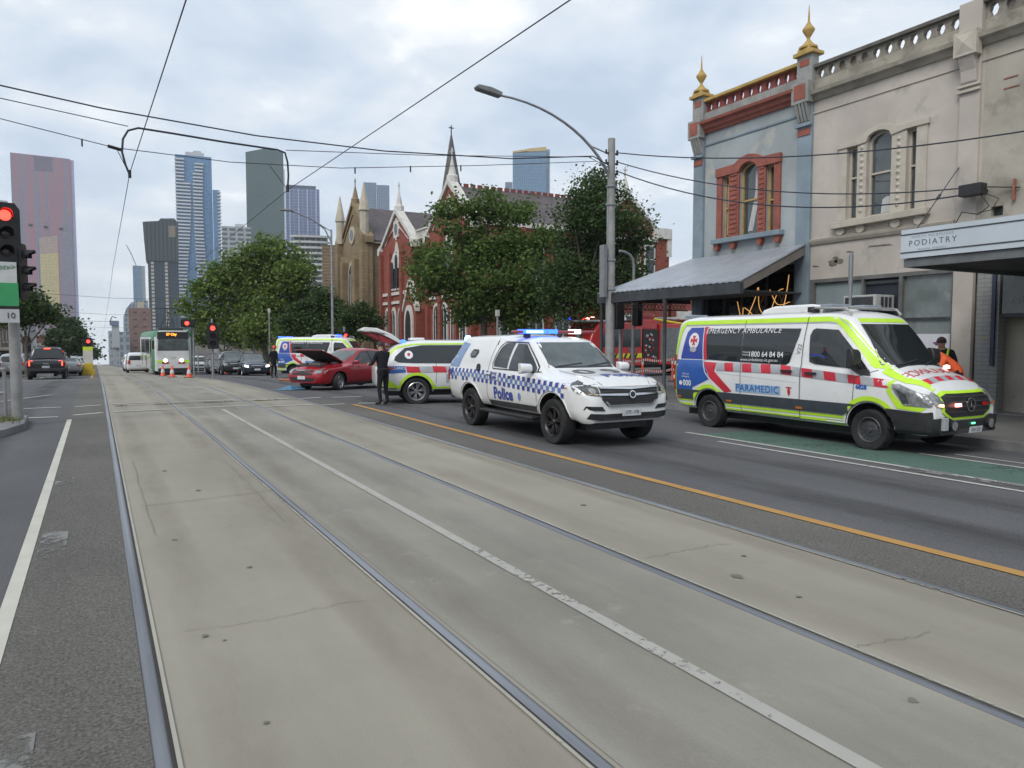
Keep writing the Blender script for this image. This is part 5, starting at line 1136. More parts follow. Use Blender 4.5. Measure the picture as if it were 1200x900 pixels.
# shop front and verandah
openwall(F, 14.98, 18.78, -.2, 3.9, [(15.1, 18.6, .45, 3.72)], .25, 'shopfront_frame', DKST, t)
panel(F, [(15.1, .45), (18.6, .45), (18.6, 3.72), (15.1, 3.72)], -.12, -.10, 'shop_glass', mat('dark_shop_glass', (.018, .02, .021), .06, 0, .3, .8, spec=.6), t)
for y in (16.1, 17.05, 17.8): panel(F, [(y, .45), (y + .06, .45), (y + .06, 3.72), (y, 3.72)], -.1, .0, 'mullion', DKST, t)
NEON = glow('warm_neon_tube', (.95, .50, .16), .55)
b = MB()
for pts in ([(15.2, 3.6), (15.3, 2.95), (15.5, 2.3), (15.75, 2.15), (15.85, 2.5), (15.6, 3.1), (15.4, 3.2)], [(15.15, 2.8), (15.6, 2.75), (15.9, 3.2)], [(16.0, 2.3), (16.3, 2.7), (16.35, 3.3), (16.5, 2.9), (16.9, 2.2), (17.1, 2.15)], [(16.9, 2.7), (16.6, 2.5), (16.4, 2.15), (16.7, 1.9), (17.0, 2.0)], [(17.2, 2.9), (17.0, 2.3), (16.95, 2.7)]):
    Q = []
    for i in range(len(pts) - 1):
        p = [Vector(pts[max(0, min(len(pts) - 1, i + k))]) for k in (-1, 0, 1, 2)]
        for j in range(6): u = j / 6; Q.append(.5 * (2 * p[1] + (p[2] - p[0]) * u + (2 * p[0] - 5 * p[1] + 4 * p[2] - p[3]) * u * u + (3 * p[1] - p[0] - 3 * p[2] + p[3]) * u ** 3))
    Q.append(Vector(pts[-1])); b.tube([F(q_.x, q_.y, .06) for q_ in Q], .011, 6)
b.build('neon_scribble', NEON, t, smooth=60)
vr = MB(); xw, xf = 17.79, 13.95; zw, zf = 4.42, 3.16; ys = (13.35, 19.35); V = []; n = 52
for i in range(n + 1):
    y = lerp(ys[0] + 1.0, ys[1], i / n); yf = lerp(ys[0], ys[1], i / n); o_ = .018 * (i % 2)
    V += [(xw, max(y, 14.6), zw + o_), (xf, yf, zf + o_)]
fs = [(2 * i, 2 * i + 1, 2 * i + 3, 2 * i + 2) for i in range(n)]; o0 = len(V); V += [(x, y, z - .03) for x, y, z in V]; fs += [(o0 + a, o0 + c, o0 + d, o0 + e_) for a, c, d, e_ in fs]
fs += [(0, 1, o0 + 1, o0), (2 * n, 2 * n + 1, o0 + 2 * n + 1, o0 + 2 * n)] + [(2 * i + 1, 2 * i + 3, o0 + 2 * i + 3, o0 + 2 * i + 1) for i in range(n)]
vr.add(V, fs); vo = vr.build('verandah_roof', ZINC, t)
b = MB(); b.box(13.93, 14.05, 13.35, 19.35, 2.84, 3.12); b.build('verandah_fascia', DKST, vo)
b = MB(); b.prism([(13.98, 2.90), (17.8, 4.12), (17.8, 4.36), (13.98, 3.12)], lambda x, z: Vector((x, lerp(13.37, 14.62, (x - 13.98) / 3.82), z)), lambda x, z: Vector((x, lerp(13.41, 14.66, (x - 13.98) / 3.82), z))); b.build('verandah_end_trim', mat('tan_trim', (.22, .19, .165), .7), vo)
b = MB(); b.prism([(13.98, 2.90), (17.8, 2.9), (17.8, 4.36), (13.98, 3.12)], lambda x, z: Vector((x, 19.28, z)), lambda x, z: Vector((x, 19.33, z))); b.build('verandah_end_board', DKST, vo)
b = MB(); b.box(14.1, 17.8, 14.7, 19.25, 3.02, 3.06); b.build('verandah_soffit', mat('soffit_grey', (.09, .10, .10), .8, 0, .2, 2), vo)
for y in (16.2, 19.2):
    b = MB(); b.lathe([(0, 0), (.09, 0), (.09, .1), (.05, .18), (.05, 2.7), (.08, 2.8), (.08, 2.88), (0, 2.88)], 12, tf=Matrix.Translation((14.0, y, 0))); b.build('verandah_post', DKST, vo, smooth=40)
b = MB()
for i in range(22):                      # cast iron frieze lattice under the far end
    x = 14.1 + i * .16; b.tube([(x, 19.31, 2.88), (x + .16, 19.31, 2.68)], .014, 4); b.tube([(x + .16, 19.31, 2.88), (x, 19.31, 2.68)], .014, 4)
b.tube([(14.05, 19.31, 2.67), (17.7, 19.31, 2.67)], .018, 4); b.build('iron_frieze', mat('frieze_paint', (.20, .13, .12), .7, 0, .2, 4), vo)
root_frame(t)
# ---- the cream building
t = thing('cream_terrace', 'weathered cream two storey building with pierced balustrade and boarded shopfront', 'building', (17.9, 12.2, 0))
cw = [(13.05, 13.37, 4.93, 6.85), (12.08, 12.78, 4.93, 7.1), (11.42, 11.68, 4.93, 6.95)]
openwall(F, 9.86, 14.5, 3.40, 8.6, cw, .3, 'front_wall', CREAM, t)
b = MB(); b.box(18.25, 30, 9.88, 14.5, -.3, 8.6); b.build('side_wall', CREAM, t)
b = MB(); b.box(18.12, 18.24, 10.0, 14.4, 3.9, 8.4); b.build('dark_room', DARKIN, t)
for i, (w0, w1, a, c) in enumerate(cw):
    sash(F, w0, w1, a, c, CREAM2, t, rise=.22 if i == 1 else 0, curtain=[(12.1 + .08, 5.0), (12.45, 5.0), (12.42, 5.35), (12.3, 5.42), (12.18, 5.4)] if i == 1 else None, midz=6.02)
for y0, y1 in ((11.15, 11.42), (11.68, 12.08), (12.78, 13.05), (13.37, 13.62)):
    panel(F, [(y0, 4.93), (y1, 4.93), (y1, 6.98), (y0, 6.98)], 0, .05, 'window_pier', CREAM2, t, bevel=.008)
    if y0 in (11.68, 12.78):
        for k in range(11):
            z = 5.12 + k * .165; b = MB(); cc = (y0 + y1) / 2; b.lathe([(0, .035), (.035, .03), (.06, .0)], 10, tf=Matrix.Translation(F(cc, z, .05)) @ Matrix.Rotation(R(-90), 4, 'Y')); b.build('rosette', CREAM2, t, smooth=60)
panel(F, [(11.10, 6.96), (11.68, 6.96), (12.08, 6.90), (12.14, 7.02), (12.28, 7.09), (12.43, 7.11), (12.58, 7.09), (12.72, 7.02), (12.78, 6.88), (13.05, 6.86), (13.66, 6.86), (13.66, 6.98), (13.0, 7.0), (12.75, 7.18), (12.43, 7.25), (12.1, 7.18), (11.85, 7.1), (11.10, 7.12)], -.02, .09, 'window_head', CREAM2, t, bevel=.01)
panel(F, [(11.02, 4.76), (13.75, 4.72), (13.75, 4.90), (11.02, 4.93)], -.28, .20, 'window_sill', CREAM2, t, bevel=.015)
for y in (11.28, 11.9, 12.9, 13.5): panel(F, disc(y, 4.66, .13, 14), 0, .10, 'sill_bracket', CREAM2, t, bevel=.01)
panel(F, [(9.86, 8.05), (14.5, 8.05), (14.5, 8.10), (9.86, 8.10)], 0, .03, 'string_course', CREAM, t)
b = MB(); b.prism([(0, 8.38), (.06, 8.40), (.12, 8.50), (.24, 8.54), (.26, 8.64), (.05, 8.70), (.05, 8.96), (-.3, 8.96), (-.3, 8.38)], lambda d, z: F(9.9, z, d), lambda d, z: F(14.49, z, d)); b.build('cornice', mat('weathered_cornice', (.31, .285, .235), .9, 0, .2, 1.5, .2, dirt=((.12, .115, .09), 2.0, .55, .6)), t)
BALM = mat('weathered_balustrade', (.22, .20, .17), .9, 0, .3, 5, .3)
pierced(F, 10.42, 14.48, 8.96, 9.30, 12, .62, .80, .14, 'balustrade', BALM, t, filled=(9, 8, 7))
panel(F, [(10.3, 9.30), (14.49, 9.30), (14.49, 9.40), (10.3, 9.40)], -.2, .10, 'coping', COPE, t, bevel=.015)
panel(F, [(9.92, -.2), (10.38, -.2), (10.38, 8.3), (9.92, 8.3)], -.05, .08, 'pilaster', CREAM, t, bevel=.01)
panel(F, [(9.90, 8.72), (10.42, 8.72), (10.42, 9.46), (9.90, 9.46)], -.2, .14, 'parapet_pier', CREAM, t, bevel=.015)
bx = panel(F, [(9.90, 8.20), (10.42, 8.20), (10.42, 8.76), (9.90, 8.76)], .08, .34, 'bracket_block', CREAM2, t, bevel=.012)
b = MB(); V = [F(9.96, 8.26, .341), F(10.36, 8.26, .341), F(10.36, 8.70, .341), F(9.96, 8.70, .341), F(10.16, 8.48, .40)]; b.add(V, [(0, 1, 4), (1, 2, 4), (2, 3, 4), (3, 0, 4)]); b.build('diamond_boss', CREAM2, t)
b = MB(); b.prism([(.08, 7.60), (.14, 7.64), (.17, 7.9), (.30, 8.20), (.08, 8.20)], lambda d, z: F(9.98, z, d), lambda d, z: F(10.34, z, d)); b.build('corbel', CREAM, t, bevel=.02)
for z in (7.42, 7.54): panel(F, [(9.90, z), (10.42, z), (10.42, z + .06), (9.90, z + .06)], .06, .15, 'pilaster_moulding', CREAM2, t, bevel=.01)
b = MB(); b.prism([(0, 4.38), (.05, 4.38), (.10, 4.46), (.12, 4.52), (0, 4.55)], lambda d, z: F(10.42, z, d), lambda d, z: F(14.49, z, d)); b.build('lower_cornice', CREAM2, t)
b = MB()
for a, c, r in ((13.75, 3.82, .18), (13.55, 3.86, .16), (13.68, 3.95, .10)): b.prism([(a + r * random.uniform(.6, 1.3) * math.cos(k), c + r * .45 * random.uniform(.5, 1.2) * math.sin(k)) for k in [q_ * .7 for q_ in range(9)]], lambda u, v: F(u, v, -.01), lambda u, v: F(u, v, .012))
for a0, a1, z in ((13.1, 13.35, 4.05), (12.0, 12.7, 4.12), (14.2, 14.45, 3.75)): b.prism([(a0, z), (a1, z + .02), (a1 - .05, z + .05), (a0 + .1, z + .04)], lambda u, v: F(u, v, -.01), lambda u, v: F(u, v, .010))
b.build('flaked_render', mat('flaked_render', (.16, .14, .115), .95, 0, .4, 12), t)
GLS = mat('frosted_blue_board', (.235, .285, .295), .45, 0, .08, 1, dirt=((.30, .32, .31), 1.5, .6, .4))
GLS2 = mat('dusty_shop_glass', (.15, .175, .17), .12, 0, .15, 1.2, dirt=((.26, .28, .27), 2.0, .56, .6), spec=.6)
openwall(F, 10.38, 14.5, -.2, 3.40, [(12.86, 14.36, .2, 3.3), (11.80, 12.80, .2, 3.3), (10.45, 11.70, .35, 3.3)], .22, 'shopfront_frame', mat('old_shop_frame', (.13, .13, .125), .7, 0, .2, 3), t)
panel(F, [(12.86, .2), (14.36, .2), (14.36, 3.3), (12.86, 3.3)], -.14, -.10, 'board_panel', GLS, t)
panel(F, [(11.80, .2), (12.80, .2), (12.80, 3.3), (11.80, 3.3)], -.16, -.12, 'door_panel', mat('blue_black_panel', (.02, .027, .038), .5, 0, .15, 2), t)
panel(F, [(11.82, 3.16), (12.78, 3.16), (12.78, 3.24), (11.82, 3.24)], -.12, -.06, 'door_ledge', DKST, t)
panel(F, [(10.45, 2.25), (11.70, 2.25), (11.70, 3.3), (10.45, 3.3)], -.14, -.10, 'pane', GLS2, t)
panel(F, [(10.45, 2.19), (11.70, 2.19), (11.70, 2.25), (10.45, 2.25)], -.16, -.04, 'transom', DKST, t)
panel(F, [(10.45, 1.84), (11.70, 1.84), (11.70, 2.19), (10.45, 2.19)], -.14, -.10, 'pane', GLS2, t)
ps = panel(F, [(10.45, .35), (11.70, .35), (11.70, 1.84), (10.45, 1.84)], -.14, -.09, 'window_poster', mat('white_poster', (.58, .57, .62), .5, 0, .04, 2), t)
rr = random.Random(4); PUR = mat('poster_purple', (.16, .07, .19), .6, 0, .3, 6); BLK = mat('poster_black', (.03, .03, .04), .6, 0, .2, 6)
for k in range(26):
    a, c = rr.uniform(10.5, 11.6), rr.uniform(.5, 1.75); r = rr.uniform(.02, .11); g_ = rr.uniform(0, 3); n = 7
    panel(F, [(min(11.68, max(10.47, a + r * rr.uniform(.4, 1.6) * math.cos(q_ * 6.283 / n + g_))), min(1.82, max(.37, c + r * rr.uniform(.3, 1.0) * math.sin(q_ * 6.283 / n + g_)))) for q_ in range(n)], -.09, -.086, 'ink_splash', PUR if k % 3 else BLK, ps)
root_frame(t)
# ---- third building: stained wall, recessed door, podiatry rooms below
t = thing('podiatry_building', 'stained old building at the right edge with podiatry rooms and recessed doorway', 'building', (17.9, 7, 0))
openwall(F, 1.0, 9.86, 3.45, 8.6, [(9.36, 9.62, 4.50, 4.72)], .3, 'front_wall', STAIN, t)
b = MB(); b.box(18.25, 30, 1, 9.86, -.3, 8.6); b.build('side_wall', STAIN, t)
b = MB(); b.prism([(0, 8.38), (.06, 8.40), (.12, 8.50), (.24, 8.54), (.26, 8.64), (.05, 8.70), (.05, 8.96), (-.3, 8.96), (-.3, 8.38)], lambda d, z: F(1.0, z, d), lambda d, z: F(9.899, z, d)); b.build('cornice', MATS['weathered_cornice'], t)
pierced(F, 5.6, 9.898, 8.96, 9.34, 12, .60, .80, .14, 'balustrade', BALM, t, filled=(10, 9, 8, 7)); panel(F, [(1, 9.34), (9.899, 9.34), (9.899, 9.47), (1, 9.47)], -.2, .12, 'coping', COPE, t, bevel=.015)
panel(F, [(1.0, 8.05), (9.86, 8.05), (9.86, 8.10), (1.0, 8.10)], 0, .03, 'string_course', STAIN, t)
b = MB(); b.box(17.6, 18.6, 9.45, 9.95, 9.9, 10.0)
RUST = mat('rust_streak', (.25, .10, .07), .9, 0, .3, 5)
for z, a0, a1 in ((7.50, 9.15, 9.45), (7.28, 9.12, 9.44)): panel(F, [(a0, z), (a1, z), (a1, z + .03), (a0, z + .03)], 0, .012, 'rust_streak', RUST, t)
v = panel(F, [(9.36, 4.50), (9.62, 4.50), (9.62, 4.72), (9.36, 4.72)], -.2, -.15, 'air_vent', DKST, t)
TILE = brickmat('grey_wall_tiles', (.25, .25, .245), (.27, .27, .262), (.17, .17, .165), bw=.30, bh=.10, ms=.008, rough=.35, bump=.1)
openwall(F, 1.0, 9.86, -.2, 3.45, [(6.2, 9.36, -.2, 3.40)], .3, 'tiled_pier', TILE, t)
panel(F, [(9.42, 1.1), (9.50, 1.1), (9.50, 3.3), (9.42, 3.3)], .0, .06, 'drain_pipe', mat('navy_pipe', (.03, .04, .075), .5), t)
b = MB(); b.box(19.2, 19.3, 6.0, 9.6, -.2, 3.5); b.build('inner_wall', mat('inner_grey_wall', (.085, .09, .092), .7, 0, .15, 2), t)
b = MB(); b.box(17.92, 19.2, 6.0, 9.36, 2.20, 2.28); b.box(17.98, 18.02, 8.2, 9.36, 2.28, 3.38); b.build('door_head', DKST, t)
b = MB(); b.box(17.96, 17.98, 6.2, 9.34, 2.29, 3.38); tp = b.build('transom_glass', mat('mirror_transom_glass', (.055, .06, .055), .06, 0, .4, 1.2, spec=.8), t)
flat_text('283', .22, lambda a, c, d: F(9.02 - a, 2.55 + c, -.055 + d), mat('pale_number', (.25, .27, .26), .6), tp, thick=.004)
b = MB(); b.box(19.12, 19.2, 7.0, 7.9, -.0, 2.1); dd = b.build('door', mat('grey_door', (.10, .11, .115), .5, 0, .1, 3), t)
b = MB(); b.box(19.06, 19.12, 7.1, 7.16, .95, 1.1); b.build('handle', STEELP, dd)
b = MB(); b.box(17.9, 19.2, 6.2, 9.36, -.02, .04); b.build('door_step', KERB, t)
flat_text('271', .10, lambda a, c, d: F(9.66 - a, 1.72 + c, .0 + d), mat('yellow_number', (.5, .42, .12), .6), t, thick=.01)
# awning with the sign
X0 = 14.0
aw = MB(); aw.box(X0, 17.89, 2.0, 9.19, 3.36, 3.42); ao = aw.build('awning_roof', mat('awning_top', (.30, .32, .34), .6, 0, .2, 2), t)
SIGNW = mat('pale_sign_board', (.47, .52, .565), .5, 0, .05, 1, dirt=((.34, .37, .40), 1.5, .62, .4)); FA = faceX(X0)
sg = panel(FA, [(2.0, 3.30), (9.19, 3.30), (9.19, 3.86), (2.0, 3.86)], -.04, .03, 'sign_board', SIGNW, t)
for z in (3.40, 3.75): panel(FA, [(2.0, z), (9.19, z), (9.19, z + .02), (2.0, z + .02)], .03, .042, 'sign_rail', DKST, sg)
INK = mat('sign_grey_ink', (.10, .12, .14), .6, 0, 0); INK2 = mat('sign_pale_ink', (.26, .29, .32), .6, 0, 0)
flat_text('PODIATRY', .155, lambda a, c, d: FA(8.56 - a, 3.575 + c, .03 + d), INK, sg, thick=.004, spacing=1.35)
flat_text('NORTH MELBOURNE', .07, lambda a, c, d: FA(8.56 - a, 3.695 + c, .03 + d), INK2, sg, thick=.004, spacing=1.3)
flat_text('footcare  orthotics', .055, lambda a, c, d: FA(8.56 - a, 3.455 + c, .03 + d), INK2, sg, thick=.004, spacing=1.25)
b = MB(); b.box(X0 + .02, X0 + .10, 2.0, 9.15, 3.13, 3.29); b.box(X0 + .1, 17.89, 9.07, 9.15, 3.13, 3.34); b.build('awning_beam', mat('awning_grey_steel', (.13, .14, .145), .6, .1, .15, 3), ao)
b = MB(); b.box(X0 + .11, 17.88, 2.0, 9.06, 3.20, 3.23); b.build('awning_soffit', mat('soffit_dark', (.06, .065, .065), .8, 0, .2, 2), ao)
b = MB(); b.box(14.2, 14.24, 9.10, 9.14, 0.0, 3.13) if False else None
root_frame(t)
# stay rod and cable box
b = MB(); p0 = Vector((17.85, 10.35, 5.75)); p1 = Vector((14.15, 9.0, 3.86)); b.tube([p0, p1], .012, 6); c_ = p0.lerp(p1, .52); d_ = (p1 - p0).normalized() * .14; b.tube([c_ - d_, c_ + d_], .03, 8)
tag(b.build('awning_stay', DKST), 'thin steel stay with turnbuckle holding the podiatry awning', 'stay rod')
b = MB(); b.box(17.45, 17.72, 9.62, 10.12, 4.98, 5.24); o = b.build('cable_box', BLACK, bevel=.01); tag(o, 'black cable junction box on the wall above the podiatry sign', 'junction box')
b = MB(); b.tube([(17.72, 9.7, 5.1), (17.87, 9.7, 5.1)], .03, 6); b.build('wall_arm', BLACK, o)
b = MB(); b.tube([(17.6, 9.70, 5.0), (17.6, 9.5, 4.7), (17.65, 9.75, 4.55), (17.6, 10.1, 4.65), (17.6, 10.3, 4.3)], .014, 6); b.tube([(17.65, 9.62, 5.15), (17.8, 9.3, 5.1), (17.85, 9.0, 5.05)], .016, 6); b.tube([(17.6, 9.6, 5.0), (17.7, 9.35, 4.85), (17.7, 9.5, 4.62), (17.7, 9.8, 4.6)], .010, 6)
b.build('cable_loop', BLACK, o, smooth=60)
b = MB(); b.box(17.8, 17.88, 9.09, 9.13, 4.78, 5.25); tag(b.build('wall_hook', RUST), 'rusty iron hook on the stained wall right of the cable box', 'hook')
# window air conditioner
t = thing('air_conditioner', 'white boxy air conditioner sticking out of the dark shopfront panel', 'air conditioner', (17.6, 12.4, 2.44))
b = MB(); b.box(-.42, .35, -.46, .46, 0, .40); b.build('casing', mat('ac_white', (.42, .43, .42), .5, 0, .12, 4, dirt=((.22, .2, .17), 5, .6, .4)), t, bevel=.015)
b = MB()
for k in range(13): b.box(-.435, -.421, -.40, .40, .05 + k * .024, .062 + k * .024)
b.build('louvre', DGREY, t)
b = MB()
for k in range(3): b.box(-.2 + k * .16, -.10 + k * .16, -.475, -.461, .06, .34)
b.build('side_grille', DKST, t)

# ================================================================== RED BRICK SCHOOL AND STONE CHURCH BEYOND THE CROSS STREET
RB = brickmat('red_brick', (.285, .062, .038), (.22, .045, .030), (.19, .10, .08), bw=.24, bh=.086, ms=.008)
WST = mat('white_painted_stone', (.55, .54, .50), .8, 0, .12, 2, .1, dirt=((.3, .29, .26), 2.0, .6, .5))
SLATE = brickmat('slate_roof', (.085, .07, .072), (.12, .10, .10), (.05, .045, .045), bw=.35, bh=.2, ms=.012, rough=.6)
SLATE2 = brickmat('grey_slate_spire', (.10, .10, .098), (.14, .14, .13), (.06, .06, .06), bw=.35, bh=.2, ms=.012, rough=.7)
TAN = brickmat('tan_sandstone', (.26, .195, .115), (.22, .165, .095), (.16, .125, .08), bw=.6, bh=.3, ms=.012, rough=.9)
TANW = mat('pale_dressed_stone', (.42, .38, .30), .85, 0, .12, 2, .1)
LEAD = mat('leaded_glass', (.045, .055, .065), .15, 0, .5, 4)
XF = 22.0; FX = faceX(XF); FYs = faceY(43.9); gz = -.6
def roof(x0, x1, y0, y1, ze, zr, along, name, m, parent, over=.25):
    b = MB()
    if along == 'X':
        ym = (y0 + y1) / 2; V = [(x0, y0 - over, ze), (x1, y0 - over, ze), (x1, ym, zr), (x0, ym, zr), (x0, y1 + over, ze), (x1, y1 + over, ze)]
    else:
        xm = (x0 + x1) / 2; V = [(x0 - over, y0, ze), (x0 - over, y1, ze), (xm, y1, zr), (xm, y0, zr), (x1 + over, y0, ze), (x1 + over, y1, ze)]
    V += [(a, c, z - .15) for a, c, z in V]
    b.add(V, [(0, 1, 2, 3), (3, 2, 5, 4), (6, 9, 8, 7), (9, 10, 11, 8), (0, 6, 7, 1), (4, 5, 11, 10), (0, 3, 9, 6), (3, 4, 10, 9), (1, 7, 8, 2), (2, 8, 11, 5)]); return b.build(name, m, parent)
def gable(f, a0, a1, z0, ze, zr, m, parent, th=.45, cm=None, finh=1.9, name='gable_wall', cope=.28):
    c = (a0 + a1) / 2; g = panel(f, [(a0, z0), (a1, z0), (a1, ze), (c, zr), (a0, ze)], -th, 0, name, m, parent)
    cm = cm or WST
    for s_, a in ((1, a0), (-1, a1)):
        panel(f, [(a - s_ * .2, ze - .25), (a - s_ * .2, ze + .12), (c, zr + cope + .12), (c, zr - .05)], -th - .05, .18, 'raking_coping', cm, g, bevel=.02)
        panel(f, [(a + s_ * 1.0, ze + .25), (a + s_ * 1.15, ze + .25), (c, zr - .75), (c, zr - .92)], 0, .08, 'raking_band', cm, g) 
        panel(f, [(a - s_ * .35, ze - .5), (a + s_ * .35, ze - .5), (a + s_ * .35, ze + .35), (a - s_ * .35, ze + .1)], -th, .28, 'kneeler', cm, g, bevel=.03)
    p = f(c, zr, -th / 2)
    b = MB(); b.lathe([(0, 0), (.42, 0), (.42, .5), (.30, .62), (.22, 1.0), (.10, 1.5), (.05, 1.7), (.04, 1.9), (0, 1.9)], 8, tf=Matrix.Translation(p) @ Matrix.Diagonal((1, 1, finh / 1.9, 1))); fn = b.build('finial', cm, g, smooth=30)
    b = MB(); u = f(c + 1, zr, 0) - f(c, zr, 0); z = p.z + finh
    b.add([p + Vector((0, 0, finh)) + u * a_ + Vector((0, 0, c_)) + (f(0, 0, 1) - f(0, 0, 0)) * d_ for d_ in (-.04, .04) for a_, c_ in ((-.04, -.1), (.04, -.1), (.04, .22), (.18, .22), (.18, .30), (.04, .30), (.04, .5), (-.04, .5), (-.04, .30), (-.18, .30), (-.18, .22), (-.04, .22))],
          [tuple(range(12)), tuple(range(23, 11, -1))] + [(i, (i + 1) % 12, 12 + (i + 1) % 12, 12 + i) for i in range(12)]); b.build('cross', cm, fn)
    return g
def gwin(f, c, hw, z0, zs, zt, parent, sur=.16, d=.1, m=None, gl=None):
    o = panel(f, gothic(c, hw + sur, z0 - .05, zs, zt + sur * 1.6), 0, d, 'window', m or WST, parent)
    panel(f, gothic(c, hw, z0, zs, zt), d, d + .01, 'pane', gl or LEAD, o); panel(f, [(c - .03, z0), (c + .03, z0), (c + .03, zt - .1), (c - .03, zt - .1)], d + .01, d + .04, 'mullion', m or WST, o); return o
def rwin(f, a0, a1, z0, z1, parent, m=None, sur=.14):
    o = panel(f, [(a0 - sur, z0 - sur), (a1 + sur, z0 - sur), (a1 + sur, z1 + sur), (a0 - sur, z1 + sur)], 0, .08, 'window', m or WST, parent)
    panel(f, [(a0, z0), (a1, z0), (a1, z1), (a0, z1)], .08, .09, 'pane', LEAD, o); panel(f, [(a0, (z0 + z1) / 2), (a1, (z0 + z1) / 2), (a1, (z0 + z1) / 2 + .06), (a0, (z0 + z1) / 2 + .06)], .09, .12, 'sash_bar', m or WST, o); return o
t = thing('brick_school', 'red brick gothic hall with white trimmed gables behind the street trees', 'school', (30, 52, gz))
b = MB(); b.box(XF + .45, 36.9, 44.35, 62.2, gz - 1, 9.5); b.build('brick_wall', RB, t)
# recessed link with balustrade and porch
FL = faceX(XF + .44)
panel(FL, [(52.1, 9.45), (55.2, 9.45), (55.2, 9.62), (52.1, 9.62)], 0, .3, 'link_cornice', WST, t)
pierced(faceX(XF + .2), 52.1, 55.2, 9.62, 10.1, 9, .6, .8, .12, 'balustrade', WST, t, n_seg=10); panel(faceX(XF + .2), [(52.1, 10.1), (55.2, 10.1), (55.2, 10.22), (52.1, 10.22)], -.2, .08, 'balustrade_rail', WST, t)
for a0, a1, zr, fh in ((44.35, 52.3, 12.6, 2.0), (55.0, 62.6, 12.1, 2.0)):
    g = gable(FX, a0, a1, gz, 9.4, zr, RB, t, finh=fh); c = (a0 + a1) / 2
    panel(FX, disc(c, 10.75, .62, 18, 1.25), 0, .10, 'rose_window', WST, g); panel(FX, disc(c, 10.75, .36, 16, 1.3), .10, .115, 'rose_pane', LEAD, g)
    for q_ in range(8): 
        a_ = q_ * math.pi / 4; panel(FX, disc(c + .62 * math.cos(a_), 10.75 + .78 * math.sin(a_), .14, 8), .0, .09, 'rose_lobe', WST, g)
    panel(FX, [(c - 1.5, 7.55), (c + 1.5, 7.55), (c + 1.5, 8.2), (c + 1.1, 8.3), (c + .8, 8.7), (c + .45, 8.9), (c, 9.75), (c - .45, 8.9), (c - .8, 8.7), (c - 1.1, 8.3), (c - 1.5, 8.2)], 0, .09, 'window_hood', WST, g)
    for dc, zt in ((-.95, 8.15), (0, 8.7), (.95, 8.15)): 
        w1 = panel(FX, gothic(c + dc, .32, 5.9, zt - .55, zt), .09, .11, 'window', LEAD, g); panel(FX, [(c + dc - .32, 5.75), (c + dc + .32, 5.75), (c + dc + .32, 5.9), (c + dc - .32, 5.9)], 0, .12, 'sill', WST, w1)
    for z0, z1 in ((5.35, 5.60), (4.62, 4.85)): panel(FX, [(a0, z0), (a1, z0), (a1, z1), (a0, z1)], 0, .12, 'string_course', WST, g)
    for dc in (-2.3, -.8, .8, 2.3):
        gwin(FX, c + dc, .38, 1.2, 3.4, 4.1, g)
    for a in (a0 + .02, a1 - .5, c - 1.6, c + 1.15): panel(FX, [(a, gz - .5), (a + .45, gz - .5), (a + .45, 8.9), (a + .22, 9.4), (a, 8.9)], 0, .28, 'buttress', RB, g)
# porch with pointed doorway
po = panel(faceX(XF), [(52.55, gz - .5), (55.05, gz - .5), (55.05, 4.0), (53.8, 5.9), (52.55, 4.0)], -.5, .9, 'porch', RB, t)
panel(faceX(XF - .9), [(52.45, 3.8), (53.8, 5.95), (55.15, 3.8), (55.15, 4.15), (53.8, 6.35), (52.45, 4.15)], -.3, .1, 'porch_coping', WST, po)
o = panel(faceX(XF - .9), gothic(53.8, .85, gz, 2.9, 4.3), 0, .14, 'doorway_arch', WST, po); panel(faceX(XF - 1.04), gothic(53.8, .55, gz, 2.7, 3.9), 0, .02, 'doorway', mat('dark_doorway', (.02, .018, .018), .9), o)
roof(XF + .2, 37, 44.6, 52.1, 9.5, 12.5, 'X', 'slate_roof', SLATE, t); roof(XF + .2, 37, 55.3, 62.4, 9.5, 12.0, 'X', 'slate_roof', SLATE, t)
b = MB()
for k in range(26): b.box(XF + .6 + k * .55, XF + .95 + k * .55, 48.30, 48.42, 12.48, 12.72)
b.build('ridge_crest', TERR2, t)
# side towards the cross street
gs_ = gable(FYs, 31.4, 37.0, gz, 9.75, 12.1, RB, t, finh=1.7, name='side_gable')
b = MB(); b.box(31.4, 37, 44.3, 48, gz, 9.75); b.build('brick_wall', RB, gs_); roof(31.5, 36.9, 44.2, 48.4, 9.7, 12.0, 'Y', 'slate_roof', SLATE, t)
pp = panel(FYs, [(36.95, gz), (38.15, gz), (38.15, 9.2), (36.95, 9.2)], -6, .15, 'corner_pier', RB, t); panel(FYs, [(36.85, 9.2), (38.28, 9.2), (38.28, 10.0), (36.85, 10.0)], -5.9, .34, 'pier_cap', WST, pp, bevel=.04); panel(FYs, [(37.9, 7.9), (38.3, 7.9), (38.3, 9.2), (37.9, 9.2)], .15, .28, 'pier_quoin', WST, pp)
panel(FYs, [(31.4, 8.95), (37.0, 8.95), (37.0, 9.25), (31.4, 9.25)], 0, .2, 'string_course', WST, gs_)
for c in (33.0, 34.3, 36.35): rwin(FYs, c - .38, c + .38, 6.6, 8.6, gs_)
for a in (31.6, 35.15): panel(FYs, [(a, gz), (a + .25, gz), (a + .25, 9.0), (a, 9.0)], 0, .22, 'white_pilaster', WST, gs_)
panel(FYs, [(XF + .45, 4.6), (38.15, 4.6), (38.15, 4.9), (XF + .45, 4.9)], .12 - .6 + .6, .3, 'string_course', WST, t)
panel(FYs, [(XF + .45, 9.2), (31.4, 9.2), (31.4, 9.55), (XF + .45, 9.55)], -.45, .15, 'eaves_band', WST, t)
b = MB(); b.box(XF + .2, 31.4, 43.92, 44.36, gz - 1, 9.3); b.build('brick_wall', RB, t)
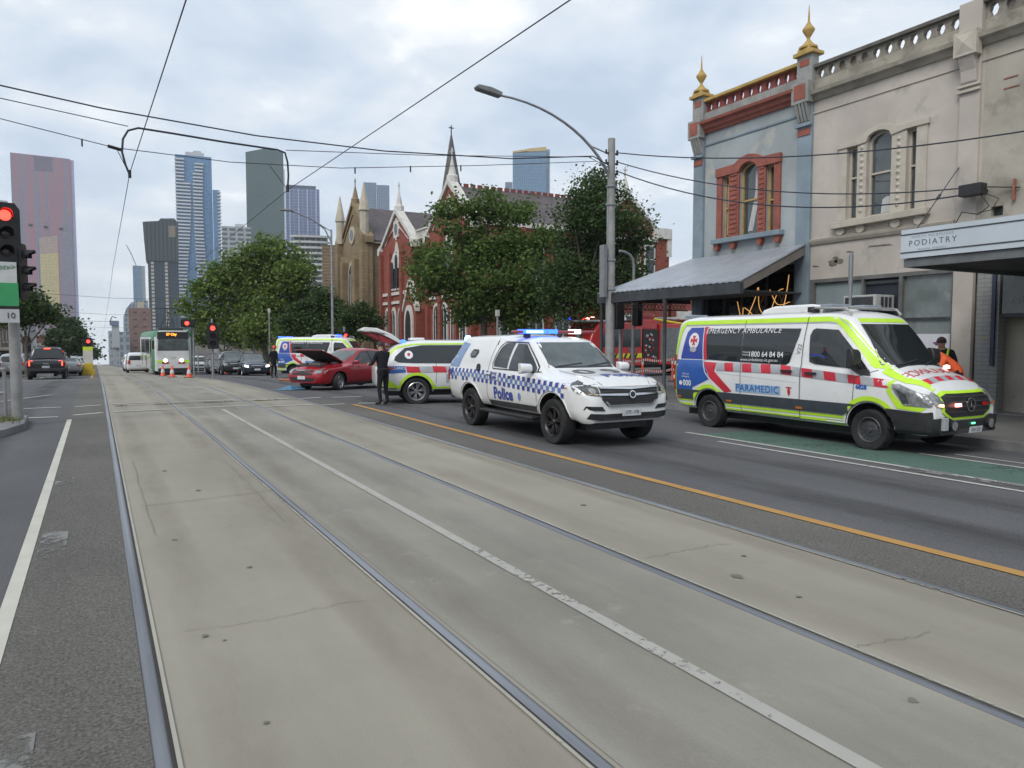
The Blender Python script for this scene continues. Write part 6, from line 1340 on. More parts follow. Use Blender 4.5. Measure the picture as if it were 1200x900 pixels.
for i, c in enumerate((24.2, 26.4, 28.6, 30.6)):
    gwin(FYs, c, .5, 5.6, 7.6, 8.5, t); gwin(FYs, c, .5, .8, 2.9, 3.9, t); panel(FYs, [(c + .95, gz), (c + 1.25, gz), (c + 1.25, 9.2), (c + .95, 9.2)], 0, .35, 'buttress', RB, t)
for c in (33.0, 34.6, 36.3): rwin(FYs, c - .4, c + .4, .9, 3.4, gs_)
root_frame(t)
# slate spire standing up behind the nearest gable
t = thing('slate_spire', 'slender grey slate spire with cross rising behind the white gable peak', 'church spire', tuple(PZ(530, 397, 62).xy) + (-1,))
b = MB(); b.box(-.8, .8, -.8, .8, -1, 14.4); b.build('tower_base', SLATE2, t)
b = MB(); b.lathe([(.95, 14.3), (.75, 15.6), (.08, 19.4), (0, 19.5)], 8); b.build('spire', SLATE2, t); b = MB(); b.tube([(0, 0, 19.4), (0, 0, 20.2)], .05, 6); b.tube([(-.22, 0, 20.0), (.22, 0, 20.0)], .045, 6); b.build('cross', DKST, t)
# stone church
t = thing('stone_church', 'tan sandstone church with slate roof and pinnacled gable, left of the red hall', 'church', (XF, 70.5, gz))
g = gable(FX, 66.3, 74.9, gz - 1.2, 11.0, 14.6, TAN, t, cm=TAN, finh=2.0)
panel(FX, disc(70.9, 11.7, .85, 20), 0, .12, 'rose_window', TANW, g); panel(FX, disc(70.9, 11.7, .5, 16), .12, .14, 'rose_pane', LEAD, g)
gwin(FX, 70.8, 1.1, 5.0, 7.2, 8.9, g, sur=.25, d=.15, m=TANW)
for dc in (-.45, .45): panel(FX, [(70.8 + dc - .05, 5.0), (70.8 + dc + .05, 5.0), (70.8 + dc + .05, 8.0), (70.8 + dc - .05, 8.0)], .16, .22, 'mullion', TANW, g)
panel(FX, gothic(70.8, 1.2, gz - 1.2, 1.8, 3.3), 0, .12, 'doorway_arch', TANW, g)
for a in (66.7, 74.5, 69.0, 72.8):
    big = a in (66.7, 74.5); panel(FX, [(a - .45, gz - 1.2), (a + .45, gz - 1.2), (a + .45, 11.2 if big else 9.2), (a, 11.8 if big else 9.8), (a - .45, 11.2 if big else 9.2)], 0, .6, 'buttress', TAN, g)
for a in (66.7, 74.3):
    b = MB(); b.lathe([(.42, 11.2), (.42, 13.4), (.54, 13.45), (.50, 13.6), (.06, 15.9), (0, 16.0)], 8, tf=Matrix.Translation((XF - .2, a, 0))); b.build('pinnacle', TANW, g, smooth=30)
b = MB(); b.box(XF + .45, 44, 66.6, 74.6, gz - 2, 10.8); b.build('stone_wall', TAN, t); roof(XF + .3, 44, 66.5, 74.8, 10.8, 14.4, 'X', 'slate_roof', SLATE, t)
b = MB(); b.box(XF + 3, 40, 64.6, 66.6, gz - 2, 5.4); b.build('side_aisle', TAN, t); b = MB(); b.prism([(64.4, 5.3), (66.6, 7.2), (66.6, 5.3)], lambda a, c: Vector((XF + 2.8, a, c)), lambda a, c: Vector((40, a, c))); b.build('aisle_roof', SLATE, t)
b = MB(); V = [(XF + .4, 66.25, 10.6), (44, 66.25, 10.6)]; b.box(XF + .46, 44, 66.3, 66.6, 10.5, 10.8); b.build('eaves_stone', TANW, t)
root_frame(t)
t = thing('brick_shops', 'low red brick shops far down the side street, glimpsed beneath the verandah', 'shops', (60, 44.4, gz))
b = MB(); b.box(39, 96, 44.4, 56, gz - 1, 5.2); b.box(38.9, 96, 44.2, 56, 5.2, 5.5); b.build('brick_wall', RB, t)
FB = faceY(44.4)
for k in range(8):
    rwin(FB, 40.5 + k * 6.5, 43.5 + k * 6.5, .8, 2.6, t); panel(FB, [(39.5 + k * 6.5, 3.2), (45.2 + k * 6.5, 3.2), (45.2 + k * 6.5, 3.9), (39.5 + k * 6.5, 3.9)], 0, .15, 'fascia', DKST if k % 2 else WST, t)
root_frame(t)
# ================================================================== STREET FURNITURE
GALV = mat('pole_concrete_grey', (.27, .27, .265), .75, .0, .18, 3, .15, dirt=((.12, .12, .11), 3.0, .6, .4))
GPOLE = mat('galvanised_pole', (.28, .29, .30), .5, .4, .15, 4)
WIRE = mat('overhead_wire', (.035, .04, .055), .6, .3, 0)
SIGBLK = mat('signal_black', (.012, .012, .013), .45, 0, .2, 5)
REDSIG = glow('red_signal_lens', (1.0, .03, .02), 5.0); DARKLENS = mat('unlit_lens', (.03, .02, .02), .2, 0, 0)
def pole(name, label, cat, x, y, h, r0=.09, r1=.06, m=None, group=None, z=None):
    z = G(x, y) if z is None else z; t = thing(name, label, cat, (x, y, z), 0, group)
    b = MB(); b.tube([(0, 0, -.3), (0, 0, 0), (0, 0, h * .5), (0, 0, h)], [r0, r0, (r0 + r1) / 2, r1], 12); b.build('pole', m or GALV, t, smooth=50); return t
def sigbox(parent, x, y, z, ang, n=3, lit=0, s=1.0, arrow=False):
    """a signal head facing direction ang (0 = towards -Y), lit = index from the top"""
    tf = Matrix.Translation((x, y, z)) @ Matrix.Rotation(ang, 4, 'Z') @ Matrix.Scale(s, 4); b = MB()
    H = .34 * n + .14; pr = [(-.20, 0), (.20, 0), (.24, .06), (.24, H - .12), (.16, H), (-.16, H), (-.24, H - .12), (-.24, .06)]
    b.prism(pr, lambda a, c: tf @ Vector((a, 0, c)), lambda a, c: tf @ Vector((a, .03, c))); b.box(-.16, .16, .03, .22, .05, H - .06, tf=tf)
    o = b.build('signal_head', SIGBLK, parent, bevel=.006)
    for i in range(n):
        zc = H - .24 - .34 * i; c = Matrix.Translation((0, -.002, zc)) @ Matrix.Rotation(R(90), 4, 'X')
        l = MB(); l.lathe([(0, .02), (.07, .018), (.10, 0)], 18, tf=tf @ c); l.build('lens', REDSIG if i == lit else DARKLENS, o, smooth=60)
        v = MB(); pts = []; nseg = 12
        V = []; 
        for k in range(nseg + 1):
            a = R(-20 + 220 * k / nseg); ln = .20 if 20 < 220 * k / nseg - 20 < 160 else .12
            for rr_, dd in ((.125, 0), (.125, -ln), (.118, -ln), (.118, 0)): V.append(tf @ Vector((rr_ * math.cos(a), dd, zc + rr_ * math.sin(a))))
        fs = [(4 * k + j, 4 * k + (j + 1) % 4, 4 * k + 4 + (j + 1) % 4, 4 * k + 4 + j) for k in range(nseg) for j in range(4)]; v.add(V, fs); v.build('visor', SIGBLK, o)
    return o
# main utility pole with the long curved lamp arm
UX, UY = 14.0, 18.75
t = pole('utility_pole', 'tall grey utility pole with curved street lamp arm, in front of the fire truck', 'utility pole', UX, UY, 8.0, .16, .11)
lz = G(UX, UY)
hd_ = PY(583, 111, UY)
b = MB(); L0 = Vector((0, 0, 6.6)); Hd = Vector((hd_.x - UX, 0, hd_.z - lz)); pts = []
for i in range(13):
    q_ = i / 12; pts.append(Vector((Hd.x * q_ ** 1.5, 0, lerp(L0.z, Hd.z, math.sin(q_ * math.pi / 2) ** 1.0)))) 
b.tube(pts, [.05 - .018 * i / 12 for i in range(13)], 8); b.tube([Vector((0, 0, 7.5)), pts[4] + Vector((0, 0, .03)), pts[5]], .022, 6); arm = b.build('lamp_arm', GPOLE, t, smooth=60)
b = MB(); tf = Matrix.Translation(Hd) @ Matrix.Rotation(R(10), 4, 'Y'); b.prism([(.10, -.05), (-.62, -.08), (-.70, -.02), (-.66, .05), (-.30, .10), (.10, .07)], lambda a, c: tf @ Vector((a, -.13, c)), lambda a, c: tf @ Vector((a, .13, c))); lh = b.build('lamp_head', mat('lamp_housing', (.20, .21, .21), .5, .3), arm, bevel=.03)
for z in (7.55, 7.25, 6.95):
    b = MB(); b.tube([(-.2, 0, z), (.22, 0, z)], .03, 6); b.tube([(.22, 0, z - .03), (.22, 0, z + .12)], .035, 6); b.tube([(-.2, 0, z - .03), (-.2, 0, z + .10)], .03, 6); b.build('insulator', SIGBLK, t)
for z in (6.55, 6.0, 4.3, 3.4): b = MB(); b.lathe([(.16, -.03), (.17, -.02), (.17, .02), (.16, .03)], 14, tf=Matrix.Translation((0, 0, z))); b.build('pole_band', GPOLE, t)
b = MB(); b.box(-.34, -.22, -.12, .12, 3.15, 4.75); b.box(-.24, -.1, -.02, .02, 3.4, 3.45); b.box(-.24, -.1, -.02, .02, 4.5, 4.55); b.build('side_panel', mat('panel_grey', (.22, .23, .24), .6, .2), t, bevel=.01)
b = MB(); b.tube([(-.13, .0, 6.5), (-.14, 0, 3.0), (-.15, 0, 1.0), (-.15, 0, .0)], .025, 6); b.build('conduit', GPOLE, t)
# bent arm pole beside it
c_ = PY(742, 397, 20.3); t = pole('bent_arm_pole', 'thin grey pole bent over at the top just right of the utility pole', 'pole', c_.x, 20.3, 3.6, .07, .055, z=gx(13.4) + .15)
b = MB(); b.tube([(0, 0, 3.5), (0, 0, 4.2), (-.05, 0, 4.42), (-.18, 0, 4.58), (-.4, 0, 4.66), (-.62, 0, 4.68)], .045, 8); b.build('bent_arm', GPOLE, t, smooth=60)
sigbox(t, .12, -.12, 2.15, R(100), 3, -1, .8)
c_ = PY(727, 397, 20.6); t = pole('signal_post', 'short post carrying black traffic signals seen edge-on beside the utility pole', 'traffic light', c_.x, 20.6, 3.4, .055, .055, GPOLE, z=gx(13.4) + .15)
sigbox(t, -.16, -.1, 2.05, R(165), 3, -1, .85); sigbox(t, .1, .14, 2.05, R(80), 3, -1, .85)
# lamp posts along the right
c_ = PZ(390, 397, 47); t = pole('street_lamp', 'tall pale street lamp with a short arm behind the far ambulance van', 'street lamp', c_.x, c_.y, 9.2, .10, .06, GPOLE)
b = MB(); b.tube([(0, 0, 8.4), (-.4, 0, 9.2), (-1.2, 0, 9.75), (-2.4, 0, 10.15)], .045, 8); b.tube([(0, 0, 9.1), (-.5, 0, 9.35), (-.9, 0, 9.6)], .03, 6); a_ = b.build('lamp_arm', GPOLE, t, smooth=60)
b = MB(); b.box(-3.1, -2.35, -.12, .12, 10.12, 10.24); b.build('lamp_head', MATS['lamp_housing'], a_, bevel=.03)
for px, Z, h, lab in ((316, 62, 5.4, 'slender white pole in front of the dark trees beyond the queue'), (285.5, 74, 4.6, 'short pale pole behind the queued cars, left of the slender pole'), (583, 40, 3.6, 'slim white topped post before the brick hall')):
    c_ = PZ(px, 397, Z); t = pole('street_pole', lab, 'pole', c_.x, c_.y, h, .08, .06, GPOLE); b = MB(); b.box(-.09, .09, -.09, .09, h - .35, h); b.build('pole_cap', WST, t)
c_ = PX(997, 330, 14.1); t = pole('sign_pole', 'thin grey parking sign pole rising behind the ambulance roof', 'sign pole', 14.1, c_.y, 3.55, .032, .032, GPOLE, z=0.0)
b = MB(); b.box(-.02, .0, -.05, .05, 2.72, 3.5); b.build('parking_sign', mat('sign_back', (.2, .21, .22), .5, .4), t)
# left foreground traffic signal with tram stop plates
q = P(19, 500); QX, QY = q.x + .02, q.y + .15
t = pole('traffic_signal', 'black traffic signal with glowing red lamp on the left pole carrying tram stop plates', 'traffic light', QX, QY, 4.0, .10, .095, GALV, z=.13)
sigbox(t, -.06, -.20, 3.02, R(12), 3, 0, 1.02); sigbox(t, .20, .02, 2.35, R(78), 3, -1, .95)
ST = MATS['white_poster']
sp_ = MB(); sp_.box(-.36, .10, -.30, -.285, 2.66, 3.06); s1 = sp_.build('stop_plate', mat('stop_plate_white', (.52, .53, .52), .4, 0, .05, 5), t)
sp_ = MB(); sp_.box(-.36, .12, -.33, -.315, 2.22, 2.66); s2 = sp_.build('stop_plate', mat('stop_plate_green', (.04, .30, .11), .4, 0, .05, 5), t)
sp_ = MB(); sp_.box(-.36, .12, -.33, -.315, 2.16, 2.218); sp_.build('stop_strip', SIGBLK, t)
sp_ = MB(); sp_.box(-.36, .12, -.33, -.315, 1.90, 2.158); s3 = sp_.build('stop_plate', mat('stop_plate_grey', (.45, .46, .47), .4, 0, .05, 5), t)
flat_text('ptv>', .15, lambda a, c, d: Vector((a - .06, -.305 - d, 2.96 + c)), mat('plate_green_ink', (.02, .18, .07), .5), s1, thick=.003, shear=.2)
flat_text('10', .16, lambda a, c, d: Vector((a - .02, -.335 - d, 2.03 + c)), mat('plate_black_ink', (.03, .03, .03), .5), s3, thick=.003)
# tubular guard rail on the island
q = P(6, 500)
t = thing('guard_rail', 'grey tubular guard rail on the traffic island at the left edge', 'guard rail', (QX - .02, QY + .5, .13))
for x in (-.22, -1.5, -2.6): b = MB(); b.tube([(x, 0, 0), (x, 0, .92), (x - .05, 0, .98)], .035, 8); b.build('rail_post', GALV, t, smooth=60)
for z in (.98, .5): b = MB(); b.tube([(-.20, 0, z), (-2.7, 0, z)], .032, 8); b.build('rail_bar', GALV, t, smooth=60)
# weeds at the foot of the pole
rr = random.Random(3); b = MB(); V = []; fs = []
for k in range(420):
    x = QX + rr.gauss(-.25, .28); y = QY + rr.gauss(-.2, .22); h = rr.uniform(.04, .14); a = rr.uniform(0, 6.28); dx, dy = math.cos(a) * .008, math.sin(a) * .008; lx, ly = rr.uniform(-.05, .05), rr.uniform(-.05, .05)
    if x > -1.3: continue
    o0 = len(V); V += [(x - dx, y - dy, .13), (x + dx, y + dy, .13), (x + lx, y + ly, .13 + h)]; fs.append((o0, o0 + 1, o0 + 2))
b.add(V, fs); o = b.build('weeds', mat('dry_weeds', (.13, .15, .05), .8, 0, .4, 20), fix=False); o['kind'] = 'stuff'
rr = random.Random(5); b = MB(); V = []; fs = []
for k in range(900):
    x = rr.uniform(.4, 4.9); y = 21.32 + rr.gauss(0, .025); 
    if math.sin(x * 5) + rr.random() < .5: continue
    h = rr.uniform(.01, .035); a = rr.uniform(0, 6.28); dx, dy = math.cos(a) * .01, math.sin(a) * .01; o0 = len(V); V += [(x - dx, y - dy, gy(y) + .01), (x + dx, y + dy, gy(y) + .01), (x, y, gy(y) + .01 + h)]; fs.append((o0, o0 + 1, o0 + 2))
b.add(V, fs); o = b.build('joint_weeds', MATS['dry_weeds'], fix=False); o['kind'] = 'stuff'
# distant signals
def farsig(px, pyl, Z, label, h=3.6, n=3, s=1.0, dy=0, ang=0):
    c = PZ(px, pyl, Z); g = G(c.x, c.y); t = pole('traffic_signal', label, 'traffic light', c.x + .02, c.y + .15, c.z - g + .5, .06, .05, GPOLE); sigbox(t, 0, -.22, c.z - g - (.34 * n - .10) * s, ang, n, 0, s); return t
t = farsig(248.5, 384.5, 38, 'black signal with red lamp on a pole just right of the tram', s=1.15, ang=R(-8))
t = farsig(103, 400, 60, 'small red signal beyond the yellow stop marker on the left', s=1.3)
t = farsig(31, 398, 62, 'small red signal over the parked cars far left', s=1.2)
t = farsig(404, 393, 43, 'small red signal between the raised tailgate and the brick hall', s=.9)
c = PZ(220, 379, 50); t = pole('tram_signal', 'dark square tram signal with red lamp above the tram roof corner', 'traffic light', c.x + .35, c.y + .2, c.z - G(c.x, c.y) + .2, .06, .05, GPOLE)
b = MB(); b.box(-.8, .1, -.35, -.1, c.z - G(c.x, c.y) - .25, c.z - G(c.x, c.y) + .30); o = b.build('signal_box', SIGBLK, t, bevel=.02); b = MB(); b.lathe([(0, 0), (.13, 0), (.13, .03), (0, .03)], 14, tf=Matrix.Translation((-.42, -.36, c.z - G(c.x, c.y) + .02)) @ Matrix.Rotation(R(90), 4, 'X')); b.build('lens', REDSIG, o)
# yellow stop marker on the left
c = PZ(102.5, 397, 58); g = G(c.x, c.y); t = thing('stop_marker', 'yellow keep-left marker with white panel in the middle of the left road', 'road marker', (c.x, c.y, g))
YEL = mat('marker_yellow', (.55, .40, .03), .5, 0, .1, 4)
b = MB(); b.prism([(-.55, 0), (.55, 0), (.40, .25), (.32, .9), (-.32, .9), (-.40, .25)], lambda a, q_: Vector((a, -.2, q_)), lambda a, q_: Vector((a, .2, q_))); b.build('base', YEL, t, bevel=.03)
b = MB(); b.box(-.34, .34, -.05, .05, .9, 1.9); b.build('white_panel', WST, t, bevel=.02); b = MB(); b.box(-.34, .34, -.05, .05, 1.9, 2.2); b.build('yellow_panel', mat('fluoro_panel', (.6, .7, .05), .5), t, bevel=.02)
# steel queue barrier beside the tram
c = P(243, 440); t = thing('pedestrian_barrier', 'galvanised pedestrian barrier between the tram and the queued cars', 'barrier', (PZ(236, 397, 42).x, PZ(236, 397, 42).y, G(3.5, 36)))
for i in range(4):
    x = i * .45 - .2; b = MB(); b.tube([(x, i * .9, 0), (x, i * .9, 1.05)], .04, 6); b.build('barrier_post', GPOLE, t)
for z in (1.03, .7, .25): b = MB(); b.tube([(-.2, 0, z), (1.15, 2.7, z)], .03, 6); b.build('barrier_rail', GPOLE, t)
b = MB(); b.box(.9, 1.25, 2.6, 2.7, .1, 1.5); b.build('barrier_board', mat('board_grey', (.3, .31, .31), .6), t)
c = PZ(240, 372, 44); 
# traffic cones
CONE = mat('cone_orange', (.75, .085, .035), .5, 0, .1, 5); REFL = mat('cone_reflective', (.55, .56, .57), .4, 0, .05, 5)
def cone(label, loc):
    t = thing('traffic_cone', label, 'traffic cone', loc, random.uniform(0, 1), 'orange cones across the closed lanes')
    b = MB(); b.lathe([(.165, .035), (.145, .06), (.030, .70), (.022, .71), (0, .71)], 20); b.build('cone', CONE, t, smooth=40)
    b = MB(); b.lathe([(.118, .24), (.121, .24), (.082, .45), (.079, .45)], 20); b.build('reflective_band', REFL, t, smooth=40)
    b = MB(); b.box(-.20, .20, -.20, .20, 0, .04); b.build('base', mat('cone_base', (.06, .03, .025), .7), t, bevel=.015); return t
for (px, py, lab) in ((191, 444.5, 'leftmost cone, in front of the tram nose'), (202, 447.5, 'second cone from the left, before the tram'), (222, 454.5, 'cone standing closest to the camera on the tracks'),
                 (263.5, 438.5, 'cone by the kerb lane just right of the barrier'), (287.5, 439, 'cone midway between the barrier and the far ambulance'), (316, 438.8, 'cone at the rear corner of the far ambulance')):
    Z = 870 * .71 / {191: 13.0, 202: 14.3, 222: 15.0}.get(px, 11.0); c = PZ(px, py, Z); cone(lab, (c.x, c.y, G(c.x, c.y)))
# ================================================================== OVERHEAD WIRES
def wire(name, label, pts, r, n=5, cat='wire', sag=0):
    P_ = [Vector(p) for p in pts]
    if sag and len(P_) == 2:
        P_ = [P_[0].lerp(P_[1], i / 16) - Vector((0, 0, sag * 4 * (i / 16) * (1 - i / 16))) for i in range(17)]
    b = MB(); b.tube(P_, r, n); o = b.build(name, WIRE, smooth=60); tag(o, label, cat, None); return o
SY = 17.6
def sp(px, py, Y=SY): return PY(px, py, Y)
a1, a2 = sp(152, 203), sp(338, 222)
def run(p, px, py, far=True):
    q0 = ray(px, py); return p
# contact wires over both tracks
def contact(anchor, top, lab):
    d = ray(*top); t_ = (anchor.z + .10 - EYE) / d.z; near = Vector((0, 0, EYE)) + d * t_; near = anchor + (near - anchor) * 3
    far = [Vector((lerp(anchor.x, lab[1], min(1, (y - SY) / 60)), y, 5.35 + gy(y) * 1.0 - (anchor.z * 0))) for y in (40, 60, 90, 140, 220, 400)]
    return wire('contact_wire', lab[0], [near, anchor] + far, .008)
contact(a1, (218, 0), ('tram contact wire over the left track, rising to the top edge', .95)); contact(a2, (668, 0), ('tram contact wire over the right track, crossing the green tower', 4.3))
# span wires between the pole and a post outside the picture on the left
def span(name, lab, pxs, Y0=SY, r=.012):
    return wire(name, lab, pxs, r)
LX = -7.5
def ext(p0, p1, X): d = p1 - p0; return p0 + d * ((X - p0.x) / d.x)
A = [sp(0, 100), sp(120, 127), sp(300, 159), sp(450, 177), sp(600, 186), sp(695, 183)]; A = [ext(A[1], A[0], LX)] + A + [Vector((UX - .1, UY, sp(712, 180).z))]
wire('span_wire', 'thick upper span wire across the street to the utility pole', A, .016)
Bw = [sp(0, 115), sp(150, 148)]; Bw = [ext(Bw[1], Bw[0], LX)] + Bw; wire('span_wire', 'thin second span wire running to the bent bracket tube', Bw, .010)
Bw = [sp(335, 176), sp(500, 182), sp(690, 184)]; wire('span_wire', 'thin span wire from the bracket tube to the utility pole', Bw + [Vector((UX - .1, UY, sp(712, 183).z))], .009)
C = [sp(0, 139), sp(134, 173), sp(270, 190), sp(400, 197), sp(560, 194), sp(700, 189)]; C = [ext(C[1], C[0], LX)] + C; cw_ = wire('span_wire', 'lower span wire with small clips under the thick one', C + [Vector((UX - .1, UY, sp(712, 188).z))], .009)
for px, py in ((96, 164), (416, 197), (481, 195.5), (540, 194.5)):
    c = sp(px, py); b = MB(); b.tube([c + Vector((0, 0, .02)), c - Vector((0, 0, .13))], .018, 6); b.build('wire_clip', SIGBLK, cw_)
# rigid bracket tube
T = [sp(152, 205), sp(147, 193), sp(143, 178), sp(144, 163), sp(150, 153), sp(162, 150), sp(200, 156), sp(260, 166), sp(325, 175.5), sp(334, 179), sp(337, 190), sp(338, 206), sp(337, 222)]
t = thing('wire_bracket', 'dark bent bracket tube holding both tram wires across the street', 'wire bracket', tuple(sp(240, 170)))
inv = Matrix.Translation(-Vector(t.location))
b = MB(); b.tube([inv @ p for p in T], .022, 8); b.build('bracket_tube', WIRE, t, smooth=60)
for p in (T[0], T[-1]): b = MB(); b.tube([inv @ (p + Vector((0, 0, .10))), inv @ (p - Vector((0, 0, .06)))], .035, 6); b.build('wire_clamp', SIGBLK, t)
b = MB(); b.tube([inv @ sp(136, 173), inv @ sp(151, 203)], .008, 5); b.tube([inv @ sp(316, 194), inv @ sp(336, 221)], .008, 5); b.build('stay_wire', WIRE, t)
b = MB(); c = inv @ sp(134, 173); b.tube([c - Vector((.12, 0, -.02)), c + Vector((.12, 0, -.03))], .035, 6); b.build('wire_clamp', SIGBLK, t)
# service cables from the pole to the cream building
pt = Vector((UX + .22, UY, lz + 7.6))
for (lab, pe, r, sg_) in (('top service cable from the utility pole, passing across both terraces', Vector((17.0, 5.0, 5.9)), .017, .55), ('middle service cable from the pole to the black junction box', Vector((17.5, 10.1, 5.18)), .016, .45), ('lowest service cable from the pole to the black junction box', Vector((17.5, 10.12, 5.02)), .018, .62)):
    wire('service_cable', lab, [pt, pe], r, sag=sg_); pt = pt - Vector((0, 0, .28))
for y, z0 in ((60, 5.5), (85, 5.8), (120, 6)):
    wire('span_wire', {60: 'nearest of the faint span wires above the distant left road', 85: 'middle faint span wire above the distant left road', 120: 'farthest faint span wire above the distant left road'}[y], [(-9, y, z0 + .5 + gy(y)), (1, y, z0 + gy(y)), (4.4, y, z0 + gy(y)), (14, y, z0 + .5 + gy(y))], .012)
c0 = PZ(60, 368, 70); c1 = PZ(128, 376, 70); 
wire('span_wire', 'thin pull-off wire sagging above the far black pickup', [PZ(-20, 372, 60), PZ(40, 372, 60), PZ(95, 376, 60), PZ(130, 377, 60)], .012)
# ================================================================== TRAM
def tram():
    X, Y = 4.72, 57.0; z = G(4.3, 60); t = thing('tram', 'green and white tram stopped head-on behind the orange cones, headlights on', 'tram', (X, Y, z))
    # local: front faces -Y
    TW = mat('tram_white', (.60, .61, .61), .35, 0, .08, 2, coat=.3); TG = mat('tram_green', (.05, .20, .09), .4, 0, .2, 1.5); TLG = mat('tram_lime', (.30, .52, .05), .4, 0, .1, 3)
    hw = 1.33
    sec = lambda s_: [(-hw * s_, .35), (hw * s_, .35), (hw * s_, 2.75), (hw * s_ * .93, 3.02), (hw * .8 * s_, 3.2), (-hw * .8 * s_, 3.2), (-hw * s_ * .93, 3.02), (-hw * s_, 2.75)]
    b = MB(); V = []; ys = [(0, .80), (.25, .88), (.9, 1.0), (15.5, 1.0), (16.2, .82)]
    for y, s_ in ys: V += [(a, y, c) for a, c in sec(s_)]
    fs = [tuple(range(8)), tuple(range((len(ys) - 1) * 8 + 7, (len(ys) - 1) * 8 - 1, -1))] + [(i * 8 + k, i * 8 + (k + 1) % 8, (i + 1) * 8 + (k + 1) % 8, (i + 1) * 8 + k) for i in range(len(ys) - 1) for k in range(8)]
    b.add(V, fs); bo_ = b.build('body', [TG, TW], t, bevel=.05, smooth=30)
    for p in bo_.data.polygons: p.material_index = 0 if p.center.z > 2.7 or .2 < p.center.y < .95 and abs(p.normal.x) > .5 else 1
    fr = lambda a, c, d: Vector((a, -.02 - d + abs(a) * .0, c))
    panel(fr, [(-1.0, .55), (1.0, .55), (1.03, 1.78), (-1.03, 1.78)], -.3, .03, 'front_panel', TW, t, bevel=.03)
    panel(fr, [(-1.04, .95), (-.62, .95), (-.62, 1.12), (-1.04, 1.12)], .03, .05, 'lime_band', LIME, t); panel(fr, [(.62, .95), (1.04, .95), (1.04, 1.12), (.62, 1.12)], .03, .05, 'lime_band', LIME, t)
    ws = panel(fr, [(-.98, 1.80), (.98, 1.80), (.94, 2.62), (-.94, 2.62)], -.3, .04, 'windscreen', GLASS2, t, bevel=.02)
    panel(fr, [(-.012, 1.8), (.012, 1.8), (.012, 2.6), (-.012, 2.6)], .04, .05, 'screen_divider', BLACK, ws)
    panel(fr, [(-1.02, 2.62), (1.02, 2.62), (.98, 3.10), (-.98, 3.10)], -.3, .05, 'destination_box', BLACK, t, bevel=.02)
    ds = panel(fr, [(-.42, 2.82), (.22, 2.82), (.22, 3.02), (-.42, 3.02)], .05, .06, 'destination_sign', mat('sign_dark', (.02, .015, .01), .5), t)
    flat_text('57 City', .22, lambda a, c, d: fr(a - .1, 2.92 + c, .062 + d), glow('amber_leds', (1.0, .28, .03), 2.2), ds, thick=.003, bold=.008)
    panel(fr, [(-.95, .22), (.95, .22), (1.0, .56), (-1.0, .56)], -.5, .12, 'bumper', BLACK, t, bevel=.04)
    for s_ in (-1, 1):
        h = MB(); h.lathe([(0, .05), (.10, .045), (.13, 0)], 16, tf=Matrix.Translation((s_ * .52, -.06, 1.10)) @ Matrix.Rotation(R(90), 4, 'X')); h.build('headlight', WHITELIT, t); h = MB(); h.box(s_ * .52 - .22, s_ * .52 + .22, -.07, -.04, .88, 1.0); h.build('indicator_lamp', REDL, t)
        m_ = MB(); m_.box(s_ * 1.28 - .08, s_ * 1.28 + .08, -.35, -.27, 1.9, 2.5); m_.build('side_mirror', BLACK, t, bevel=.02)
        sd = lambda a, c, d: Vector((s_ * (1.33 + d), a, c))
        for k, y0 in enumerate((1.0, 3.0, 4.9, 6.8, 8.7, 10.6, 12.5)):
            door = k in (0, 3, 6)
            panel(sd, [(y0, .5 if door else 1.5), (y0 + (1.2 if door else 1.7), .5 if door else 1.5), (y0 + (1.2 if door else 1.7), 2.6), (y0, 2.6)], -.02, .02, 'door' if door else 'side_window', GLASS, t, bevel=.01)
        panel(sd, [(.95, .55), (14.5, .55), (14.5, 1.4), (.95, 1.4)], -.02, .008, 'side_panel', TW, t); panel(sd, [(.95, 1.2), (15.3, 1.2), (15.3, 1.32), (.95, 1.32)], .008, .015, 'lime_band', TLG, t)
    flat_text('D', .34, lambda a, c, d: Vector((0, 0, 0)) , TW, t) if False else None
    flat_text('217', .20, lambda a, c, d: fr(a, 1.25 + c, .032 + d), mat('fleet_number', (.25, .05, .05), .5), t, thick=.003)
    for y0 in (2.2, 11.0):
        b = MB(); b.box(-1.05, 1.05, y0, y0 + 2.6, .1, .5); b.build('bogie', BLACK, t)
        for dx in (-.72, .72):
            for dy in (.5, 2.1): b = MB(); b.lathe([(0, -.05), (.33, -.05), (.33, .05), (0, .05)], 20, tf=Matrix.Translation((dx, y0 + dy, .33)) @ Matrix.Rotation(R(90), 4, 'Y')); b.build('wheel', STEELP, t)
    b = MB(); b.box(-.8, .8, 1.2, 3.2, 3.2, 3.42); b.box(-.7, .7, 5, 9, 3.2, 3.38); b.build('roof_equipment', DGREY, t, bevel=.03)
    b = MB(); b.tube([(0, 4.6, 3.4), (0, 3.4, 4.1), (0, 4.4, 4.85)], .035, 6); b.tube([(-.5, 4.6, 3.4), (-.25, 3.4, 4.1), (-.15, 4.4, 4.85)], .02, 6); b.tube([(.5, 4.6, 3.4), (.25, 3.4, 4.1), (.15, 4.4, 4.85)], .02, 6); b.tube([(-.85, 4.4, 4.80), (-.6, 4.4, 4.90), (.6, 4.4, 4.90), (.85, 4.4, 4.80)], .03, 6); b.build('pantograph', BLACK, t)
tram()
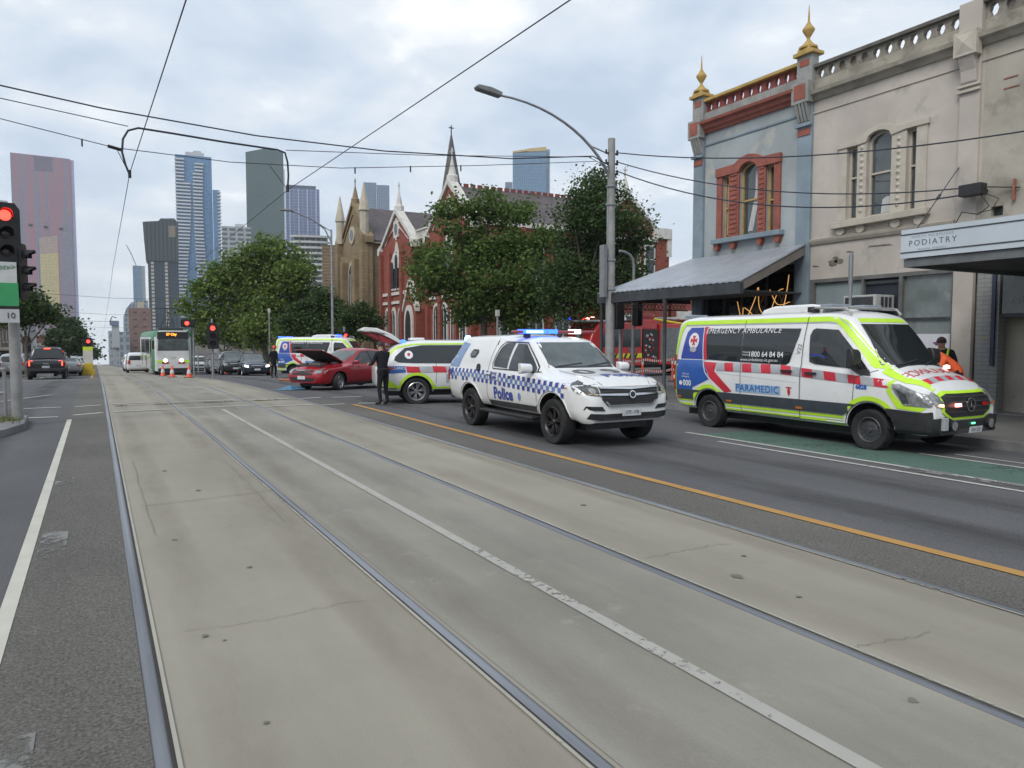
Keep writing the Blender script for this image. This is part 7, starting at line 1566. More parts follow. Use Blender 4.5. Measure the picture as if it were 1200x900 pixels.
# ================================================================== FIRE TRUCK
def fire_truck():
    c = PY(676, 420, 30.2); t = thing('fire_truck', 'red fire truck with flashing red roof beacon under the trees beyond the utility pole', 'fire engine', (c.x + .55, 31.4, G(14, 31)), 0)
    FR = paintm('fire_engine_red', (.42, .018, .015)); FG = mat('locker_grey', (.20, .21, .21), .4, .5, .15, 6)
    # local x runs from nose (0) backwards, visible side is -y
    b = MB(); b.prism([(.12, .55), (2.35, .55), (2.35, 2.78), (.55, 2.78), (.25, 2.2), (.08, 1.5)], lambda a, q_: Vector((a, -1.22, q_)), lambda a, q_: Vector((a, 1.22, q_))); cab = b.build('cab', FR, t, bevel=.06, smooth=40)
    sd = lambda a, q_, d: Vector((a, -1.22 - d, q_)); fr = lambda a, q_, d: Vector((lerp(.09, .55, max(0, (q_ - 1.5) / 1.28)) - .03 - d, a, q_))
    panel(sd, [(.52, 1.55), (1.38, 1.55), (1.38, 2.45), (.78, 2.45)], -.02, .015, 'door_window', GLASS, cab); panel(sd, [(1.5, 1.55), (2.25, 1.55), (2.25, 2.45), (1.5, 2.45)], -.02, .015, 'door_window', GLASS, cab)
    panel(fr, [(-1.08, 1.5), (1.08, 1.5), (1.0, 2.55), (-1.0, 2.55)], -.02, .015, 'windscreen', GLASS2, cab); panel(fr, [(-.9, .7), (.9, .7), (.9, 1.35), (-.9, 1.35)], .0, .06, 'grille', BLACK, cab)
    for s_ in (-1, 1): panel(fr, [(s_ * .75 - .22, .75), (s_ * .75 + .22, .75), (s_ * .75 + .22, 1.05), (s_ * .75 - .22, 1.05)], .06, .1, 'headlight', WHITELIT, cab)
    YC = mat('chevron_yellow', (.62, .55, .03), .4)
    for r0, r1 in ((.20, 1.44), (1.5, 2.32)):
        panel(sd, [(r0, .98), (r1, .98), (r1, 1.22), (r0, 1.22)], 0, .012, 'chevron_band', YC, cab); n = int((r1 - r0) / .22)
        for k in range(n): panel(sd, [(r0 + .02 + k * .22, .98), (r0 + .11 + k * .22, .98), (r0 + .20 + k * .22, 1.22), (r0 + .11 + k * .22, 1.22)], .012, .016, 'chevron_stripe', BLACK, cab)
    e_ = panel(sd, disc(1.9, 1.40, .15, 16, 1.1), 0, .02, 'door_emblem', mat('emblem_blue', (.10, .12, .22), .4), cab); panel(sd, disc(1.9, 1.40, .07, 8, 1.1), .02, .026, 'emblem_star', SILV, e_)
    panel(sd, [(1.44, .6), (1.46, .6), (1.46, 2.6), (1.44, 2.6)], 0, .01, 'panel_seam', SEAM, cab)
    b = MB(); b.box(-.15, 1.3, -1.2, 1.2, 2.80, 2.90); b.build('roof_visor', mat('visor_white', (.55, .56, .56), .4), t, bevel=.03)
    b = MB(); b.box(.35, .75, -1.0, 1.0, 2.92, 3.02); lbr = b.build('light_bar', mat('clear_beacon_shell', (.3, .06, .06), .2), t, bevel=.02)
    for y, m_ in ((-.8, REDCORE), (-.45, REDLIT), (.8, BLUELIT)): b = MB(); b.box(.33, .77, y - .17, y + .17, 2.93, 3.05); b.build('beacon', m_, lbr, bevel=.02)
    b = MB(); b.box(2.42, 3.45, -1.20, 1.20, .6, 2.45); b.build('pump_panel', BLACK, t, bevel=.02)
    rr = random.Random(9)
    for k in range(26):
        x, z = rr.uniform(2.55, 3.3), rr.uniform(.8, 2.3); g = MB(); g.lathe([(0, .03), (.055, .03), (.06, 0)], 10, tf=Matrix.Translation((x, -1.205, z)) @ Matrix.Rotation(R(90), 4, 'X')); g.build('gauge', SILV if k % 2 else REDL, t)
    b = MB(); b.box(2.42, 3.45, -1.1, 1.1, 2.45, 2.95); b.build('hose_reel_box', FR, t, bevel=.03)
    b = MB(); b.lathe([(0, -.5), (.26, -.5), (.26, .5), (0, .5)], 18, tf=Matrix.Translation((2.95, -.6, 3.02)) @ Matrix.Rotation(R(90), 4, 'Y')); b.build('hose_reel', mat('hose_red', (.25, .03, .03), .7), t)
    b = MB(); b.box(3.5, 7.9, -1.22, 1.22, .6, 2.75); body = b.build('body', FR, t, bevel=.03)
    for x0 in (3.58, 5.02, 6.46):
        panel(sd, [(x0, .75), (x0 + 1.36, .75), (x0 + 1.36, 2.55), (x0, 2.55)], -.02, .012, 'roller_shutter', FG, body)
    b = MB()
    for s_ in (-.3, .3): b.tube([(3.2, s_ - .5, 3.05), (8.1, s_ - .5, 3.0)], .04, 6)
    for k in range(14): b.tube([(3.4 + k * .34, -.8, 3.04), (3.4 + k * .34, -.2, 3.04)], .02, 5)
    b.build('ladder', SILV, t); b = MB(); b.box(5.2, 6.6, -1.1, .2, 2.98, 3.14); b.build('roof_locker', mat('visor_white', (.55, .56, .56)), t, bevel=.02); b = MB(); b.tube([(3.3, -1.0, 2.98), (5.5, -1.0, 2.72)], .07, 6); b.build('yellow_pole', YC, t)
    for x in (1.15, 6.1):
        for s_ in (-1, 1): wheel(t, x, s_, .5, 1.22, .30, .28, 'steel', FG)
    b = MB(); b.box(.2, 7.8, -.9, .9, .45, .62); b.build('chassis', BLACK, t); b = MB(); b.box(-.15, .3, -1.2, 1.2, .38, .75); bu_ = b.build('bumper', mat('bumper_white', (.5, .5, .5), .5), t, bevel=.03)
    cab.scale.x = 1.5
    for o in COL.objects:
        if o.parent == t and o.name.split('.')[0] not in ('cab', 'roof_visor', 'light_bar', 'bumper'): o.location.x += 1.15
fire_truck()
# tape posts
TP = glow('post_orange', (.75, .10, .04), .0)
c = [PY(px, 430, 25.0) for px in (725, 753, 788, 815)]; tz = G(15, 25)
for i, q_ in enumerate(c[1:3]):
    t = thing('tape_post', ['orange plastic post, left one holding the red and white tape', 'orange plastic post, right one holding the red and white tape'][i], 'bollard', (q_.x, q_.y, tz), 0, 'tape posts before the fire truck')
    b = MB(); b.tube([(0, 0, .05), (0, 0, 1.05)], .045, 10); b.build('post', CONE, t, smooth=50); b = MB(); b.lathe([(0, 0), (.2, 0), (.19, .05), (.06, .08), (0, .08)], 12); b.build('base', BLACK, t); b = MB(); b.lathe([(.046, .8), (.049, .8), (.049, .92), (.046, .92)], 10); b.build('reflective_band', REFL, t)
TAPE = mat('barrier_tape_red', (.55, .05, .04), .5); TAPW = mat('barrier_tape_white', (.6, .6, .6), .5)
for k, z in enumerate((1.0, .55)):
    b = MB(); V = []; fs = []; ms = []; n = 72; a, e_ = c[0], c[3]
    for i in range(n + 1):
        q_ = i / n; seg = min(2, int(q_ * 3)); sg_ = .07 * math.sin(math.pi * (q_ * 3 - seg)); p = a.lerp(e_, q_); V += [(p.x, p.y - .05, tz + z - sg_ - .05), (p.x, p.y - .05, tz + z - sg_ + .05)]
    b.v = V; b.f = [(2 * i, 2 * i + 2, 2 * i + 3, 2 * i + 1) for i in range(n)]; b.m = [i % 2 for i in range(n)]
    tag(b.build('barrier_tape', [TAPE, TAPW]), ['upper red and white tape strung between the orange posts', 'lower red and white tape strung between the orange posts'][k], 'tape')
# ================================================================== TREES
def leafmat(name, c0, c1, c2):
    m = bpy.data.materials.new(name); m.use_nodes = True; t = m.node_tree; b = t.nodes['Principled BSDF']
    ge = N(t, 'ShaderNodeNewGeometry'); r = N(t, 'ShaderNodeValToRGB'); t.links.new(ge.outputs['Random Per Island'], r.inputs[0]); e_ = r.color_ramp.elements
    e_[0].color = (*c0, 1); e_[1].color = (*c2, 1); x = e_.new(.5); x.color = (*c1, 1)
    t.links.new(r.outputs[0], b.inputs['Base Color']); b.inputs['Roughness'].default_value = .55; b.inputs['Specular IOR Level'].default_value = .3
    tr = N(t, 'ShaderNodeBsdfTranslucent'); t.links.new(r.outputs[0], tr.inputs[0]); mxs = N(t, 'ShaderNodeMixShader'); mxs.inputs[0].default_value = .38
    o = t.nodes['Material Output']; t.links.new(b.outputs[0], mxs.inputs[1]); t.links.new(tr.outputs[0], mxs.inputs[2]); t.links.new(mxs.outputs[0], o.inputs[0]); return m
LEAF1 = leafmat('plane_tree_leaves', (.05, .095, .02), (.09, .15, .034), (.15, .21, .052))
LEAF2 = leafmat('dark_leaves', (.028, .056, .018), (.05, .088, .026), (.085, .13, .04))
LEAF3 = leafmat('street_tree_leaves', (.062, .108, .024), (.13, .195, .04), (.21, .275, .064))
BARK = mat('bark', (.12, .105, .085), .9, 0, .25, 4, .4)
def tree(label, base, lobes, n, size, lm, seed, group=None, trunk_r=.22, name='street_tree', clump=.42, shape=.62):
    rg = random.Random(seed); base = Vector(base); t = thing(name, label, 'tree', base, 0, group)
    cen = sum((c for c, r in lobes), Vector()) / len(lobes) - base; top = Vector((cen.x * .5, cen.y * .5, min(cen.z * .62, 4.5 if cen.z > 5 else cen.z * .5)))
    b = MB(); b.tube([(0, 0, -.3), (0, 0, .2), (top.x * .3, top.y * .3, top.z * .5), top], [trunk_r * 1.25, trunk_r, trunk_r * .85, trunk_r * .7], 9)
    for c, r in lobes:
        e_ = c - base; mid = top.lerp(e_, .5) + Vector((rg.uniform(-.3, .3), rg.uniform(-.3, .3), -.2 + rg.uniform(0, .3)))
        b.tube([top - Vector((0, 0, .3)), mid, e_], [trunk_r * .5, trunk_r * .28, trunk_r * .10], 6)
        for _ in range(4):
            d = Vector((rg.gauss(0, 1), rg.gauss(0, 1), rg.gauss(.2, .8))).normalized() * r * .8; b.tube([mid.lerp(e_, .6), e_ + d * .5, e_ + d], [trunk_r * .14, trunk_r * .08, .012], 5)
    b.build('trunk', BARK, t, smooth=60)
    V = []; F_ = []; tot = sum(r ** 2.3 for c, r in lobes)
    for c, r in lobes:
        k = n * r ** 2.3 / tot; ncl = max(5, int(k / 95)); 
        for _ in range(ncl):
            d = Vector((rg.gauss(0, 1), rg.gauss(0, 1), rg.gauss(0, 1))).normalized() * (r * rg.random() ** .42); d.z *= .85; cc = c - base + d; cs = clump * rg.uniform(.6, 1.35)
            for _ in range(int(k / ncl)):
                p = cc + Vector((rg.gauss(0, cs), rg.gauss(0, cs), rg.gauss(0, cs * shape)))
                s_ = size * rg.uniform(.6, 1.3); a = Vector((rg.gauss(0, 1), rg.gauss(0, 1), rg.gauss(0, .6))).normalized(); u = a.cross(Vector((rg.gauss(0, 1), rg.gauss(0, 1), rg.gauss(0, 1)))).normalized()
                o0 = len(V); V += [p - a * s_ * .5, p + u * s_ * .32, p + a * s_ * .5, p - u * s_ * .32]; F_.append((o0, o0 + 1, o0 + 2, o0 + 3))
    me = bpy.data.meshes.new('crown'); me.from_pydata(V, [], F_); me.materials.append(lm); link('crown', me, t); return t
def lobes(Z, L, seed=1):
    rg = random.Random(seed); return [(PZ(px, py, Z) + Vector((0, 0, 0)) + (Rm @ Vector((0, 0, -1))) * rg.uniform(-.9, .9) * r * Z / 870, r * Z / 870) for px, py, r in L]
def gbase(px, Z): c = PZ(px, 397, Z); return (c.x, c.y, G(c.x, c.y) + .1)
tree('large leafy plane tree standing before the corner of the brick hall', gbase(566, 42), lobes(42, [(535, 258, 26), (575, 245, 26), (610, 250, 22), (552, 292, 36), (598, 290, 36), (636, 282, 24), (520, 318, 28), (500, 338, 20), (560, 335, 38), (610, 335, 38), (645, 325, 26), (489, 312, 14), (545, 362, 26), (600, 365, 28), (500, 296, 14), (640, 365, 20)], 3), 30000, .22, LEAF1, 11, trunk_r=.24)
tree('tall dark tree with ragged top just left of the utility pole', gbase(696, 38), lobes(38, [(700, 212, 16), (690, 235, 22), (716, 232, 18), (672, 258, 22), (705, 265, 30), (740, 262, 20), (680, 292, 32), (722, 296, 32), (748, 280, 14), (664, 322, 26), (700, 330, 34), (735, 325, 20), (680, 358, 26), (655, 348, 20), (712, 362, 18)], 4), 33000, .17, LEAF2, 12, trunk_r=.22)
gt = 'street trees along the right kerb beyond the stone church'
tree('broad bright green tree rising behind the far ambulance van', gbase(312, 72), lobes(72, [(318, 292, 20), (300, 300, 20), (285, 312, 22), (335, 310, 24), (258, 326, 20), (310, 328, 30), (350, 330, 22), (240, 344, 18), (280, 350, 28), (325, 358, 30), (362, 352, 18), (228, 362, 12), (250, 372, 20), (310, 385, 24)], 5), 26000, .36, LEAF3, 13, group=gt, clump=.6, trunk_r=.3)
tree('smaller darker tree at the right end of the green street trees', gbase(372, 60), lobes(60, [(372, 350, 14), (390, 366, 18), (360, 372, 20), (345, 386, 16), (385, 388, 14)], 6), 8000, .28, LEAF2, 14, group=gt)
tree('low round tree at the left end of the green street trees', gbase(262, 96), lobes(96, [(262, 386, 16), (240, 380, 14), (280, 392, 16), (300, 396, 14), (232, 396, 8)], 7), 8000, .42, LEAF3, 15, group=gt, clump=.6)
def shrub(label, px, Z, L, n, seed, lm=LEAF2): return tree(label, gbase(px, Z), lobes(Z, L, seed), n, .2, lm, seed, name='shrub', trunk_r=.06, clump=.3)
shrub('dark bushy shrub at the foot of the stone church', 418, 56, [(408, 372, 12), (425, 366, 14), (440, 378, 10), (412, 390, 12), (430, 392, 12)], 7000, 21)
shrub('low green shrub between the dark street tree and the queued cars', 335, 60, [(325, 398, 8), (340, 402, 9), (355, 402, 8), (370, 404, 8)], 3500, 22, LEAF3)
tl = 'trees on the left side of the road'
tree('dark green tree crown showing behind the left traffic signal', gbase(30, 50), lobes(50, [(38, 362, 14), (50, 370, 12), (28, 372, 12), (18, 360, 10), (42, 352, 8), (8, 368, 12)], 8), 9000, .24, LEAF2, 16, group=tl, trunk_r=.14)
tree('large rounded dark tree on the left beyond the black pickup', gbase(80, 120), lobes(120, [(80, 382, 8), (72, 392, 9), (88, 394, 9), (80, 402, 12), (96, 404, 6), (66, 404, 6)], 9), 8000, .55, LEAF2, 17, group=tl, clump=.8)
tree('small distant tree at the left of the street vanishing point', gbase(106, 200), lobes(200, [(104, 411, 3.5), (109, 415, 3.5), (100, 415, 4)], 10), 2500, .8, LEAF2, 18, group=tl, clump=.9)
# ================================================================== CITY TOWERS
def facade(name, glass, line, bw, bh, ms, rough=.25, c2=None, metal=.0, vert=None):
    m = brickmat(name, glass, c2 or tuple(x * .85 for x in glass), line, bw=bw, bh=bh, ms=ms, rough=rough, bump=0, off=0)
    m.node_tree.nodes['Principled BSDF'].inputs['Metallic'].default_value = metal
    if vert:
        t = m.node_tree; b = t.nodes['Principled BSDF']; src = b.inputs['Base Color'].links[0].from_socket
        wv = N(t, 'ShaderNodeTexNoise', Scale=1.0, Detail=1.0); mp = N(t, 'ShaderNodeMapping'); mp.inputs['Scale'].default_value = (vert[1], vert[1], .004); tcn = N(t, 'ShaderNodeTexCoord'); t.links.new(tcn.outputs['Object'], mp.inputs[0]); t.links.new(mp.outputs[0], wv.inputs[0])
        r = N(t, 'ShaderNodeValToRGB'); r.color_ramp.elements[0].position = .42; r.color_ramp.elements[1].position = .56; r.color_ramp.interpolation = 'LINEAR'; t.links.new(wv.outputs[0], r.inputs[0]); mm = N(t, 'ShaderNodeMixRGB'); t.links.new(r.outputs[0], mm.inputs[0]); t.links.new(src, mm.inputs[1]); mm.inputs[2].default_value = (*vert[0], 1); t.links.new(mm.outputs[0], b.inputs['Base Color'])
    return m
def tower_root(name, label, px, Z, rot=0):
    c = PZ(px, 397, Z); a = math.atan2(c.x, c.y); return thing(name, label, 'skyscraper', (c.x, c.y, G(0, c.y)), -a + rot), c, 
def tw(label, x0, x1, ytop, Z, m, depth=30, ytl=None, rot=0, name='tower', parts=True, cat=None, ybot=None):
    """box tower whose front spans x0..x1 and whose top reaches ytop at distance Z"""
    t, c = tower_root(name, label, (x0 + x1) / 2, Z, rot); ca = math.cos(math.atan2((x0 + x1) / 2 - 600, FPX)); D = Z / ca
    w_ = (x1 - x0) * Z / FPX * ca; zt = lambda y: EYE + (397 - y) / FPX * Z - t.location.z; h = zt(ytop); hl = zt(ytl) if ytl else h
    b = MB(); V = [(-w_ / 2, 0, -30), (w_ / 2, 0, -30), (w_ / 2, depth, -30), (-w_ / 2, depth, -30), (-w_ / 2, 0, hl), (w_ / 2, 0, h), (w_ / 2, depth, h), (-w_ / 2, depth, hl)]
    b.add(V, [(3, 2, 1, 0), (4, 5, 6, 7), (0, 1, 5, 4), (1, 2, 6, 5), (2, 3, 7, 6), (3, 0, 4, 7)]); b.build('tower_body', m, t)
    if cat: t['category'] = cat
    return t, w_, h, zt
# A: pink and blue striped tower at the far left
Z = 900; m = facade('pink_striped_facade', (.21, .245, .31), (.30, .25, .30), 2.2, 3.6, .35, vert=((.34, .18, .21), .22), rough=.2)
t, w_, h, zt = tw('tall pink and blue striped tower with golden lower panel, at far left', 21, 90, 186, Z, m, ytl=186, depth=40, rot=R(0))
b = MB(); b.box(w_ / 2, w_ / 2 + 4, 1, 38, -20, zt(187)); b.build('side_fin', mat('lavender_fin', (.38, .38, .52), .4, 0, .05, .1), t)
x = lambda px: (px - 55.5) * Z / FPX * math.cos(math.atan2(55.5 - 600, FPX)) * 1.0
sx = w_ / 69.0
panel(lambda a, c, d: Vector((a, -d, c)), [((50.5 - 55.5) * sx, zt(378)), ((72 - 55.5) * sx, zt(378)), ((72 - 55.5) * sx, zt(296)), ((50.5 - 55.5) * sx, zt(299))], -1, .3, 'gold_panel', facade('gold_glass', (.66, .54, .20), (.50, .42, .24), 2.0, 3.6, .35, c2=(.56, .50, .26), rough=.35), t)  # sun's reflection in the tower glass, painted on in gold
panel(lambda a, c, d: Vector((a, -d, c)), [((50.5 - 55.5) * sx, zt(298.6)), ((72 - 55.5) * sx, zt(295.6)), ((72 - 55.5) * sx, zt(276)), ((50.5 - 55.5) * sx, zt(280))], -1, .25, 'gold_panel', facade('pink_gold_glass', (.50, .38, .26), (.40, .30, .28), 2.0, 3.6, .35, c2=(.42, .34, .30), rough=.3), t)  # upper fade of the same reflection, also put into the colour
for px, py in ((41, 266), (58.5, 267), (76.5, 268), (60, 357), (70, 357), (78, 357)): panel(lambda a, c, d: Vector((a, -d, c)), [((px - 57.7) * sx, zt(py + 1.6)), ((px - 53.2) * sx, zt(py + 1.6)), ((px - 53.2) * sx, zt(py - 1.2)), ((px - 57.7) * sx, zt(py - 1.2))], -1, .6, 'plant_opening', DKST, t)
panel(lambda a, c, d: Vector((a, -d, c)), [((48 - 55.5) * sx, zt(203)), ((68 - 55.5) * sx, zt(203)), ((68 - 55.5) * sx, zt(187)), ((48 - 55.5) * sx, zt(187))], -1, .3, 'crown_screen', mat('grey_purple_screen', (.17, .15, .20), .4, 0, .1, .2), t)
tw('slim grey tower peeping beside the top of the left traffic signal', 6, 15.5, 237, 1100, facade('slim_grey', (.26, .30, .33), (.35, .38, .40), 3, 3.5, .5), depth=18)
# C: dark tower with flared crown
Z = 620; m = facade('dark_blue_glass', (.015, .028, .045), (.035, .05, .065), 2.0, 3.6, .45, rough=.2)
t, w_, h, zt = tw('dark glass tower with a flared ribbed crown and white dotted strips', 176, 211.5, 306, Z, m, depth=26)
sx = w_ / 35.5; cxp = 193.75
f0 = lambda a, c, d: Vector(((a - cxp) * sx, -d, c))
m2 = facade('dark_ribbed_crown', (.025, .035, .038), (.06, .072, .074), 3.0, 60, .8, rough=.35)
b = MB(); b.prism([(174, zt(307)), (212, zt(307)), (212.5, zt(262)), (208, zt(257)), (192, zt(258)), (190, zt(261)), (171.5, zt(263)), (172.5, zt(285))], lambda a, c: f0(a, c, 2), lambda a, c: f0(a, c, -28)); b.build('crown', m2, t)
panel(f0, [(201, zt(279)), (209, zt(279)), (209, zt(266)), (201, zt(266))], 2, 2.5, 'tan_screen', mat('tan_screen', (.20, .17, .13), .5, 0, .1, .3), t)
for p0 in (179.5, 195.5):
    b = MB()
    for k in range(34):
        z = zt(308) - k * 3.0; b.box(*sorted(((p0 - cxp) * sx, (p0 + 3.4 - cxp) * sx)), -1.2, .5, z - 2.0, z)
    o = b.build('balcony_strip', mat('pale_balcony', (.42, .40, .36), .6, 0, .1, .3), t); o['kind'] = 'stuff'
# D: blue tower with rows of white balconies
Z = 700; m = facade('sky_blue_glass', (.105, .22, .38), (.14, .25, .40), 2.4, 3.2, .35, rough=.22)
t, w_, h, zt = tw('tall sky blue tower banded with wavy white balconies', 211, 253, 186, Z, m, depth=30); sx = w_ / 42; cxp = 232; f0 = lambda a, c, d: Vector(((a - cxp) * sx, -d, c))
b = MB(); n = 66
for k in range(n):
    z = zt(192) - k * 3.15
    if z < 0: break
    s_ = math.sin(k * .10 + .4); e1 = 224 + 4.0 * s_ if k > 6 else 221; 
    b.add([f0(210.2, z, 1.8), f0(e1, z, 1.8), f0(e1, z, 0), f0(210.2, z, 0), f0(210.2, z + 1.25, 1.8), f0(e1, z + 1.25, 1.8), f0(e1, z + 1.25, 0), f0(210.2, z + 1.25, 0)], [(0, 1, 2, 3), (4, 7, 6, 5), (0, 4, 5, 1), (1, 5, 6, 2), (3, 2, 6, 7), (0, 3, 7, 4)])
    a0, a1 = (232 - 1.5 * s_ if k > 3 else 233), 243.5 - 2.0 * math.sin(k * .11) 
    if k > 0: b.add([f0(a0, z, 1.8), f0(a1, z, 1.8), f0(a1, z, 0), f0(a0, z, 0), f0(a0, z + 1.25, 1.8), f0(a1, z + 1.25, 1.8), f0(a1, z + 1.25, 0), f0(a0, z + 1.25, 0)], [(0, 1, 2, 3), (4, 7, 6, 5), (0, 4, 5, 1), (1, 5, 6, 2), (3, 2, 6, 7), (0, 3, 7, 4)])
o = b.build('balcony_slabs', mat('white_balcony', (.55, .56, .57), .6, 0, .05, .3), t); o['kind'] = 'stuff'
b = MB(); b.box(-w_ * .22, w_ * .30, 4, 20, zt(186), zt(181)); b.box(0, w_ * .22, 6, 14, zt(181), zt(178.5)); b.build('roof_plant', mat('roof_plant_white', (.45, .46, .47), .6), t)
t, w_, h, zt = tw('lower blue wing with balcony edges, joined right of the wavy balcony tower', 253.2, 261.5, 225, Z, m, depth=22); b = MB()
for k in range(55):
    z = zt(228) - k * 3.15
    if z > 0: b.box(w_ * .18, w_ / 2 + 1.0, -1.4, 4, z, z + 1.1)
o = b.build('balcony_slabs', MATS['white_balcony'], t); o['kind'] = 'stuff'
# E: green glass slab with a peaked top
Z = 800; m = facade('green_grey_glass', (.085, .125, .12), (.10, .14, .135), 1.6, 3.8, .18, rough=.12, c2=(.08, .12, .115)); t, c = tower_root('tower', 'smooth green glass tower with a peaked top behind the trees', 314.5, Z); ca = math.cos(math.atan2(314.5 - 600, FPX)); sx = Z / FPX * ca; zt = lambda y: EYE + (397 - y) / FPX * Z - t.location.z
b = MB(); b.prism([(292, -20), (337, -20), (336, zt(181)), (317, zt(177)), (292.5, zt(183.5))], lambda a, q_: Vector(((a - 314.5) * sx, 0, q_)), lambda a, q_: Vector(((a - 314.5) * sx, 32, q_))); b.build('tower_body', m, t)
b = MB(); b.box((335.9 - 314.5) * sx, (337.4 - 314.5) * sx, -.6, 30, -10, zt(200)); b.build('edge_fin', mat('pale_fin', (.40, .44, .46), .4), t)
# F and its neighbours
t, w_, h, zt = tw('violet blue glass tower right of the green tower', 337.8, 377, 223.5, 900, facade('violet_blue_glass', (.15, .19, .33), (.24, .27, .38), 5.0, 3.6, .55, rough=.2, c2=(.10, .16, .29)), depth=30)
b = MB(); b.box(-w_ * .42, w_ * .40, 2, 28, zt(223), zt(219.5)); b.build('roof_plant', mat('dark_roof_plant', (.08, .10, .13), .5), t); 
for k in range(4): b = MB(); b.box(-w_ * .40 + k * w_ * .26, -w_ * .36 + k * w_ * .26, -.6, .2, 0, zt(224)); b.build('facade_fin', MATS['lavender_fin'], t)
t, w_, h, zt = tw('grey gridded block half hidden behind the street trees', 263, 297, 267, 640, facade('grey_grid', (.10, .12, .13), (.34, .36, .37), 6.5, 4.0, .9), depth=24); b = MB(); b.box(-w_ * .05, w_ * .25, 2, 20, zt(267), zt(263.5)); b.build('roof_plant', MATS['roof_plant_white'], t)
t, w_, h, zt = tw('pale apartment block with stacked rounded balconies, below the violet tower', 345, 386, 277, 420, facade('balcony_block_glass', (.10, .12, .13), (.30, .31, .31), 3, 3.2, .4), depth=18, name='apartment_block', cat='apartment block')
b = MB()
for k in range(13):
    z = zt(280) - k * 3.1; pts = [(-w_ * .5 - 1.5, 0), (-w_ * .4, -2.6), (-w_ * .1, -3.2), (w_ * .2, -3.2), (w_ * .42, -2.4), (w_ * .5 + 1.5, 0)]
    b.prism(pts, lambda a, c_: Vector((a, c_, z)), lambda a, c_: Vector((a, c_, z + 1.2)))
o = b.build('balcony', mat('grey_white_balcony', (.40, .41, .40), .6, 0, .1, .4), t); o['kind'] = 'stuff'
tw('blue grey twin tower just above the slate roof of the stone church', 428.5, 443, 216.5, 1000, facade('blue_grey_twin', (.14, .20, .28), (.22, .27, .34), 3, 3.6, .4), depth=20)
tw('lower half of the blue grey twin towers, touching the church roof', 443.2, 458, 219.5, 1000, MATS['blue_grey_twin'], depth=20)
t, w_, h, zt = tw('blue glass tower with a gold stepped top, above the brick hall roof', 600.8, 643, 180.5, 900, facade('clear_blue_glass', (.11, .20, .31), (.19, .28, .38), 2.2, 3.6, .30, rough=.15), depth=30, ytl=183)
b = MB(); GT = mat('gold_rim', (.45, .33, .13), .4); b.prism([(-w_ / 2, h - 2.6), (-w_ * .1, h - .2), (-w_ * .1, h + 2.2), (-w_ / 2, h - .4)], lambda a, c_: Vector((a, -.4, c_)), lambda a, c_: Vector((a, 30, c_))); b.build('gold_rim', GT, t); b = MB(); b.prism([(-w_ * .1, h - 1), (w_ * .42, h), (w_ * .42, h + 4.6), (-w_ * .1, h + 2.6)], lambda a, c_: Vector((a, -.4, c_)), lambda a, c_: Vector((a, 30, c_))); b.build('gold_rim', GT, t)
b = MB(); b.box(w_ * .42, w_ * .52, 0, 28, 0, h + 2); b.build('side_glass', facade('pale_blue_side', (.28, .36, .44), (.2, .3, .38), 2.2, 3.6, .3), t)
tw('pale blue slab stub left of the gold topped tower, over the roof ridge', 592, 600.5, 216, 1000, MATS['blue_grey_twin'], depth=20)
# around the vanishing point
t, w_, h, zt = tw('pale blue narrow tower left of the dark crowned tower', 158, 169, 312, 1000, facade('pale_sky_glass', (.22, .34, .46), (.28, .40, .50), 4, 3.6, .4), depth=20); b = MB(); b.box(w_ * .5, w_ * .5 + 3.5, 0, 16, 0, zt(312)); b.build('side_strip', MATS['pale_balcony'], t)
b = MB(); b.tube([(-w_ * .1, 6, zt(312)), (-w_ * .6, 6, zt(298)), (-w_ * 1.1, 6, zt(288))], .6, 5); b.build('roof_crane', MATS['grey_white_balcony'], t)
Z = 520; t, c = tower_root('office_block', 'arched blue glass office block behind the brown brick block', 160, Z); t['category'] = 'office block'; zt = lambda y: EYE + (397 - y) / FPX * Z - t.location.z; sx = Z / FPX * .9
b = MB(); b.prism([(-15 * sx, -10), (15 * sx, -10), (15 * sx, zt(352)), (4 * sx, zt(352)), (-5 * sx, zt(355)), (-11 * sx, zt(362)), (-14.5 * sx, zt(372))], lambda a, q_: Vector((a, 0, q_)), lambda a, q_: Vector((a, 24, q_))); b.build('tower_body', facade('grey_blue_arch', (.13, .18, .23), (.26, .30, .33), 2.4, 3.3, .6), t)
tw('brown brick apartment block with dark square windows beside the tram roof', 151.5, 178, 361, 380, facade('brown_block', (.045, .045, .05), (.20, .125, .105), 4.4, 3.6, 1.5, rough=.8), depth=22, name='apartment_block', cat='apartment block')
tw('cream lift core standing on the roofs above the brown block', 162, 170, 354, 400, mat('cream_core', (.40, .36, .29), .8, 0, .1, .5), depth=10, name='office_block', cat='office block')
tw('grey blue glazed block directly left of the tram roof', 140, 152, 389, 330, facade('grey_glaze', (.15, .19, .23), (.28, .31, .33), 2.4, 3.3, .6), depth=20, name='office_block', cat='office block')
t, w_, h, zt = tw('pale grey block carrying a sign box at the end of the street', 127, 141, 388, 360, facade('pale_end_block', (.20, .24, .28), (.33, .35, .36), 2.6, 3.3, 1.0), depth=20, name='office_block', cat='office block')
b = MB(); b.box(-1.0, 2.2, -1.0, 6, h - 8, zt(377)); b.build('service_tower', mat('pale_service', (.36, .38, .39), .7), t); b = MB(); b.box(-1.8, 2.2, -1.6, 2, zt(381.5), zt(376)); b.build('sign_box', mat('sign_box_blue', (.14, .18, .25), .5), t); b = MB(); b.tube([(-1.5, 0, zt(376)), (-.6, 0, zt(371)), (1.2, 0, zt(372.5))], .25, 5); b.build('roof_aerial', DKST, t)
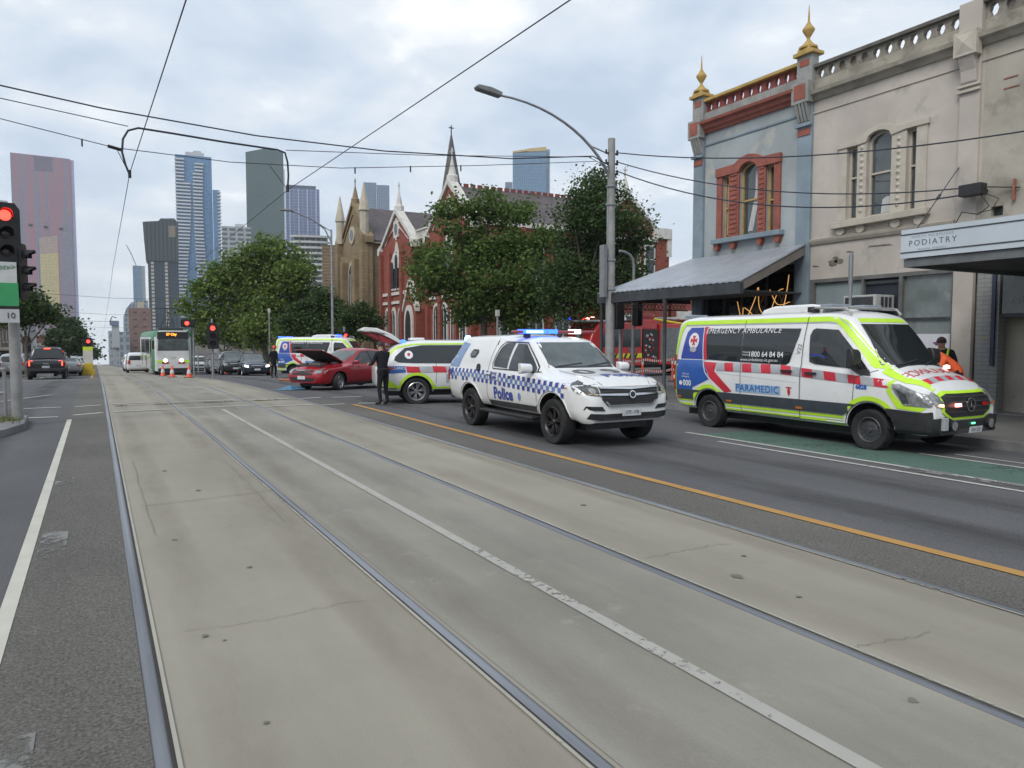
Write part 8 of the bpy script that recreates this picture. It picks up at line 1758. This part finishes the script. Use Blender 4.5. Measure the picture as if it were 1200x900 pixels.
tw('tan brick warehouse between the street trees and the stone church', 379, 401, 288, 95, facade('tan_warehouse', (.20, .14, .09), (.25, .19, .13), 1.2, .4, .06, rough=.9), depth=25, name='warehouse', cat='warehouse')
tw('low grey building behind the street trees, right of the tram', 228, 300, 392, 150, facade('low_grey_shops', (.10, .11, .11), (.22, .21, .20), 3.5, 3.0, 1.2, rough=.8), depth=20, name='shop_row', cat='shops')
tw('long low building filling the gap behind the dark street trees', 300, 382, 372, 120, facade('low_brown_shops', (.06, .06, .06), (.17, .14, .12), 3.0, 3.0, 1.2, rough=.8), depth=15, name='shop_row', cat='shops')
# left side of the street, far away
lefts = [(112, 130, 8.5, 'cream'), (130, 150, 7.2, 'brown'), (150, 175, 8.0, 'white'), (175, 205, 9.5, 'grey'), (205, 250, 8.0, 'brick'), (250, 320, 10, 'pale')]
LC = {'cream': (.38, .34, .27), 'brown': (.17, .11, .08), 'white': (.48, .48, .46), 'grey': (.26, .27, .27), 'brick': (.24, .09, .06), 'pale': (.34, .36, .37)}
LL = {'cream': 'nearest cream two storey shop on the far left street side', 'brown': 'dark brown shop next to the cream one, far left', 'white': 'white painted two storey building behind the parked cars, far left', 'grey': 'grey building beyond the white one on the far left', 'brick': 'red brick building behind the left street tree', 'pale': 'pale long building, farthest on the left side'}
for y0, y1, h, k in lefts:
    z = gy(y0) - 1; t = thing('shop_building', LL[k], 'building', (-12, (y0 + y1) / 2, gy((y0 + y1) / 2)), 0, 'buildings far along the left side'); d = (y1 - y0) / 2 - .15
    b = MB(); b.box(-12, 0, -d, d, -2, h); b.box(-12.1, .25, -d, d, h, h + .35); b.build('wall', mat('left_' + k, LC[k], .85, 0, .12, .8), t)
    f_ = lambda a, c_, dd: Vector((dd, a, c_))
    nw = max(3, int(2 * d / 4))
    for i in range(nw):
        yc = -d + (i + .5) * 2 * d / nw
        o = panel(f_, [(yc - .6, 4.6), (yc + .6, 4.6), (yc + .6, 6.6), (yc - .6, 6.6)], -.1, .04, 'window', WINGL, t); panel(f_, [(yc - .75, 4.4), (yc + .75, 4.4), (yc + .75, 4.6), (yc - .75, 4.6)], -.1, .15, 'sill', WST, o)
    panel(f_, [(-d + .4, .3), (d - .4, .3), (d - .4, 2.8), (-d + .4, 2.8)], -.1, .03, 'shop_window', WINGL, t); b = MB(); b.box(0, 2.6, -d + .1, d - .1, 3.05, 3.25); b.build('awning', mat('awning_' + k, tuple(c_ * .6 for c_ in LC[k]), .6), t)
for i, (y0, y1, h, k) in enumerate(((-24, -9, 9, 'brick'), (-9, 6, 7.5, 'cream'), (6, 20, 10, 'grey'), (44, 62, 8, 'white'))):  # unseen shops added to give the windows something to reflect
    t = thing('shop_building', ['red brick shop opposite, behind the viewpoint', 'cream shop opposite the podiatry awning, beyond the left edge', 'tall grey shop opposite the blue terrace, beyond the left edge', 'white shop past the side street, beyond the left edge'][i], 'building', (-16, (y0 + y1) / 2, 0), 0, 'buildings opposite, outside the frame'); d = (y1 - y0) / 2 - .15; f_ = lambda a, c_, dd: Vector((dd, a, c_))
    b = MB(); b.box(-12, 0, -d, d, -2, h); b.box(-12.1, .25, -d, d, h, h + .35); b.build('wall', MATS['left_' + k], t)
    for j in range(4):
        yc = -d + (j + .5) * d / 2; o = panel(f_, [(yc - .6, 4.6), (yc + .6, 4.6), (yc + .6, 6.6), (yc - .6, 6.6)], -.1, .04, 'window', WINGL, t); panel(f_, [(yc - .75, 4.4), (yc + .75, 4.4), (yc + .75, 4.6), (yc - .75, 4.6)], -.1, .15, 'sill', WST, o)
    panel(f_, [(-d + .4, .3), (d - .4, .3), (d - .4, 2.8), (-d + .4, 2.8)], -.1, .03, 'shop_window', WINGL, t); b = MB(); b.box(0, 2.6, -d + .1, d - .1, 3.05, 3.25); b.build('awning', MATS['awning_' + k], t)
for i, (y, x) in enumerate(((95, -6.9), (150, -6.9), (78, 13.9))):
    t = pole('street_pole', ['plain pole on the left footpath, nearest', 'plain pole on the left footpath, farther away', 'plain pole at the right kerb behind the queued cars'][i], 'pole', x, y, 7.5, .12, .08)
    b = MB(); b.tube([(-.9, 0, 7.0), (.9, 0, 7.0)], .05, 5); b.build('cross_arm', BARK, t)
# ================================================================== PEOPLE
SKIN = mat('skin', (.42, .24, .17), .55, 0, .05, 10); HAIRD = mat('dark_hair', (.02, .015, .012), .6, 0, .2, 20)
def person(label, loc, rz, pose, cloth, zones, hair=HAIRD, extra=None, scale=1.0, bald=False):
    """pose: joint name -> local point (front = +x, left = +y)"""
    t = thing('person', label, 'person', loc, rz); P0 = pose
    names = ['pelvis', 'waist', 'chest', 'neck', 'head0', 'head1', 'shl', 'ell', 'wrl', 'pal', 'shr', 'elr', 'wrr', 'par', 'hil', 'knl', 'anl', 'tol', 'hir', 'knr', 'anr', 'tor']
    rad = dict(pelvis=.145, waist=.135, chest=.155, neck=.058, head0=.080, head1=.088, shl=.075, ell=.050, wrl=.032, pal=.034, shr=.075, elr=.050, wrr=.032, par=.034, hil=.105, knl=.068, anl=.045, tol=.045, hir=.105, knr=.068, anr=.045, tor=.045)
    E = [('pelvis', 'waist'), ('waist', 'chest'), ('chest', 'neck'), ('neck', 'head0'), ('head0', 'head1'), ('chest', 'shl'), ('shl', 'ell'), ('ell', 'wrl'), ('wrl', 'pal'), ('chest', 'shr'), ('shr', 'elr'), ('elr', 'wrr'), ('wrr', 'par'), ('pelvis', 'hil'), ('hil', 'knl'), ('knl', 'anl'), ('anl', 'tol'), ('pelvis', 'hir'), ('hir', 'knr'), ('knr', 'anr'), ('anr', 'tor')]
    V = [Vector(P0[n]) for n in names]; ix = {n: i for i, n in enumerate(names)}; ed = [(ix[a], ix[b_]) for a, b_ in E]; rs = [rad[n] for n in names]
    for sd in 'lr':
        pal, wr = Vector(P0['pa' + sd]), Vector(P0['wr' + sd]); d = (pal - wr).normalized(); sy = 1 if sd == 'l' else -1; side = d.cross(Vector((0, sy, 0))); side = side.normalized() if side.length > .1 else Vector((1, 0, 0))
        for k, (off, ln) in enumerate(((-.030, .075), (-.010, .09), (.010, .085), (.030, .068))):
            o0 = len(V); V += [pal + d * .03 + side * off, pal + d * (.03 + ln * .55) + side * off * 1.1 + Vector((0, -sy * .006, 0)), pal + d * (.03 + ln) + side * off * 1.1 + Vector((0, -sy * .022, 0))]; ed += [(ix['pa' + sd], o0), (o0, o0 + 1), (o0 + 1, o0 + 2)]; rs += [.010, .009, .007]
        o0 = len(V); V += [wr.lerp(pal, .5) + side * .035, pal + side * .055 + d * .02]; ed += [(ix['wr' + sd], o0), (o0, o0 + 1)]; rs += [.011, .009]
    me = bpy.data.meshes.new('body'); me.from_pydata(V, ed, []); o = bpy.data.objects.new('body', me); COL.objects.link(o); o.parent = t
    m = o.modifiers.new('skin', 'SKIN'); m.use_smooth_shade = True
    for i, v in enumerate(me.skin_vertices[0].data): v.radius = (rs[i], rs[i]); v.use_root = (i == 0)
    for i in (0, 1, 2): me.skin_vertices[0].data[i].radius = (rs[i] * 1.15, rs[i] * .8)
    m2 = o.modifiers.new('sub', 'SUBSURF'); m2.levels = 1; m2.render_levels = 1
    dg = bpy.context.evaluated_depsgraph_get(); dg.update(); nm = bpy.data.meshes.new_from_object(o.evaluated_get(dg)); o.modifiers.clear(); o.data = nm
    nm.materials.clear(); 
    for mm_ in cloth: nm.materials.append(mm_)
    segs = [(V[a], V[b_], names[a] if a < len(names) else 'hand', names[b_] if b_ < len(names) else 'hand') for a, b_ in ed]
    for p in nm.polygons:
        c = p.center; best = None
        for a, b_, na, nb in segs:
            ab = b_ - a; q_ = max(0, min(1, (c - a).dot(ab) / max(1e-9, ab.length_squared))); dd = (c - a - ab * q_).length
            if best is None or dd < best[0]: best = (dd, na, nb)
        p.material_index = zones(best[1], best[2], c); p.use_smooth = True
    hd = Vector(P0['head1']); up = (hd - Vector(P0['head0'])).normalized()
    # face: nose, eyes, mouth, ears on the +x side of the head
    fwd = Vector((1, 0, 0)); fwd = (fwd - up * fwd.dot(up)).normalized(); sd_ = up.cross(fwd); hc = hd.lerp(Vector(P0['head0']), .45)
    fx = lambda u, v, w__: hc + fwd * u + sd_ * v + up * w__
    b = MB(); b.add([fx(.085, -.012, -.02), fx(.085, .012, -.02), fx(.085, 0, .025), fx(.112, 0, -.015)], [(0, 1, 3), (1, 2, 3), (2, 0, 3), (0, 2, 1)]); b.build('nose', SKIN, o)
    for s_ in (-1, 1):
        b = MB(); b.lathe([(0, -.012), (.012, -.006), (.014, 0), (.012, .006), (0, .012)], 8, tf=Matrix.Translation(fx(.080, s_ * .032, .02))); b.build('eye', HAIRD, o); b = MB(); b.lathe([(0, -.01), (.026, -.006), (.026, .006), (0, .01)], 8, tf=Matrix.Translation(fx(-.0, s_ * .088, 0)) @ Matrix.Rotation(R(90), 4, 'X')); b.build('ear', SKIN, o)
    b = MB(); b.lathe([(0, -.006), (.02, 0), (0, .006)], 8, tf=Matrix.Translation(fx(.082, 0, -.05))); b.build('mouth', mat('lips', (.30, .12, .10), .6), o)
    if not bald:
        b = MB(); n_ = 10; vs = []
        for i in range(6):
            th_ = i / 5 * R(100)
            for k in range(n_): 
                a = 2 * math.pi * k / n_; r_ = .105; vs.append(hc + up * (.02 + r_ * 1.05 * math.cos(th_)) + (fwd * (math.cos(a) * r_ * math.sin(th_) - .012) + sd_ * math.sin(a) * r_ * .95 * math.sin(th_)) * (1 if not (math.cos(a) > .4 and i > 3) else .75))
        b.add(vs, [(i * n_ + k, i * n_ + (k + 1) % n_, (i + 1) * n_ + (k + 1) % n_, (i + 1) * n_ + k) for i in range(5) for k in range(n_)]); b.build('hair', hair, t, smooth=80)
    return t
def stand(lean=0.0, arms='down', head=0.0):
    p = dict(pelvis=(0, 0, .95), waist=(.01, 0, 1.10), chest=(.02 + lean * .3, 0, 1.34), neck=(.02 + lean * .55, 0, 1.50), head0=(.04 + lean * .7 + head * .03, 0, 1.58), head1=(.05 + lean * .8 + head * .08, 0, 1.68),
             shl=(.01 + lean * .4, .20, 1.42), shr=(.01 + lean * .4, -.20, 1.42), hil=(0, .10, .90), hir=(0, -.10, .90), knl=(.04, .12, .50), knr=(.03, -.12, .50), anl=(-.02, .13, .09), anr=(-.03, -.13, .09), tol=(.16, .15, .045), tor=(.15, -.15, .045))
    if arms == 'down': p.update(ell=(-.03, .27, 1.14), wrl=(.04, .28, .89), pal=(.06, .27, .82), elr=(-.03, -.27, 1.14), wrr=(.04, -.28, .89), par=(.06, -.27, .82))
    else: p.update(ell=(.10 + lean * .4, .27, 1.15), wrl=(.32 + lean * .4, .18, 1.12), pal=(.39 + lean * .4, .15, 1.12), elr=(.10 + lean * .4, -.27, 1.15), wrr=(.32 + lean * .4, -.18, 1.12), par=(.39 + lean * .4, -.15, 1.12))
    return p
NVY = mat('navy_uniform', (.008, .009, .014), .9, 0, .2, 8); BOOT = mat('black_boots', (.012, .012, .012), .5)
def zone(leg_top=None, sleeve='long'):
    def z(a, b_, c):
        if 'head' in a or 'head' in b_ or a == 'neck' and 'head' in b_: return 0
        if 'hand' in (a, b_) or 'pa' == b_[:2]: return 0
        if sleeve == 'short' and (b_[:2] == 'wr'): return 0
        if b_[:2] == 'to' or (b_[:2] == 'an' and c.z < .16): return 3
        if a[:2] in ('hi', 'kn') or b_[:2] in ('hi', 'kn') : return 2
        if a == 'pelvis' and c.z < .98: return 2
        return 1
    return z
a = Vector((6.54, 18.58)); 
t = person('officer in dark uniform standing between the red sedan and the raised tailgate', (a.x, a.y, G(a.x, a.y)), R(115), stand(.10, 'fwd'), [SKIN, NVY, NVY, BOOT], zone())
b = MB(); b.lathe([(.135, .93), (.15, .94), (.15, 1.0), (.135, 1.01)], 16, tf=Matrix.Translation((0, 0, .02)) @ Matrix.Diagonal((.95, 1.12, 1, 1))); b.build('duty_belt', BOOT, t)
b = MB(); b.box(-.06, .06, .15, .20, .88, 1.0); b.box(-.05, .06, -.20, -.15, .86, 1.02); b.build('belt_pouch', BOOT, t, bevel=.01); t.scale = (.94, .94, .95)
a = Vector((15.3, 8.72)); ORG = mat('orange_jacket', (.75, .11, .03), .7, 0, .1, 8); lk = G(13.4, 9) + .15
pz = stand(.65, 'fwd'); pz.update(head0=(.44, 0, 1.44), head1=(.53, 0, 1.50), neck=(.36, 0, 1.40), chest=(.22, 0, 1.27), shl=(.27, .20, 1.33), shr=(.27, -.20, 1.33), ell=(.34, .27, 1.07), wrl=(.50, .18, .95), pal=(.56, .15, .92), elr=(.34, -.27, 1.07), wrr=(.50, -.18, .95), par=(.56, -.15, .92))
person('balding person in bright orange jacket bending forward beside the ambulance bonnet', (a.x, a.y, lk), R(120), pz, [SKIN, ORG, NVY, BOOT], zone(), bald=True)
t = person('dark haired person with yellow striped dark vest behind the one in orange', (16.15, 9.58, lk), R(200), stand(.12), [SKIN, NVY, NVY, BOOT], zone(), hair=mat('brown_hair', (.06, .035, .02), .7, 0, .2, 20))
b = MB()
for s_ in (-1, 1): b.tube([(.19, s_ * .11, 1.08), (.19, s_ * .12, 1.30), (.10, s_ * .13, 1.49), (-.04, s_ * .12, 1.49), (-.13, s_ * .10, 1.34), (-.13, s_ * .09, 1.08)], .022, 6)
b.build('yellow_vest_stripes', LIME, t)
c = PZ(319.5, 440, 41.5); t = person('person in black gear and red helmet beside the far ambulance rear corner', (c.x, c.y - .3, G(c.x, c.y)), R(-60), stand(.05), [SKIN, NVY, NVY, BOOT], zone(), bald=True)
b = MB(); b.lathe([(.135, -.02), (.12, .02), (.112, .08), (.07, .13), (0, .145)], 14, tf=Matrix.Translation((.10, 0, 1.67))); b.build('red_helmet', mat('helmet_red', (.5, .02, .02), .3), t, smooth=50)

# ================================================================== AIR
HAZE = .00017
b = MB(); b.box(-2510, 2510, -2510, 3510, -107, 300)
hm = bpy.data.materials.new('haze_air'); hm.use_nodes = True; t_ = hm.node_tree; t_.nodes.clear(); o_ = N(t_, 'ShaderNodeOutputMaterial'); pv = N(t_, 'ShaderNodeVolumePrincipled'); pv.inputs['Color'].default_value = (.84, .91, 1, 1); pv.inputs['Density'].default_value = HAZE; t_.links.new(pv.outputs[0], o_.inputs['Volume'])
hb = b.build('haze', hm); hb['kind'] = 'stuff'
